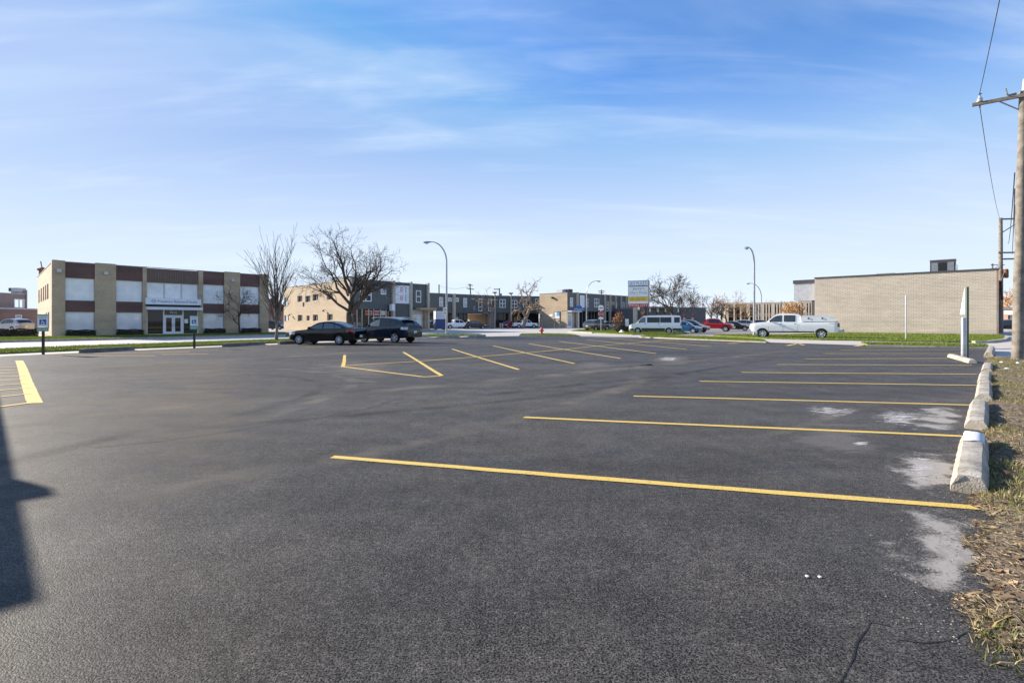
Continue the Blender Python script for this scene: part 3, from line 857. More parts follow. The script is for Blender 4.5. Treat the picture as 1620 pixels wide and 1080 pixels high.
# ------------------------------------------------------------------ lettering
TXT = {}
def text_mesh(s):
    if s in TXT: return TXT[s]
    cu = bpy.data.curves.new('lettering', 'FONT')
    cu.body = s; cu.size = 1.0; cu.resolution_u = 2; cu.extrude = 0.0
    o = bpy.data.objects.new('lettering', cu); C.objects.link(o)
    dg = bpy.context.evaluated_depsgraph_get()
    me = bpy.data.meshes.new_from_object(o.evaluated_get(dg))
    bpy.data.objects.remove(o); bpy.data.curves.remove(cu)
    n = len(me.vertices); co = np.empty(n * 3, 'f'); me.vertices.foreach_get('co', co); co = co.reshape(-1, 3)
    tri = [tuple(p.vertices) for p in me.polygons]
    bpy.data.meshes.remove(me)
    mn = co.min(0); mxx = co.max(0); co = (co - mn) / np.maximum(mxx - mn, 1e-6)
    TXT[s] = (co, tri); return TXT[s]
def lettering(s, x0, x1, y, z0, z1, mat, parent, M=None, shear=0.0, axis='x', name='lettering', flip=False):
    """text filling a rectangle on a plane of constant y (readable from -y)"""
    co, tri = text_mesh(s)
    vs = []
    for a in co:
        vs.append((x0 + (x1 - x0) * a[0] + shear * a[1] * (z1 - z0), y, z0 + (z1 - z0) * a[1]))
    return MB().add(vs, tri).build(name, mat, parent, M=M)
for w_ in ('Presence', 'Behavioral', 'Health', '9655', 'STOP', 'SKY PLAZA', "Jerry's", 'Subs n Wings', 'NEW CHINA WOK', 'SMOKE CITY', 'RESERVED', 'PARKING', '$250 FINE', 'N Western Av', 'FX4'):
    text_mesh(w_)

# ------------------------------------------------------------------ facades
def poly_core(root, pts, z0, z1, name, mat, shrink=.0):
    Mi = rootM(root).inverted()
    cc = sum(pts, Vector((0, 0))) / len(pts)
    q = [Mi @ Vector((*(p + (cc - p).normalized() * shrink), 0)) for p in pts]
    return MB().prism([(a.x, a.y) for a in q], z0, z1).build(name, mat, root)
class Fac:
    def __init__(s, root, p0, p1):
        s.root = root; s.p0 = Vector(p0); s.p1 = Vector(p1)
        d = s.p1 - s.p0; s.L = d.length; s.u = d / s.L
        s.Mw = Matrix.Translation((s.p0.x, s.p0.y, 0)) @ Matrix.Rotation(math.atan2(s.u.y, s.u.x), 4, 'Z')
        s.M = rootM(root).inverted() @ s.Mw
    def s(s_, px):
        r = (px - 810.0) / F
        return (r * s_.p0.y - s_.p0.x) / (s_.u.x - r * s_.u.y)
    def z(s_, px, py):
        return hgt(py, s_.p0.y + s_.u.y * s_.s(px))
    def rect(s_, a, b_, c, d):
        m = (a + b_) / 2
        return (s_.s(a), s_.s(b_), s_.z(m, d), s_.z(m, c))       # s0, s1, z0, z1
    def put(s_, mb, name, mat, parent=None, smooth=None):
        if parent is None:
            return mb.build(name, mat, s_.root, smooth, s_.M)
        return mb.build(name, mat, parent, smooth, parent.matrix_local.inverted() @ s_.M)
    def box(s_, name, mat, r, y0, y1, parent=None):
        return s_.put(MB().box(r[0], r[1], y0, y1, r[2], r[3]), name, mat, parent)
def hole_wall(s0, s1, z0, z1, holes, depth=.16, batten=None):
    xs = sorted(set([s0, s1] + [h[0] for h in holes] + [h[1] for h in holes])); zs = sorted(set([z0, z1] + [h[2] for h in holes] + [h[3] for h in holes]))
    xs = [x for x in xs if s0 <= x <= s1]; zs = [z for z in zs if z0 <= z <= z1]
    m = MB()
    ins = lambda x, z: any(h[0] < x < h[1] and h[2] < z < h[3] for h in holes)
    for a, b_ in zip(xs[:-1], xs[1:]):
        for c, d in zip(zs[:-1], zs[1:]):
            if not ins((a + b_) / 2, (c + d) / 2):
                m.quad((a, 0, c), (b_, 0, c), (b_, 0, d), (a, 0, d))
    for h in holes:
        a, b_, c, d = h
        m.quad((a, 0, c), (a, depth, c), (a, depth, d), (a, 0, d)); m.quad((b_, depth, c), (b_, 0, c), (b_, 0, d), (b_, depth, d))
        m.quad((a, 0, c), (b_, 0, c), (b_, depth, c), (a, depth, c)); m.quad((a, depth, d), (b_, depth, d), (b_, 0, d), (a, 0, d))
    if batten:
        x = s0 + batten / 2
        while x < s1:
            segs = [(z0, z1)]
            for h in holes:
                if h[0] - .05 < x < h[1] + .05:
                    ns = []
                    for (c, d) in segs:
                        if h[2] > c: ns.append((c, min(d, h[2])))
                        if h[3] < d: ns.append((max(c, h[3]), d))
                    segs = [q for q in ns if q[1] - q[0] > .02]
            for c, d in segs:
                m.box(x - .025, x + .025, -.03, .01, c, d)
            x += batten
    return m
def window(f, r, nx=1, nz=1, fr=.07, mat=None, gl=None, y=.06, name='window'):
    mat = mat or M_WHITE; gl = gl or M_GLASS
    a, b_, c, d = r
    m = MB()
    m.box(a, a + fr, y - .06, y + .05, c, d); m.box(b_ - fr, b_, y - .06, y + .05, c, d)
    m.box(a + fr, b_ - fr, y - .055, y + .05, c, c + fr); m.box(a + fr, b_ - fr, y - .055, y + .05, d - fr, d)
    for i in range(1, nx):
        x = a + (b_ - a) * i / nx; m.box(x - fr / 2, x + fr / 2, y - .05, y + .05, c + fr, d - fr)
    for i in range(1, nz):
        z = c + (d - c) * i / nz
        xs = [a + (b_ - a) * k / nx for k in range(nx + 1)]
        for k in range(nx):
            m.box(xs[k] + (fr if k == 0 else fr / 2), xs[k + 1] - (fr if k == nx - 1 else fr / 2), y - .045, y + .05, z - fr / 2, z + fr / 2)
    w = f.put(m, name, mat)
    for i in range(nx):
        for k in range(nz):
            x0 = a + (b_ - a) * i / nx; x1 = a + (b_ - a) * (i + 1) / nx; z0 = c + (d - c) * k / nz; z1 = c + (d - c) * (k + 1) / nz
            f.put(MB().box(x0 + .02, x1 - .02, y + .012, y + .03, z0 + .02, z1 - .02), 'pane', gl, w)
    return w

# ================================================================== clinic building across the street
pa = G(85.5, 533.2); pb = G(424.5, 527.2)
u = (pb - pa).normalized(); ang = math.atan2(u.y, u.x)
cl = thing('office_building', 'two storey tan and brown brick clinic with a white sign over glass doors', 'building', (pa.x, pa.y, 0), ang)
f = Fac(cl, pa, pb)
HB = 7.0
nrm = Vector((-u.y, u.x))                                      # inward
sidep = at(59.5, 64.9)
fs_ = Fac(cl, sidep, pa)
SX = lambda px: f.s(px)
# pilasters
def pil(p0, p1, z1, y0=-.10, mat=M_TAN):
    f.put(MB().box(SX(p0), SX(p1), y0, .4, 0, z1), 'pilaster', mat)
for a, b_ in ((81.8, 103), (150, 183.5), (354.5, 379.5), (410.5, 424.5)):
    pil(a, b_, HB + .12)
for a, b_ in ((225.5, 232), (313.8, 321)):
    pil(a, b_, HB + .06)
# bays: spandrel, window, spandrel, window, hedge base
zt0, zt1, zu0, zl1, zl0 = 7.0, 5.55, 3.42, 2.36, .30
for (a, b_) in ((103, 150), (183.5, 225.5), (321, 354.5), (379.5, 410.5)):
    s0, s1 = SX(a) + .004, SX(b_) - .004
    f.put(MB().box(s0, s1, .02, .4, zt1, zt0), 'spandrel', M_BROWN)
    f.put(MB().box(s0, s1, .02, .4, zl1, zu0), 'spandrel', M_BROWN)
    f.put(MB().box(s0, s1, .02, .4, 0, zl0), 'sill_wall', M_DGREY)
    window(f, (s0, s1, zu0, zt1), 1, 1, .05, M_LGREY, M_FILM, .16)
    window(f, (s0, s1, zl0, zl1), 1, 1, .06, M_LGREY, M_FILM2, .16)
s0, s1 = SX(232) + .004, SX(313.8) - .004
m = MB(); m.box(s0, s1, .05, .4, zt1 - .05, 6.95)
x = s0 + .06
while x < s1 - .08:
    m.box(x, x + .1, -.02, .06, zt1 - .05, 6.93); x += .22
f.put(m, 'ribbed_panel', M_RIB)
sw = (s1 - s0) / 3
for k in range(3):
    window(f, (s0 + k * sw, s0 + (k + 1) * sw, 3.7, zt1 - .05), 1, 1, .05, M_LGREY, M_FILM, .16)
# sign and canopy over the entrance
sg = f.put(MB().box(s0 - .15, s1 + .2, -.30, .10, 3.22, 3.86), 'sign', M_WHITEP)
Lg = s1 - s0
lettering('Presence', s0 + Lg * .19, s0 + Lg * .47, -.304, 3.42, 3.66, M_NAVY, sg)
lettering('Behavioral', s0 + Lg * .50, s0 + Lg * .765, -.304, 3.42, 3.66, M_NAVY, sg); lettering('Health', s0 + Lg * .79, s0 + Lg * .955, -.304, 3.42, 3.66, M_NAVY, sg)
m = MB(); cx, cz, rr = s0 + Lg * .115, 3.54, .20
dia = [(0, rr), (rr * 1.25, 0), (0, -rr), (-rr * 1.25, 0)]
for i in range(4):
    a = Vector(dia[i]); b_ = Vector(dia[(i + 1) % 4])
    m.quad((cx + a.x, -.304, cz + a.y), (cx + b_.x, -.304, cz + b_.y), (cx + b_.x * .72, -.304, cz + b_.y * .72), (cx + a.x * .72, -.304, cz + a.y * .72))
m.tube([(cx - .11, -.303, cz - .05), (cx - .03, -.303, cz + .06), (cx + .04, -.303, cz - .05), (cx + .12, -.303, cz + .05)], .018, 4)
m.build('logo', M_LTEAL, sg)
f.put(MB().box(s0 - .1, s1 + .15, -.25, .10, 3.0, 3.218), 'sign_base', M_BLACK)
f.put(MB().box(s0 - .12, s1 + .22, -.75, .10, 2.66, 2.95), 'canopy', M_WHITEP)
# glazed entrance
d0, d1 = SX(258), SX(290.5)
fr = f.put(MB().box(d0, d0 + .12, -.02, .14, .05, 2.66).box(d1 - .12, d1, -.02, .14, .05, 2.66).box(d0 + .12, d1 - .12, -.02, .14, 2.0, 2.12)
           .box(s0, d0, -.02, .14, .05, .16).box(d1, s1, -.02, .14, .05, .16).box(s0, s0 + .07, -.02, .14, .16, 2.66).box(s1 - .10, s1, -.02, .14, .16, 2.66), 'entrance_frame', M_WHITEP)
f.put(MB().box(s0 + .07, d0, .05, .08, .16, 2.66), 'pane', M_SHOP)
pr = f.put(MB().box(d1, s1 - .1, .05, .08, .16, 2.66), 'pane', M_SHOP)
f.put(MB().box(d1 + .08, d1 + .42, .03, .045, 1.25, 1.7), 'notice', M_SIGNW, pr)
tr_ = f.put(MB().box(d0 + .12, d1 - .12, .05, .08, 2.12, 2.66), 'transom', M_SHOP)
lettering('9655', d0 + .62, d1 - .62, .045, 2.28, 2.55, M_SIGNW, tr_, name='number')
mid = (d0 + d1) / 2
for a, b_, hx in ((d0 + .13, mid - .01, mid - .12), (mid + .01, d1 - .13, mid + .12)):
    m = MB(); m.box(a, a + .14, .0, .07, .06, 1.99); m.box(b_ - .14, b_, .0, .07, .06, 1.99); m.box(a + .14, b_ - .14, .003, .07, .06, .36); m.box(a + .14, b_ - .14, .003, .07, 1.84, 1.99)
    dr = f.put(m, 'door', M_WHITEP)
    f.put(MB().box(a + .14, b_ - .14, .03, .045, .36, 1.84), 'pane', M_SHOP, dr)
    f.put(MB().tube([(hx, -.03, .9), (hx, -.06, .95), (hx, -.06, 1.25), (hx, -.03, 1.3)], .02, 6), 'handle', M_LGREY, dr)
# core, side wall, roof, coping, lamps
side_holes = []
for a, b_ in ((60.9, 62.8), (64.4, 66.4), (67.9, 69.8), (71.2, 73.2), (74.4, 76.8)):
    side_holes.append((fs_.s(a), fs_.s(b_), 3.75, 5.35))
side_holes.append((fs_.s(75.8), fs_.s(78), .75, 2.4)); side_holes.append((fs_.s(72.5), fs_.s(74), .75, 2.4))
fs_.put(hole_wall(0, fs_.L - .12, 0, HB + .1, side_holes, .2), 'wall', M_TAN)
for h in side_holes:
    w_ = window(fs_, h, 1, 1, .05, M_BEIGE, M_DGREY, .14)
    fs_.put(MB().box(h[0] - .05, h[1] + .05, -.08, .05, h[2] - .12, h[2] - .003), 'sill', M_BEIGE, w_)
quadp = [pa, pb, pb + (sidep - pa), sidep]
poly_core(cl, [pa + (pb - pa) * .03 + (sidep - pa) * .02, pb + (sidep - pa) * .02, pb + (sidep - pa), sidep + (pb - pa) * .03], 0, 6.6, 'core_wall', M_TAN)
poly_core(cl, [pa + (pb - pa) * .002 + (sidep - pa) * .02, pb + (sidep - pa) * .02, pb + (sidep - pa), sidep], 6.6, 6.9, 'roof', M_ROOF)
fs_.put(MB().box(0, fs_.L - .15, -.05, .25, HB + .1, HB + .16), 'coping', M_LGREY)
for a, b_ in ((103, 150), (183.5, 225.5), (232, 313.8), (321, 354.5), (379.5, 410.5)):
    f.put(MB().box(SX(a), SX(b_), -.04, .3, 7.003, 7.06), 'coping', M_LGREY)
for px in (93, 167, 367):
    lp = f.put(MB().box(SX(px) - .16, SX(px) + .16, -.32, -.10, 6.0, 6.3), 'wall_lamp', M_LGREY)
    f.put(MB().box(SX(px) - .12, SX(px) + .12, -.335, -.322, 6.03, 6.2), 'lens', M_CLEAR, lp)
# rust coloured vent stack behind the clinic roof
vp = at(66.5, 78)
vs_ = thing('roof_vent', 'rust coloured vent stack rising behind the tan clinic roof', 'vent', (vp.x, vp.y, 6.6))
MB().tube([(0, 0, .0), (0, 0, 2.6)], .38, 10).build('pipe', M_RUST, vs_, 40); MB().lathe([(.38, 2.6), (.6, 2.75), (.6, 2.95), (.15, 3.2)], 10).build('cap', M_RUST, vs_, 40)
MB().tube([(0, 0, 3.1), (-.2, 0, 4.1)], .08, 6).build('mast', M_GREY, vs_)

# ================================================================== red brick houses at the far left
p = G(-70, 524.0); q = at(62, 86)
rb = thing('brick_building', 'two storey red brick block behind the parked silver car', 'building', (p.x, p.y, 0), math.atan2(q.y - p.y, q.x - p.x))
fb = Fac(rb, p, q)
zl = fb.z(20, 489)
r1 = fb.rect(24.5, 34.8, 498, 508); 
fb.put(hole_wall(0, fb.L, 0, zl, [r1], .12), 'wall', M_RED); window(fb, r1, 1, 2, .12, M_WHITE, M_GREYGL)
fb.put(MB().box(0, fb.L, -.1, 2.2, zl, zl + .2), 'ledge', M_LGREY)
fb2 = Fac(rb, p + Vector((-fb.u.y, fb.u.x)) * 2.2, q + Vector((-fb.u.y, fb.u.x)) * 2.2)
zh = fb2.z(20, 464.5)
r2 = fb2.rect(22.5, 39, 473, 487)
fb2.put(hole_wall(0, fb2.L, zl + .2, zh, [r2], .12), 'wall', M_PINKB); window(fb2, r2, 2, 1, .14, M_WHITE, M_GREYGL)
fb2.put(MB().box(0, fb2.L, .02, 10, zh - .3, zh - .05), 'roof', M_ROOF)
fb2.put(MB().box(0, fb2.s(40), -.04, .3, zh, zh + .1), 'coping', M_LGREY)
fb2.put(MB().box(fb2.s(40), fb2.L, -.12, .5, zl + .2, zh + .75), 'parapet', M_PINKB)
hv = thing('rooftop_unit', 'pale rooftop air unit on the red brick block, far left', 'air conditioner', (at(27.5, 87).x, 87, zh))
MB().box(-.8, .8, -.7, .7, .5, 1.15).build('case', M_LGREY, hv); MB().box(-.6, .6, -.5, .5, 0, .5).build('curb', M_GREY, hv); MB().box(-.8, -.4, -.72, -.702, .6, 1.1).build('grille', M_DGREY, hv)

# ================================================================== dark sided building with a buff side wall
pc = G(551, 525.0); pd = at(677.5, 79.0); pe = G(449, 521.8)
u = (pd - pc).normalized()
d1 = thing('retail_building', 'two storey shop with buff brick side wall and dark slate siding in front', 'building', (pc.x, pc.y, 0), math.atan2(u.y, u.x))
f = Fac(d1, pc, pd); fb = Fac(d1, pe, pc)
H1 = 7.05
bw = [fb.rect(*q) for q in ((450, 456, 470.6, 484.6), (470.5, 478.2, 467.7, 477.4), (483, 491, 467.7, 477.8), (494.6, 503, 465.5, 475.4), (517.5, 526.2, 463.9, 473.8),
                            (450, 456.9, 498.7, 507.9), (471, 478.5, 497.9, 507.9), (485, 490, 499, 507), (494.9, 503, 497.6, 507.5), (517.5, 526.2, 496.8, 506.7))]
vent = fb.rect(478.8, 481.6, 478.2, 485)
fb.put(hole_wall(0, fb.L, 0, H1 + .05, bw + [vent], .3), 'wall', M_TANLIT)
for r in bw:
    w_ = window(fb, r, 2 if r[1] - r[0] > 1.0 else 1, 1, .06, M_LGREY, M_GREYGL, .24)
    fb.put(MB().box(r[0] - .06, r[1] + .06, -.1, .1, r[2] - .14, r[2] - .004), 'sill', M_TANGREY, w_)
fb.put(MB().box(vent[0], vent[1], .2, .22, vent[2], vent[3]), 'vent', M_BLACK)
fb.put(MB().box(0, fb.L, -.06, .3, H1 + .05, H1 + .13), 'coping', M_LGREY)
for px, py in ((515, 492.5), (461, 499)):
    s_ = fb.s(px); z_ = fb.z(px, py)
    fb.put(MB().lathe([(.02, .25), (.12, .12), (.24, 0), (.2, -.03)], 8, c=(s_, -.35, z_)).tube([(s_, -.35, z_ + .2), (s_, 0, z_ + .25)], .03, 5), 'wall_lamp', M_BLACK)
fr_holes = [f.rect(569.7, 588, 455.9, 476.7), f.rect(602.4, 611.2, 457, 465.8), f.rect(658, 666.3, 459.4, 478.6)]
zb = f.z(600, 489)
for k, (a, b_) in enumerate(((555, 619.4), (623.3, 647.5), (650.6, 674.6))):
    hs = [h for h in fr_holes if f.s(a) < h[0] < f.s(b_)]
    zz = zb if k == 0 else (f.z(660, 489) if k == 2 else f.z(635, 502))
    f.put(hole_wall(f.s(a), f.s(b_), zz, H1 - .05 * k, hs, .14, .32), 'siding', M_SIDE)
    f.put(MB().box(f.s(a), f.s(b_), -.08, .3, H1 - .05 * k, H1 - .05 * k + .25), 'fascia', M_SIDE)
window(f, fr_holes[0], 2, 2, .12); window(f, fr_holes[1], 1, 1, .12, gl=M_GREYGL); window(f, fr_holes[2], 1, 2, .12)
for a, b_ in ((551, 555.2), (619.4, 623.4), (647.3, 650.7), (674.5, 677.6)):
    f.put(MB().box(f.s(a), f.s(b_), -.35, .3, 0, H1 + .35), 'pilaster', M_BEIGE)
wr = f.rect(623.6, 647.2, 451.5, 480)
wp = f.put(MB().box(wr[0], wr[1], -.09, -.05, wr[2], wr[3]), 'wrap_panel', M_WRAP)
for kx, kz in ((.48, .78), (.48, .32)):
    x = wr[0] + (wr[1] - wr[0]) * kx; z = wr[2] + (wr[3] - wr[2]) * kz
    m = MB()
    for a, b_, c, d in ((-.26, .26, .18, .26), (-.26, -.18, -.26, .18), (-.26, .26, -.34, -.26), (.18, .26, -.1, .1), (-.05, .12, -.12, .06)):
        m.quad((x + a, -.094, z + c), (x + b_, -.094, z + c), (x + b_, -.094, z + d), (x + a, -.094, z + d))
    f.put(m, 'red_mark', M_REDS, wp)
    m = MB()
    for j in range(9):
        zz = z - .5 + j * .11
        m.quad((x + .62, -.094, zz), (x + .62 + rng.uniform(.12, .2), -.094, zz), (x + .8, -.094, zz + .06), (x + .62, -.094, zz + .06))
    f.put(m, 'printed_mark', M_DGREY, wp)
# storefront glass between mullions
xs = [555.2, 565, 573, 583.5, 591.5, 602, 611, 619.4]
for a, b_ in zip(xs[:-1], xs[1:]):
    f.put(MB().box(f.s(a) + .04, f.s(b_) - .04, .12, .15, .35, zb), 'pane', M_SHOP)
    f.put(MB().box(f.s(b_) - .05, f.s(b_) + .05, .02, .16, .35, zb), 'mullion', M_LGREY)
f.put(MB().box(f.s(555.2), f.s(619.4), .0, .3, 0, .35), 'sill_wall', M_DGREY)
for a, b_, mt in ((556.5, 563.5, M_RUST), (578.5, 589.8, M_WOOD), (592.8, 600.8, M_PLY), (603.2, 610, M_PLY)):
    f.put(MB().box(f.s(a), f.s(b_), .08, .11, zb - .85, zb - .2), 'window_poster', mt)
for px in (580, 583, 586, 594, 597, 600):
    f.put(MB().box(f.s(px) - .12, f.s(px) + .12, .065, .078, zb - .72, zb - .32), 'window_letter', M_REDS)
lb = f.rect(614, 618.6, 481.2, 491.5)
lbx = f.put(MB().box(lb[0], lb[1], -1.0, -.35, lb[2], lb[3]), 'projecting_sign', M_SIGNW)
# entrance under a raw timber canopy
er = f.rect(650.7, 671, 491, 518)
f.put(MB().box(er[0], er[1], .3, .4, .0, f.z(660, 489)), 'sheathing', M_PLY)
dr = f.rect(653, 668.5, 497.5, 519)
dp = f.put(MB().box(dr[0], (dr[0] + dr[1]) / 2 - .02, .24, .299, .15, dr[3]).box((dr[0] + dr[1]) / 2 + .02, dr[1], .24, .299, .15, dr[3]), 'door', M_WHITE)
f.put(MB().box(dr[0] + .16, (dr[0] + dr[1]) / 2 - .18, .225, .238, .6, dr[3] - .25), 'pane', M_GREYGL, dp)
f.put(MB().box(f.s(671), f.s(674.5), -.2, .4, 0, f.z(672, 489)), 'brick_pier', M_TANGREY)
cn = f.rect(655.5, 681, 487, 490.4)
f.put(MB().box(cn[0], cn[1], -1.6, -.36, cn[2], cn[3]), 'canopy', M_WOOD)
f.put(MB().box(f.s(646), f.s(677), -1.8, .0, 0, .28), 'step', M_CONC)
poly_core(d1, [pc, pd, pd + (pe - pc), pe], 0, H1 - .4, 'core_wall', M_SIDE, .75); poly_core(d1, [pc, pd, pd + (pe - pc), pe], H1 - .39, H1 - .1, 'roof', M_ROOF, .06)
f.put(MB().box(1.2, 3.4, 3.5, 7, H1 - .1, H1 + .9), 'roof_hatch', M_SIDE)

# ================================================================== recessed dark row
def dark_row(label, p, q, H, wins, pils, zpx, name='retail_row', passage=None, side=None):
    u = (q - p).normalized()
    o = thing(name, label, 'building', (p.x, p.y, 0), math.atan2(u.y, u.x))
    f = Fac(o, p, q)
    zb = f.z(*zpx)
    hs = [f.rect(*w[:4]) for w in wins]
    f.put(hole_wall(0, f.L, zb, H, hs, .14, .40), 'siding', M_SIDE)
    f.put(MB().box(0, f.L, -.06, .3, H, H + .12), 'coping', M_GREY)
    for w, h in zip(wins, hs):
        if w[4] == 0:
            window(f, h, 1, 1, .06, M_GREY, M_GREY, .03, 'vent')
        else:
            window(f, h, w[4], w[5], .13, gl=M_GREYGL if w[6:] else M_GLASS)
    for a, b_, top, bot in pils:
        f.put(MB().box(f.s(a), f.s(b_), -.45, .1, 0 if bot else zb - .2, H + top), 'pilaster', M_BEIGE)
    f.put(MB().box(0, f.L, .02, 1.8, zb - .12, zb - .002), 'soffit', M_DGREY)
    f.put(MB().box(0, f.L, .35, 11, H - .5, H - .2), 'roof', M_ROOF)
    # shop fronts set back under the upper floor
    x0 = 0.0
    xs = []
    step = 1.25
    while x0 < f.L - .3:
        x1 = min(x0 + step, f.L)
        if not (passage and passage[0] < (x0 + x1) / 2 < passage[1]):
            f.put(MB().box(x0 + .09, x1, 1.5, 1.54, .3, zb - .12), 'pane', M_SHOP)
            f.put(MB().box(x0, x0 + .09, 1.38, 1.56, 0, zb - .12), 'mullion', M_DGREY if len(xs) % 3 else M_GREY)
            xs.append(x0)
        x0 += step
    if passage:
        a, b_ = passage
        f.put(MB().box(a - .4, a, 1.5, 11, 0, zb), 'passage_wall', M_SIDE)
        f.put(MB().box(b_, b_ + .4, .05, 11, 0, zb - .12), 'passage_wall', M_TANLIT)
        f.put(MB().box(a, b_, 1.8, 11, zb - .1, zb - .003), 'passage_ceiling', M_WOOD)
        f.put(MB().box(0, a - .4, 1.6, 11, .0, zb - .13), 'core_wall', M_DGREY)
        f.put(MB().box(b_ + .4, f.L, 1.6, 11, .0, zb - .13), 'core_wall', M_DGREY)
        f.put(MB().box(0.05, f.L - .05, 1.9, 11, zb, H - .5), 'core_wall', M_DGREY)
    else:
        f.put(MB().box(0.05, f.L - .05, 1.6, 11, .0, H - .5), 'core_wall', M_DGREY)
    return o, f, zb
pA = at(676, 103.5); pB = at(782, 115.0)
_f = Fac(thing('tmp', 'x', 'x', (pA.x, pA.y, 0)), pA, pB); bpy.data.objects.remove(_f.root)
row1, f1, zb1 = dark_row('long dark slate sided row with tall white windows behind the street lamp', pA, pB, 7.2,
    [(677.6, 680, 470, 475.5, 1, 1, 1), (695, 700.9, 470, 484.9, 1, 2, 1), (708.8, 715, 470.8, 476.9, 1, 1, 1), (719.9, 725.9, 470.8, 477.3, 1, 1, 1), (733, 739, 471.4, 486, 1, 2, 1),
     (748.8, 752, 484, 490.7, 0, 0), (757, 762.8, 472.3, 492, 1, 3), (772.4, 778, 473, 492, 1, 3)],
    [(715.6, 719.3, .15, True)], (730, 494.8), passage=(_f.s(745.5), _f.s(775.5)))
f1.put(MB().box(f1.s(726), f1.s(731), 1.42, 1.49, 0, 2.4), 'door', M_PLY)
f1.put(MB().box(f1.s(678), f1.s(682), 1.42, 1.49, 0, 2.5), 'door', M_WHITE)
pC = at(782, 115.0) + Vector((.02, 0)); pD = at(856.5, 118.5)
row2, f2, zb2 = dark_row('dark sided row with arched white windows behind the gnarled bare tree', pC, pD, 7.2,
    [(790.2, 800, 473.3, 486.7, 2, 2), (809.4, 818.5, 474.6, 487, 2, 2), (827.8, 833.8, 473.3, 486.3, 1, 2), (835.7, 839.6, 484.6, 490.6, 0, 0), (846.5, 852, 472.3, 485.9, 1, 2)],
    [(781.2, 783.2, .6, True), (807, 808.7, .5, True)], (815, 494.6))
f2.put(MB().box(f2.s(779.5), f2.s(785), -.6, .3, 7.85, 8.1), 'pilaster_cap', M_DGREY); f2.put(MB().box(f2.s(804.8), f2.s(810.6), -.6, .3, 7.74, 7.98), 'pilaster_cap', M_DGREY)
f2.put(MB().box(f2.s(795), f2.s(800), 3, 5, 6.9, 8.0), 'roof_unit', M_GREY)
# ---- second projecting block: buff side wall and dark front
pE = at(853.4, 113.0); pF = at(897.5, 107.2)
uu = (at(953, 116) - pF).normalized()
pG = at(1001, 125.6)
b2 = thing('retail_block', 'dark sided shop block with tan brick end wall left of the plaza sign', 'building', (pF.x, pF.y, 0), math.atan2((pG - pF).y, (pG - pF).x))
fS = Fac(b2, pE, pF); f = Fac(b2, pF, pG)
H2 = 7.5
fS.put(hole_wall(0, fS.L, 0, H2, [], .1), 'wall', M_TANGREY)
fS.put(MB().box(0, fS.L, -.06, .3, H2, H2 + .12), 'coping', M_GREY)
s_ = fS.s(874.6); z_ = fS.z(874.6, 470.7)
fS.put(MB().box(s_ - .2, s_ + .2, -.5, -.02, z_ - .2, z_ + .15).tube([(s_, -.02, z_), (s_, -.3, z_)], .05, 6), 'wall_lamp', M_BLACK)
r = fS.rect(869.5, 874.5, 497, 500); fS.put(MB().box(r[0], r[1], -.05, -.01, r[2], r[3]), 'notice', M_SIGNW)
s_ = fS.s(857.5); z_ = fS.z(857.5, 499.3); fS.put(MB().box(s_ - .12, s_ + .12, -.2, -.01, z_ - .12, z_ + .12), 'alarm_box', M_BLACK)
wins = [(901.8, 906.6, 470.7, 485, 1, 2, 1), (926.8, 930.6, 472, 485.8, 1, 2), (940.2, 948, 472.3, 486, 2, 2), (960.2, 963, 477, 492, 1, 3), (973, 976, 478, 492.6, 1, 3), (985.3, 988.4, 478.3, 488, 1, 2), (990.2, 992.4, 478.3, 493, 1, 3)]
hs = [f.rect(*w[:4]) for w in wins]
zb = f.z(940, 492.2)
f.put(hole_wall(0, f.L, zb, H2 + .02, hs, .14, .40), 'siding', M_SIDE2)
f.put(MB().box(0, f.L, -.06, .3, H2 + .02, H2 + .14), 'coping', M_GREY)
for w, h in zip(wins, hs): window(f, h, w[4], w[5], .14, gl=M_GREYGL if w[6:] else M_GLASS)
for a, b_ in ((911, 913.2), (955, 956.6), (963.6, 964.8), (972.2, 973), (980.8, 982), (989.2, 990)):
    f.put(MB().box(f.s(a), f.s(b_), -.4, .1, 0, H2 + .2), 'pilaster', M_BEIGE)
r = f.rect(916.8, 924.2, 467, 486.5); f.put(MB().box(r[0], r[1], -.1, -.06, r[2], r[3]), 'wrap_panel', M_WRAP)
r = f.rect(965, 972, 477, 482.4); f.put(MB().box(r[0], r[1], -.2, -.06, r[2], r[3]), 'shop_sign', M_WOOD)
f.put(MB().box(0, f.L, .02, 1.6, zb - .12, zb - .002), 'soffit', M_DGREY)
f.put(MB().box(0, f.s(911), .3, .4, 0, zb - .12), 'sheathing', M_BEIGE)
r = f.rect(898.5, 906.5, 495, 515); dd = f.put(MB().box(r[0], r[1], .22, .29, 0, r[3]), 'door', M_WHITE); f.put(MB().box(r[0] + .3, r[1] - .3, .2, .218, .5, r[3] - .5), 'pane', M_GREYGL, dd)
f.put(MB().box(f.s(897.5), f.s(914), -1.2, -.05, zb - .3, zb), 'canopy', M_LGREY)
x0 = f.s(913)
while x0 < f.L - .4:
    f.put(MB().box(x0 + .1, x0 + 1.15, 1.3, 1.34, .3, zb - .12), 'pane', M_SHOP); f.put(MB().box(x0, x0 + .1, 1.2, 1.36, 0, zb - .12), 'mullion', M_GREY)
    x0 += 1.15
inn = (pG - pF).normalized(); inn = Vector((-inn.y, inn.x)) * 1.5
poly_core(b2, [pF + inn + (pG - pF) * .03, pG + inn, pG + (pE - pF) + inn, pE + inn * .2 + (pG - pF) * .03], 0, H2 - .5, 'core_wall', M_SIDE2); poly_core(b2, [pF, pG, pG + (pE - pF) * 1.3, pE], H2 - .5, H2 - .2, 'roof', M_ROOF, .06)
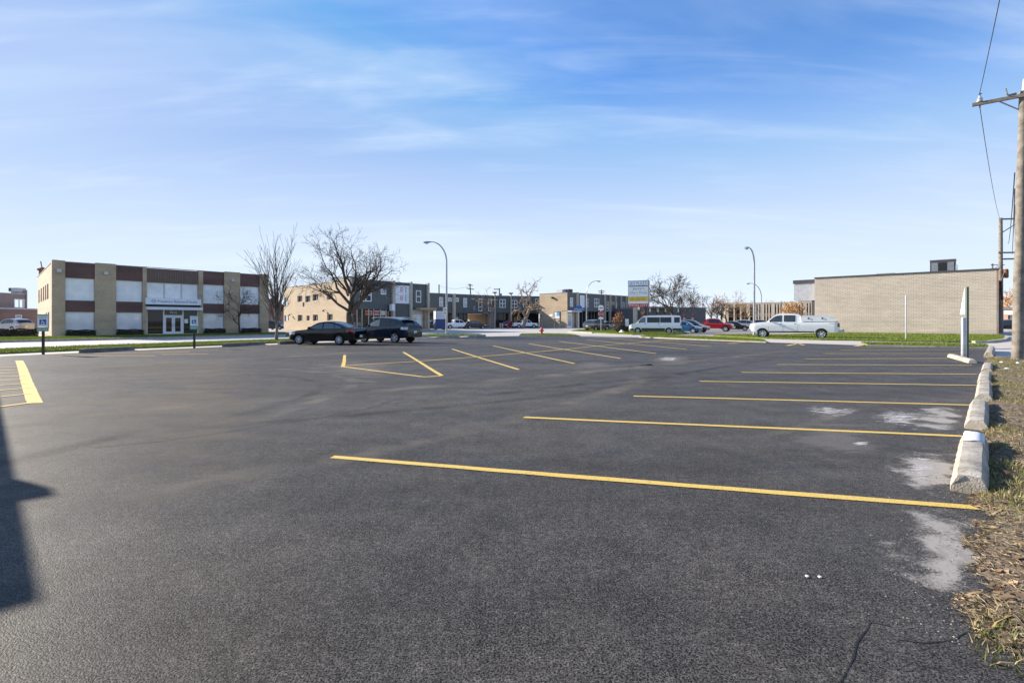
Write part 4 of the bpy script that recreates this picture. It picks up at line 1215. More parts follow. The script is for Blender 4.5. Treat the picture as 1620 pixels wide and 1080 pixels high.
f.put(MB().box(f.s(898), f.s(906.5), 1.5, 3.0, H2 - .2, H2 + .75), 'roof_unit', M_LGREY); f.put(MB().box(f.s(904.2), f.s(910.6), .8, 2.2, H2 - .2, H2 + .9), 'roof_unit', M_DGREY)

# ================================================================== tan link and long grey low block beyond the plaza sign
pH = at(1001.2, 119); pI = at(1013, 112)
lk_ = thing('link_building', 'narrow tan brick wall seen below the plaza sign panel', 'building', (pH.x, pH.y, 0), math.atan2((pI - pH).y, (pI - pH).x))
f = Fac(lk_, pH, pI)
f.put(hole_wall(0, f.L, 0, 4.8, [], .1), 'wall', M_TANGREY); f.put(MB().box(0, f.L, .02, 8, 4.4, 4.7), 'roof', M_ROOF); f.put(MB().box(0, f.L, -.05, .2, 4.8, 4.9), 'coping', M_GREY)
pJ = at(1013.2, 111.5); pK = at(1116.5, 121)
gb = thing('low_block', 'long low grey block with pale pilasters behind the white van', 'building', (pJ.x, pJ.y, 0), math.atan2((pK - pJ).y, (pK - pJ).x))
f = Fac(gb, pJ, pK); H3 = 4.6
M_CMU = plain('grey_block', (.155, .145, .135), .9, var=.15)
doors = [f.rect(1080.5, 1085, 497, 512), f.rect(1094, 1098, 497, 512)]
f.put(hole_wall(0, f.L, 0, H3, doors, .15), 'wall', M_CMU)
for h in doors:
    dd = f.put(MB().box(h[0], h[1], .1, .14, h[2], h[3]), 'door', M_PLY); f.put(MB().box(h[0] + .05, h[1] - .05, .05, .09, h[3] - .75, h[3] - .1), 'poster', M_REDS, dd)
for a, b_ in ((1026.5, 1028.6), (1038.8, 1041), (1051, 1053), (1071.6, 1073.2)):
    f.put(MB().box(f.s(a), f.s(b_), -.2, -.005, H3 - 1.05, H3 - .05), 'pilaster_cap', M_WHITE); f.put(MB().box(f.s(a), f.s(b_), -.2, -.005, 0, H3 - 1.06), 'pilaster', M_CMU)
f.put(MB().box(0, f.L, -.05, .3, H3, H3 + .15), 'coping', M_GREY); f.put(MB().box(0.02, f.L, .31, 12, H3 - .4, H3 - .1), 'roof', M_ROOF); f.put(MB().box(0.02, f.L - .02, .32, 12, 0, H3 - .4), 'core_wall', M_CMU)

# ================================================================== beige office block in the distance
pL = at(1140, 190); pM = at(1293, 172)
ob = thing('far_office', 'distant two storey beige office block with many tall columns', 'building', (pL.x, pL.y, 0), math.atan2((pM - pL).y, (pM - pL).x))
f = Fac(ob, pL, pM); H4 = 7.7
M_OFF = plain('warm_beige_panel', (.66, .56, .45), .8, var=.12)
f.put(MB().box(0, f.L, .6, 14, 0, H4 - .1), 'core_wall', M_OFF); f.put(MB().box(-.1, f.L + .1, -.1, 14.2, H4 - .1, H4 + .5), 'roof', M_BEIGE)
px = 1147.0
k = 0
while px < 1290:
    w_ = 5.5 if k % 3 == 0 else 2.2
    f.put(MB().box(f.s(px), f.s(px + w_), -.2, .6, 0, H4 - .12), 'column', M_OFF)
    nx_ = px + w_; gap = 8.0 if px < 1190 else 2.3
    for za, zb_ in ((.8, 3.0), (4.4, 6.6)):
        f.put(MB().box(f.s(nx_) + .05, f.s(nx_ + gap) - .05, .4, .58, za, zb_), 'pane', M_SHOP)
    f.put(MB().box(f.s(nx_), f.s(nx_ + gap), .3, .59, 3.3, 4.4), 'spandrel', M_RUST if px < 1190 else M_OFF)
    px = nx_ + gap; k += 1

# ================================================================== cream brick building on the right
pN = G(1289, 526.7); pO = at(1577, 51.9)
u = (pO - pN).normalized(); nn = Vector((-u.y, u.x))
rbd = thing('brick_store', 'long blank cream brick wall of a flat roofed store behind the white pickup', 'building', (pN.x, pN.y, 0), math.atan2(u.y, u.x))
f = Fac(rbd, pN, pO); H5 = 6.75
f.put(hole_wall(0, f.L, .25, H5, [], .1), 'wall', M_WHITEB)
f.put(MB().box(0.01, f.L, .0, .25, 0, .25), 'plinth', M_CONC)
f.put(MB().box(f.L - .02, f.L + .14, .0, 24, 0, H5), 'side_wall', M_RED)  # darker brick here: the shade on this side is put into the colour
f.put(MB().box(-.02, .1, .01, 24, 0, H5), 'side_wall', M_WHITEB)
f.put(MB().box(-.05, f.L + .2, -.08, .35, H5, H5 + .16), 'coping', M_DGREY)
f.put(MB().box(.1, f.L - .02, .3, 24, H5 - .6, H5 - .3), 'roof', M_ROOF)
r = f.rect(1264, 1289, 448.5, 474.5)
f.put(MB().box(-2.6, -.06, 1.2, 4.5, 4.1, 6.3), 'canopy', M_LGREY); f.put(MB().box(-2.7, -.06, 1.1, 4.6, 6.3, 6.75), 'canopy_fascia', M_DGREY)
f.put(MB().box(-.6, -.1, 1.3, 1.9, 0, 4.1), 'canopy_post', M_DGREY)
f.put(MB().box(f.s(1577), f.s(1579.5), -.4, -.1, 0.9, 2.6).box(f.s(1576.6), f.s(1577.8), -.25, -.1, 2.6, 5.0), 'meter_box', M_GREY)
for px, wpx, zz, nm, lab in ((1490, 29, 1.35, 'rooftop_unit', 'large dark grey rooftop air unit on the cream brick store'), (1509.5, 6, .8, 'rooftop_vent', 'small pale vent beside the dark rooftop unit'), (1397, 22, .25, 'roof_curb', 'low pale roof curb left of the dark rooftop unit')):
    s_ = f.s(px); c3 = pN + u * s_ + nn * 3.0
    t_ = thing(nm, lab, 'roof equipment', (c3.x, c3.y, H5 - .3), math.atan2(u.y, u.x))
    hw = wpx / 2 * c3.y / F / .95
    MB().box(-hw, hw, -1.0, 1.0, .15, zz + .45).build('case', M_DGREY if wpx == 29 else M_LGREY, t_)
    MB().box(-hw * .9, hw * .9, -.9, .9, 0, .15).build('curb', M_GREY, t_)
    if wpx == 29:
        for k in range(-1, 2):
            MB().box(k * hw * .62 - hw * .26, k * hw * .62 + hw * .26, -1.03, -1.004, .4, zz + .2).build('panel', M_GREY if k else M_BLACK, t_)
        MB().box(-hw - .04, hw + .04, -1.04, 1.04, zz + .451, zz + .53).build('lid', M_GREY, t_)

# ================================================================== alley end: low brick house and dark gap
pQ = at(1586, 96); pR = at(1660, 88)
ab = thing('alley_garage', 'low red brown garage at the end of the alley right of the cream store', 'garage', (pQ.x, pQ.y, 0), math.atan2((pR - pQ).y, (pR - pQ).x))
f = Fac(ab, pQ, pR)
gd = (1.0, f.L - 1.0, 0, 2.6)
f.put(hole_wall(0, f.L, 0, 3.6, [gd], .3), 'wall', M_RED); f.put(MB().box(0, f.L, -.2, 8, 3.6, 4.1), 'roof', M_DGREY)
for k in range(4): f.put(MB().box(gd[0], gd[1], .2, .26, .65 * k + .02, .65 * k + .62), 'door_panel', M_BLACK)
f.put(MB().box(.4, 2.0, -.12, -.02, 2.75, 3.4), 'notice', M_PLY)

# red brick house glimpsed between the clinic and the buff wall
pS = at(421, 104); pT = at(452, 112)
hb_ = thing('brick_house', 'small red brick house glimpsed between the clinic and the buff wall', 'house', (pS.x, pS.y, 0), math.atan2((pT - pS).y, (pT - pS).x))
f = Fac(hb_, pS, pT)
hw_ = f.rect(430, 435, 497, 504)
f.put(hole_wall(0, f.L, 0, 4.6, [hw_], .15), 'wall', M_RED); window(f, hw_, 1, 2, .1)
f.put(MB().add([(-.3, -.4, 4.6), (f.L + .3, -.4, 4.6), (f.L + .3, 6.4, 4.6), (-.3, 6.4, 4.6), (0, 3, 6.4), (f.L, 3, 6.4)], [(0, 1, 5, 4), (2, 3, 4, 5), (1, 2, 5), (3, 0, 4), (0, 3, 2, 1)]), 'roof', M_RUST)

# ================================================================== vehicles
def interp(prof, x):
    if x <= prof[0][0]: return prof[0][1]
    for (a, za), (b_, zb) in zip(prof[:-1], prof[1:]):
        if x <= b_:
            t = (x - a) / (b_ - a) if b_ > a else 0
            return za + (zb - za) * t
    return prof[-1][1]
def smoothp(prof, n=5):
    """Catmull-Rom refinement of a profile"""
    P = [prof[0]] + list(prof) + [prof[-1]]; out = []
    for i in range(1, len(P) - 2):
        p0, p1, p2, p3 = P[i - 1:i + 3]
        for k in range(n):
            t = k / n
            z = .5 * ((2 * p1[1]) + (-p0[1] + p2[1]) * t + (2 * p0[1] - 5 * p1[1] + 4 * p2[1] - p3[1]) * t * t + (-p0[1] + 3 * p1[1] - 3 * p2[1] + p3[1]) * t ** 3)
            lo, hi = min(p1[1], p2[1]) - .01, max(p1[1], p2[1]) + .02
            out.append((p1[0] + (p2[0] - p1[0]) * t, min(max(z, lo), hi)))
    out.append(prof[-1]); return out
SPEC = dict(
 sedan=dict(L=4.62, W=1.81, xf=.80, xr=3.60, r=.325, sill=.23, gc=.28,
   belt=[(0, .60), (.05, .70), (.25, .78), (.6, .86), (1.2, .93), (1.5, .955), (2.5, .965), (3.5, .99), (4.0, 1.03), (4.4, 1.04), (4.55, 1.0), (4.62, .84)],
   roof=[(1.25, .93), (1.6, 1.14), (1.95, 1.32), (2.3, 1.41), (2.7, 1.435), (3.1, 1.40), (3.5, 1.29), (3.85, 1.14), (4.12, 1.03)],
   ws=(1.30, 2.05), rw=(3.42, 4.06), side=[(1.55, 2.42), (2.50, 3.22), (3.27, 3.72)], doors=[1.42, 2.46, 3.36]),
 suv=dict(L=4.73, W=1.85, xf=.95, xr=3.67, r=.365, sill=.30, gc=.36,
   belt=[(0, .70), (.06, .82), (.25, .92), (.6, 1.0), (1.1, 1.06), (2.0, 1.09), (3.4, 1.13), (4.2, 1.17), (4.6, 1.12), (4.70, 1.0), (4.73, .82)],
   roof=[(1.0, 1.04), (1.45, 1.35), (1.85, 1.57), (2.3, 1.67), (2.9, 1.69), (3.5, 1.65), (3.95, 1.56), (4.18, 1.46), (4.66, 1.14)],
   ws=(1.06, 1.95), rw=(4.10, 4.62), side=[(1.48, 2.32), (2.40, 3.22), (3.28, 3.80)], doors=[1.3, 2.36, 3.35]),
 hatch=dict(L=4.15, W=1.74, xf=.78, xr=3.35, r=.31, sill=.22, gc=.27,
   belt=[(0, .60), (.05, .70), (.3, .80), (.8, .90), (1.2, .97), (2.2, 1.0), (3.2, 1.04), (3.9, 1.06), (4.1, .98), (4.15, .8)],
   roof=[(.95, .93), (1.35, 1.18), (1.75, 1.40), (2.2, 1.49), (2.8, 1.50), (3.4, 1.44), (3.75, 1.34), (4.02, 1.05)],
   ws=(1.0, 1.85), rw=(3.66, 4.0), side=[(1.3, 2.15), (2.22, 3.0), (3.06, 3.5)], doors=[1.2, 2.18, 3.05]),
 van=dict(L=5.98, W=2.06, xf=1.02, xr=4.55, r=.345, sill=.30, gc=.36,
   belt=[(0, .78), (.05, .95), (.2, 1.06), (.55, 1.16), (.95, 1.25), (3, 1.27), (5.9, 1.27), (5.96, 1.2), (5.98, .9)],
   roof=[(.72, 1.19), (1.1, 1.55), (1.5, 1.92), (1.8, 2.05), (2.4, 2.10), (4, 2.12), (5.6, 2.10), (5.86, 2.0), (5.95, 1.27)],
   ws=(.8, 1.55), rw=None, side=[(1.16, 1.92), (2.10, 3.55), (3.60, 4.85), (5.15, 5.78)], doors=[1.05, 2.02, 3.58, 5.0], vtop=.26),
 pickup=dict(L=6.68, W=2.03, xf=1.02, xr=5.39, r=.41, sill=.52, gc=.58,
   belt=[(0, .95), (.05, 1.16), (.15, 1.26), (.6, 1.32), (1.3, 1.37), (2.5, 1.38), (3.98, 1.39), (6.6, 1.40), (6.66, 1.36), (6.68, 1.05)],
   roof=[(1.28, 1.36), (1.58, 1.64), (1.88, 1.90), (2.15, 2.03), (2.7, 2.07), (3.4, 2.06), (3.78, 2.00), (3.93, 1.80), (3.99, 1.39)],
   ws=(1.34, 2.0), rw=None, side=[(1.58, 2.52), (2.66, 3.52)], doors=[1.48, 2.6, 3.66], bed=(4.12, 6.58)),
 truck=dict(L=5.4, W=1.9, xf=.92, xr=4.15, r=.38, sill=.42, gc=.46,
   belt=[(0, .80), (.05, .98), (.2, 1.05), (.6, 1.08), (1.2, 1.12), (2.5, 1.14), (3.55, 1.15), (5.3, 1.16), (5.38, 1.1), (5.4, .85)],
   roof=[(1.15, 1.11), (1.5, 1.42), (1.8, 1.66), (2.1, 1.76), (2.6, 1.79), (3.1, 1.77), (3.45, 1.62), (3.56, 1.15)],
   ws=(1.2, 1.9), rw=None, side=[(1.45, 2.25), (2.33, 3.1)], doors=[1.35, 2.29, 3.2], bed=(3.7, 5.3)),
)
WH = {}
def wheel_meshes(r, spokes, steel=False):
    k = (round(r, 3), spokes, steel)
    if k in WH: return WH[k]
    w = .22 if r < .38 else .26
    t = MB().lathe([(r * .64, -w * .42), (r * .80, -w * .5), (r * .95, -w * .46), (r, -w * .3), (r, w * .3), (r * .95, w * .46), (r * .80, w * .5), (r * .64, w * .42)], 28, 'y', cap=False)
    m = MB()
    m.lathe([(r * .60, -w * .40), (r * .68, -w * .44), (r * .70, -w * .30), (r * .60, -w * .28)], 28, 'y', m=0, cap=False)
    m.lathe([(r * .14, -w * .43), (r * .17, -w * .30), (r * .1, -w * .2)], 12, 'y', m=0)
    m.lathe([(r * .66, -w * .16), (r * .66, w * .4)], 24, 'y', m=1)
    for i in range(spokes):
        a = 2 * math.pi * i / spokes; wd = (.26 if spokes <= 6 else .12) * r * .5
        ca, sa = math.cos(a), math.sin(a)
        p = []
        for (rad, hw, yy) in ((r * .10, wd * .8, -w * .41), (r * .64, wd, -w * .38)):
            for s_ in (-1, 1):
                p.append((rad * ca - s_ * hw * sa, yy, rad * sa + s_ * hw * ca))
        q = [(x, y + w * .08, z) for x, y, z in p]
        m.add(p + q, [(0, 1, 3, 2), (0, 2, 6, 4), (1, 5, 7, 3), (2, 3, 7, 6), (0, 4, 5, 1)], 0)
    WH[k] = (t.mesh('tyre', 40), m.mesh('rim', 40))
    return WH[k]
def car(name, label, cat, loc, heading, kind, col, spokes=5, group=None, detail=True, gl=None, two=None, cover=None, rimdark=False, scale=1.0):
    """heading: direction of the nose on the ground, (x, y)"""
    sp_ = SPEC[kind]
    L, Wd = sp_['L'], sp_['W']; hw = Wd / 2
    rz = math.atan2(heading[1], heading[0])
    o = thing(name, label, cat, (loc[0], loc[1], 0), rz, group)
    X = lambda x: L / 2 - x
    gl = gl or M_CARGL
    belt = smoothp(sp_['belt']); roof = smoothp(sp_['roof'], 4)
    r = sp_['r']; ra = r * 1.17
    bumper_w = lambda x: hw * (1 - .30 * max(0, 1 - x / .42) ** 2.2 * .8 - .22 * max(0, 1 - (L - x) / .32) ** 2.2 * .8)
    def yside(x, z):
        zb = interp(belt, x); t = (z - sp_['sill']) / max(.3, zb - sp_['sill'])
        k = .95 + .05 * math.sin(min(max(t, 0), 1) * 1.9 + .15) if t < .8 else .9990 - (t - .8) * .12
        return bumper_w(x) * k
    def zlow(x):
        z = sp_['sill'] + .10 * max(0, 1 - x / .5) + .12 * max(0, 1 - (L - x) / .55)
        for xw in (sp_['xf'], sp_['xr']):
            d = abs(x - xw)
            if d < ra: z = max(z, r + math.sqrt(max(0, ra * ra - d * d)))
        return z
    xs = set([0, .02, .05, .1, .18, .28, .42, L - .42, L - .28, L - .18, L - .1, L - .05, L - .02, L])
    for xw in (sp_['xf'], sp_['xr']):
        for k in range(13):
            xs.add(xw - ra * math.cos(math.pi * k / 12))
        xs.add(xw - ra - .002); xs.add(xw + ra + .002)
    x = .42
    while x < L - .42:
        xs.add(x); x += .16
    xs = sorted(xs)
    NR_, NL = 8, 6
    m = MB(); vs = []; ring = []
    for x in xs:
        zb, zt = zlow(x), interp(belt, x)
        zb = min(zb, zt - .03)
        row = []
        for s_ in (1, -1):
            c = []
            for k in range(NR_ + 1):
                z = zb + (zt - zb) * k / NR_
                c.append((X(x), s_ * yside(x, z), z))
            row.append(c)
        top = []
        yt = row[0][-1][1]
        for k in range(1, NL):
            v = 1 - 2 * k / NL
            top.append((X(x), yt * v, zt + .035 * (1 - v * v) * min(1, x / .3, (L - x) / .2)))
        ring.append(row[0] + top + row[1][::-1])
    nrg = len(ring[0]); base = []
    for rr_ in ring: vs += rr_
    fs = []
    for i in range(len(xs) - 1):
        for k in range(nrg):
            k2 = (k + 1) % nrg
            fs.append((i * nrg + k, (i + 1) * nrg + k, (i + 1) * nrg + k2, i * nrg + k2))
    for i in (0, len(xs) - 1):
        for k in range(NR_):
            q = [i * nrg + k, i * nrg + k + 1, i * nrg + nrg - 2 - k, i * nrg + nrg - 1 - k]
            fs.append(tuple(q if i == 0 else q[::-1]))
        cap = [i * nrg + NR_ + k for k in range(NL + 1)]
        fs.append(tuple(cap if i == 0 else cap[::-1]))
    m.add(vs, fs)
    body = m.build('body', col, o, 32)
    # greenhouse
    rx0, rx1 = roof[0][0], roof[-1][0]
    vt = sp_.get('vtop', .40)
    def cab(x, z):
        zb = interp(belt, x); H = max(p[1] for p in roof); t = min(1, max(0, (z - zb) / (H - zb)))
        return (hw * .945 - .02) * (1 - vt * .42 * t ** 1.15) * (1 - .07 * max(0, (rx0 + .7 - x) / .7) - .05 * max(0, (x - rx1 + .6) / .6))
    def topz(x, v): 
        return interp(roof, x) + .045 * (1 - v * v)
    vs = []; n2 = None
    cxs = [p[0] for p in roof]
    for x in cxs:
        zb = interp(belt, x) - .03; zt = interp(roof, x)
        c = []
        for k in range(6):
            z = zb + (zt - zb) * k / 5; c.append((X(x), cab(x, z), z))
        yt = c[-1][1]
        tp = []
        for k in range(0, 9):
            v = .95 - 1.9 * k / 8; tp.append((X(x), yt * v, topz(x, v)))
        rw_ = c + tp + [(a, -b_, z) for a, b_, z in c[::-1]]
        n2 = len(rw_); vs += rw_
    fs = []
    for i in range(len(cxs) - 1):
        for k in range(n2 - 1):
            fs.append((i * n2 + k, (i + 1) * n2 + k, (i + 1) * n2 + k + 1, i * n2 + k + 1))
    fs.append(tuple(range(n2))); fs.append(tuple((len(cxs) - 1) * n2 + k for k in range(n2))[::-1])
    cb_ = MB().add(vs, fs).build('cabin', col, o, 40)
    # windows
    sides = (1, -1)
    for si, (a, b_) in enumerate(sp_['side']):
        for s_ in sides:
            vs = []; n = 8
            for k in range(n + 1):
                x = a + (b_ - a) * k / n
                zb = interp(belt, x) + .035; zt = max(zb + .012, interp(roof, x) - .085)
                if kind == 'van': zt = min(zt, 1.93)
                for q in range(4):
                    z = zb + (zt - zb) * q / 3
                    vs.append((X(x), s_ * (cab(x, z) + .012), z))
            fs = []
            for k in range(n):
                for q in range(3):
                    f_ = (k * 4 + q, (k + 1) * 4 + q, (k + 1) * 4 + q + 1, k * 4 + q + 1)
                    fs.append(f_ if s_ > 0 else f_[::-1])
            g_ = gl if not (two and si > 0) else two
            MB().add(vs, fs).build('side_window', g_, o, 60)
    def patch(x0, x1, vm, nm, mt, off):
        vs = []; n = 6
        for k in range(n + 1):
            x = x0 + (x1 - x0) * k / n; zt = interp(roof, x); yt = cab(x, zt)
            for q in range(7):
                v = vm * (1 - 2 * q / 6); vs.append((X(x) + off[0], yt * v, topz(x, v) + off[1]))
        fs = [(k * 7 + q, (k + 1) * 7 + q, (k + 1) * 7 + q + 1, k * 7 + q + 1) for k in range(n) for q in range(6)]
        return MB().add(vs, fs).build(nm, mt, o, 60)
    patch(sp_['ws'][0], sp_['ws'][1], .86, 'windshield', gl, (.012, .012))
    if sp_['rw']: patch(sp_['rw'][0], sp_['rw'][1], .84, 'rear_window', two or gl, (-.012, .012))
    elif kind in ('pickup', 'truck'):
        xr_ = roof[-1][0]; zt = interp(roof, xr_ - .1)
        MB().quad((X(xr_) - .03, -hw * .66, roof[-1][1] + .1), (X(xr_) - .03, hw * .66, roof[-1][1] + .1), (X(xr_ - .07) - .03, hw * .6, roof[-1][1] + .42), (X(xr_ - .07) - .03, -hw * .6, roof[-1][1] + .42)).build('rear_window', gl, o)
    else:
        MB().quad((X(L) - .012, -hw * .74, 1.38), (X(L) - .012, hw * .74, 1.38), (X(L - .06) - .012, hw * .68, 1.86), (X(L - .06) - .012, -hw * .68, 1.86)).build('rear_window', two or gl, o)
    # wheel housings, wheels
    MB().box(X(sp_['xr'] + ra + .1), X(sp_['xf'] - ra - .1), -hw * .80, hw * .80, sp_['sill'] + .02, sp_['sill'] + .40).build('underbody', M_WELL, o)
    tm, rm = wheel_meshes(r, spokes)
    for xw in (sp_['xf'], sp_['xr']):
        for s_ in (1, -1):
            wh = bpy.data.objects.new('wheel', None); C.objects.link(wh); wh.parent = o; wh.empty_display_size = .1
            wh.location = (X(xw), s_ * (hw - .12), r)
            wh.rotation_euler = (0, rng.uniform(0, 6), 0) if s_ < 0 else (0, rng.uniform(0, 6), math.pi)
            obj('tyre', tm, [M_TYRE], wh); obj('rim', rm, [M_RIM if not rimdark else M_GREY, M_BLACK], wh)
    # lamps, plates, bumpers, mirrors
    ph = sp_['belt']
    zl = interp(belt, .22)
    def sidepatch(x0, x1, za, zb, nm, mt, off=.008, par=None, n=6, sides=(1, -1)):
        for s_ in sides:
            vs = []
            for k in range(n + 1):
                x = x0 + (x1 - x0) * k / n
                for q in range(3):
                    z = za(x) + (zb(x) - za(x)) * q / 2
                    yy = s_ * (yside(x, z) + off)
                    xx = X(x) + (off if x < .3 else (-off if x > L - .3 else 0))
                    vs.append((xx, yy, z))
            fs = []
            for k in range(n):
                for q in range(2):
                    f_ = (k * 3 + q, (k + 1) * 3 + q, (k + 1) * 3 + q + 1, k * 3 + q + 1); fs.append(f_ if s_ > 0 else f_[::-1])
            MB().add(vs, fs).build(nm, mt, o, 60)
    if kind == 'pickup':
        sidepatch(.0, .16, lambda x: .98, lambda x: 1.15, 'headlight', M_CLEAR)
        sidepatch(L - .18, L - .01, lambda x: 1.0, lambda x: 1.31, 'taillight', M_TAIL)
    elif kind == 'truck':
        sidepatch(.0, .22, lambda x: .80, lambda x: .95, 'headlight', M_CLEAR); sidepatch(L - .14, L - .01, lambda x: .8, lambda x: 1.08, 'taillight', M_TAIL)
    elif kind == 'van':
        sidepatch(.02, .50, lambda x: .84 + .12 * x, lambda x: .98 + .24 * x, 'headlight', M_CLEAR); sidepatch(L - .14, L - .01, lambda x: .92, lambda x: 1.26, 'taillight', M_TAIL)
    else:
        sidepatch(.02, .55, lambda x: zl - .17 + .12 * x, lambda x: zl - .03 + .10 * x, 'headlight', M_CLEAR)
        zr = interp(belt, L - .25)
        sidepatch(L - .48, L - .015, lambda x: zr - .24, lambda x: zr - .06 - .03 * (L - x), 'taillight', M_TAIL if kind != 'suv' else M_CLEAR)
    zg = interp(belt, 0)
    MB().box(L / 2 - .01, L / 2 + .012, -hw * .45, hw * .45, zg - .24, zg - .06).build('grille', M_BLACK, o)
    MB().box(-L / 2 - .014, -L / 2 + .01, -.16, .16, zg * .98 - .12 + (0 if kind != 'suv' else .1), zg * .98 + .03 + (0 if kind != 'suv' else .1)).build('licence_plate', M_PLATE, o)
    if cover or kind in ('suv', 'van'):
        sidepatch(sp_['xf'] + ra + .02, sp_['xr'] - ra - .02, lambda x: sp_['sill'] - .005, lambda x: sp_['sill'] + (.36 if kind == 'van' else .10), 'sill_trim', M_DGREY if kind == 'van' else M_BLACK, .012)
    if kind == 'van':
        sidepatch(sp_['xr'] + ra + .02, L - .03, lambda x: sp_['sill'] + .06, lambda x: sp_['sill'] + .36, 'bumper_trim', M_DGREY, .012)
        sidepatch(.05, sp_['xf'] - ra - .02, lambda x: sp_['sill'] + .05, lambda x: sp_['sill'] + .30, 'bumper_trim', M_DGREY, .012)
    for s_ in (1, -1):
        xm = sp_['side'][0][0] + .08; zm = interp(belt, xm) + .09
        MB().lathe([(.02, -.1), (.085, -.06), (.095, .02), (.07, .1), (.02, .12)], 8, 'y', c=(X(xm), s_ * (hw + .08), zm)).build('mirror', M_BLACK if kind in ('pickup', 'van') else col, o, 50)
    if detail:
        for xd in sp_['doors']:
            sidepatch(xd - .008, xd + .008, lambda x: sp_['sill'] + .08, lambda x: interp(belt, x) - .01, 'door_seam', M_WELL, .003, n=1)
        for a in sp_['doors'][1:3]:
            zh_ = interp(belt, a) - .16
            sidepatch(a - .24, a - .06, lambda x: zh_, lambda x: zh_ + .045, 'door_handle', M_BLACK if kind in ('pickup', 'van') else col, .03, n=2)
    if sp_.get('bed'):
        b0, b1 = sp_['bed']; zb = interp(belt, (b0 + b1) / 2)
        MB().box(X(b1), X(b0), -hw * .84, hw * .84, zb + .02, zb + .042).build('bed_liner', M_DGREY, o)
        MB().box(X(L) - .28, X(L) + .05, -hw * .92, hw * .92, sp_['sill'] + .02, sp_['sill'] + .22).build('rear_bumper', M_LGREY, o)
        MB().box(X(0) - .05, X(0) + .14, -hw * .86, hw * .86, sp_['sill'] + .04, sp_['sill'] + .30).build('front_bumper', M_LGREY, o)
    if scale != 1.0: o.scale = (scale,) * 3
    o['_'] = 0; del o['_']
    return o
M_CBLK = paint('black_car_paint', (.0055, .0055, .0065))
M_CNAVY = paint('dark_blue_car_paint', (.010, .020, .036))
M_CWHT = paint('white_car_paint', (.86, .87, .88))
M_CSIL = paint('silver_car_paint', (.34, .34, .36), .3, .3)
M_CRED = paint('red_car_paint', (.36, .010, .015))
M_CBLU = paint('blue_car_paint', (.030, .12, .26))
M_CGRY = paint('grey_car_paint', (.11, .105, .105), .3, .2)
M_CCHA = paint('charcoal_car_paint', (.022, .024, .028), .3, .1)
def dirn(a): return (-math.cos(R(a)), math.sin(R(a)))          # nose to the left, turned away by a degrees
p = at(519, 32.4); car('sedan', 'black four door sedan with silver multi spoke wheels parked at the left kerb', 'car', p, dirn(12), 'sedan', M_CBLK, 10)
p = at(614, 35.4); sv = car('sport_utility', 'dark navy sport utility vehicle parked right behind the black sedan', 'car', p, dirn(27), 'suv', M_CNAVY, 5, two=M_CARGLD)
MB().box(-2.02, -1.72, -.62, .62, 1.585, 1.615).build('spoiler', M_CNAVY, sv)
for s_ in (1, -1): MB().tube([(.9, s_ * .60, 1.68), (.7, s_ * .61, 1.73), (-1.1, s_ * .61, 1.73), (-1.4, s_ * .60, 1.67)], .02, 6).build('roof_rail', M_LGREY, sv)
MB().tube([(-1.5, 0, 1.66), (-1.75, 0, 1.95)], .012, 5).build('antenna', M_BLACK, sv)
p = at(1036.5, 60.5); vn = car('passenger_van', 'long white passenger van with grey lower trim beside the plaza sign', 'van', p, dirn(18), 'van', M_CWHT, 6, two=M_CARGLD)
pk_loc = at(1255, 43.6); pk = car('pickup_truck', 'white crew cab pickup with white tool boxes parked on the driveway', 'pickup', pk_loc, dirn(31), 'pickup', M_CWHT, 6, cover=True, gl=M_CARGLM)
lettering('FX4', -3.06, -2.64, .0, 1.22, 1.32, M_DGREY, pk)   # moved to the bed side below
_ft = [c_ for c_ in pk.children if c_.name.startswith('lettering')][0]
_me = _ft.data
for v in _me.vertices:
    v.co = Vector((-(v.co.x) - 5.70, 1.012, v.co.z))
_ft.rotation_euler = (0, 0, 0)
MB().tube([(-3.35, .35, .62), (-3.55, .35, .66), (-3.62, .35, .80)], .05, 6).tube([(-3.35, -.3, .62), (-3.7, -.3, .62)], .05, 6).build('tow_hitch', M_DGREY, pk)
# tool boxes resting on the bed rails (left side towards the viewer is +y of the truck)
Mp = rootM(pk)
for k, (x0, x1, zz, lab) in enumerate(((-1.62, -.66, 1.93, 'white steel tool box on the pickup bed nearest its cab'), (-2.60, -1.635, 1.93, 'white steel tool box on the pickup bed nearest its tailgate'), (-3.02, -2.63, 1.80, 'short white box at the rear end of the pickup bed'))):
    w_ = Mp @ Vector(((x0 + x1) / 2, .72, 1.447))
    tb = thing('tool_box', lab, 'tool box', w_, pk.rotation_euler[2], 'tool boxes on the white pickup')
    h = (x1 - x0) / 2
    MB().box(-h, h, -.27, .27, 0, zz - 1.50).build('case', M_CWHT, tb); MB().box(-h - .01, h + .01, -.28, .28, zz - 1.498, zz - 1.44).build('lid', M_CWHT, tb)
    if k < 2: MB().box(-.06, .06, .272, .30, .20, .33).build('latch', M_DGREY, tb)
w_ = Mp @ Vector((-.35, 0, 1.447)); rk = thing('headache_rack', 'pale tubular rack behind the pickup cab', 'rack', w_, pk.rotation_euler[2])
for y in (-.8, -.4, 0, .4, .8): MB().tube([(0, y, 0), (0, y, .42)], .025, 6).build('bar', M_LGREY, rk)
MB().tube([(0, -.8, .42), (0, .8, .42)], .03, 6).build('rail', M_LGREY, rk)

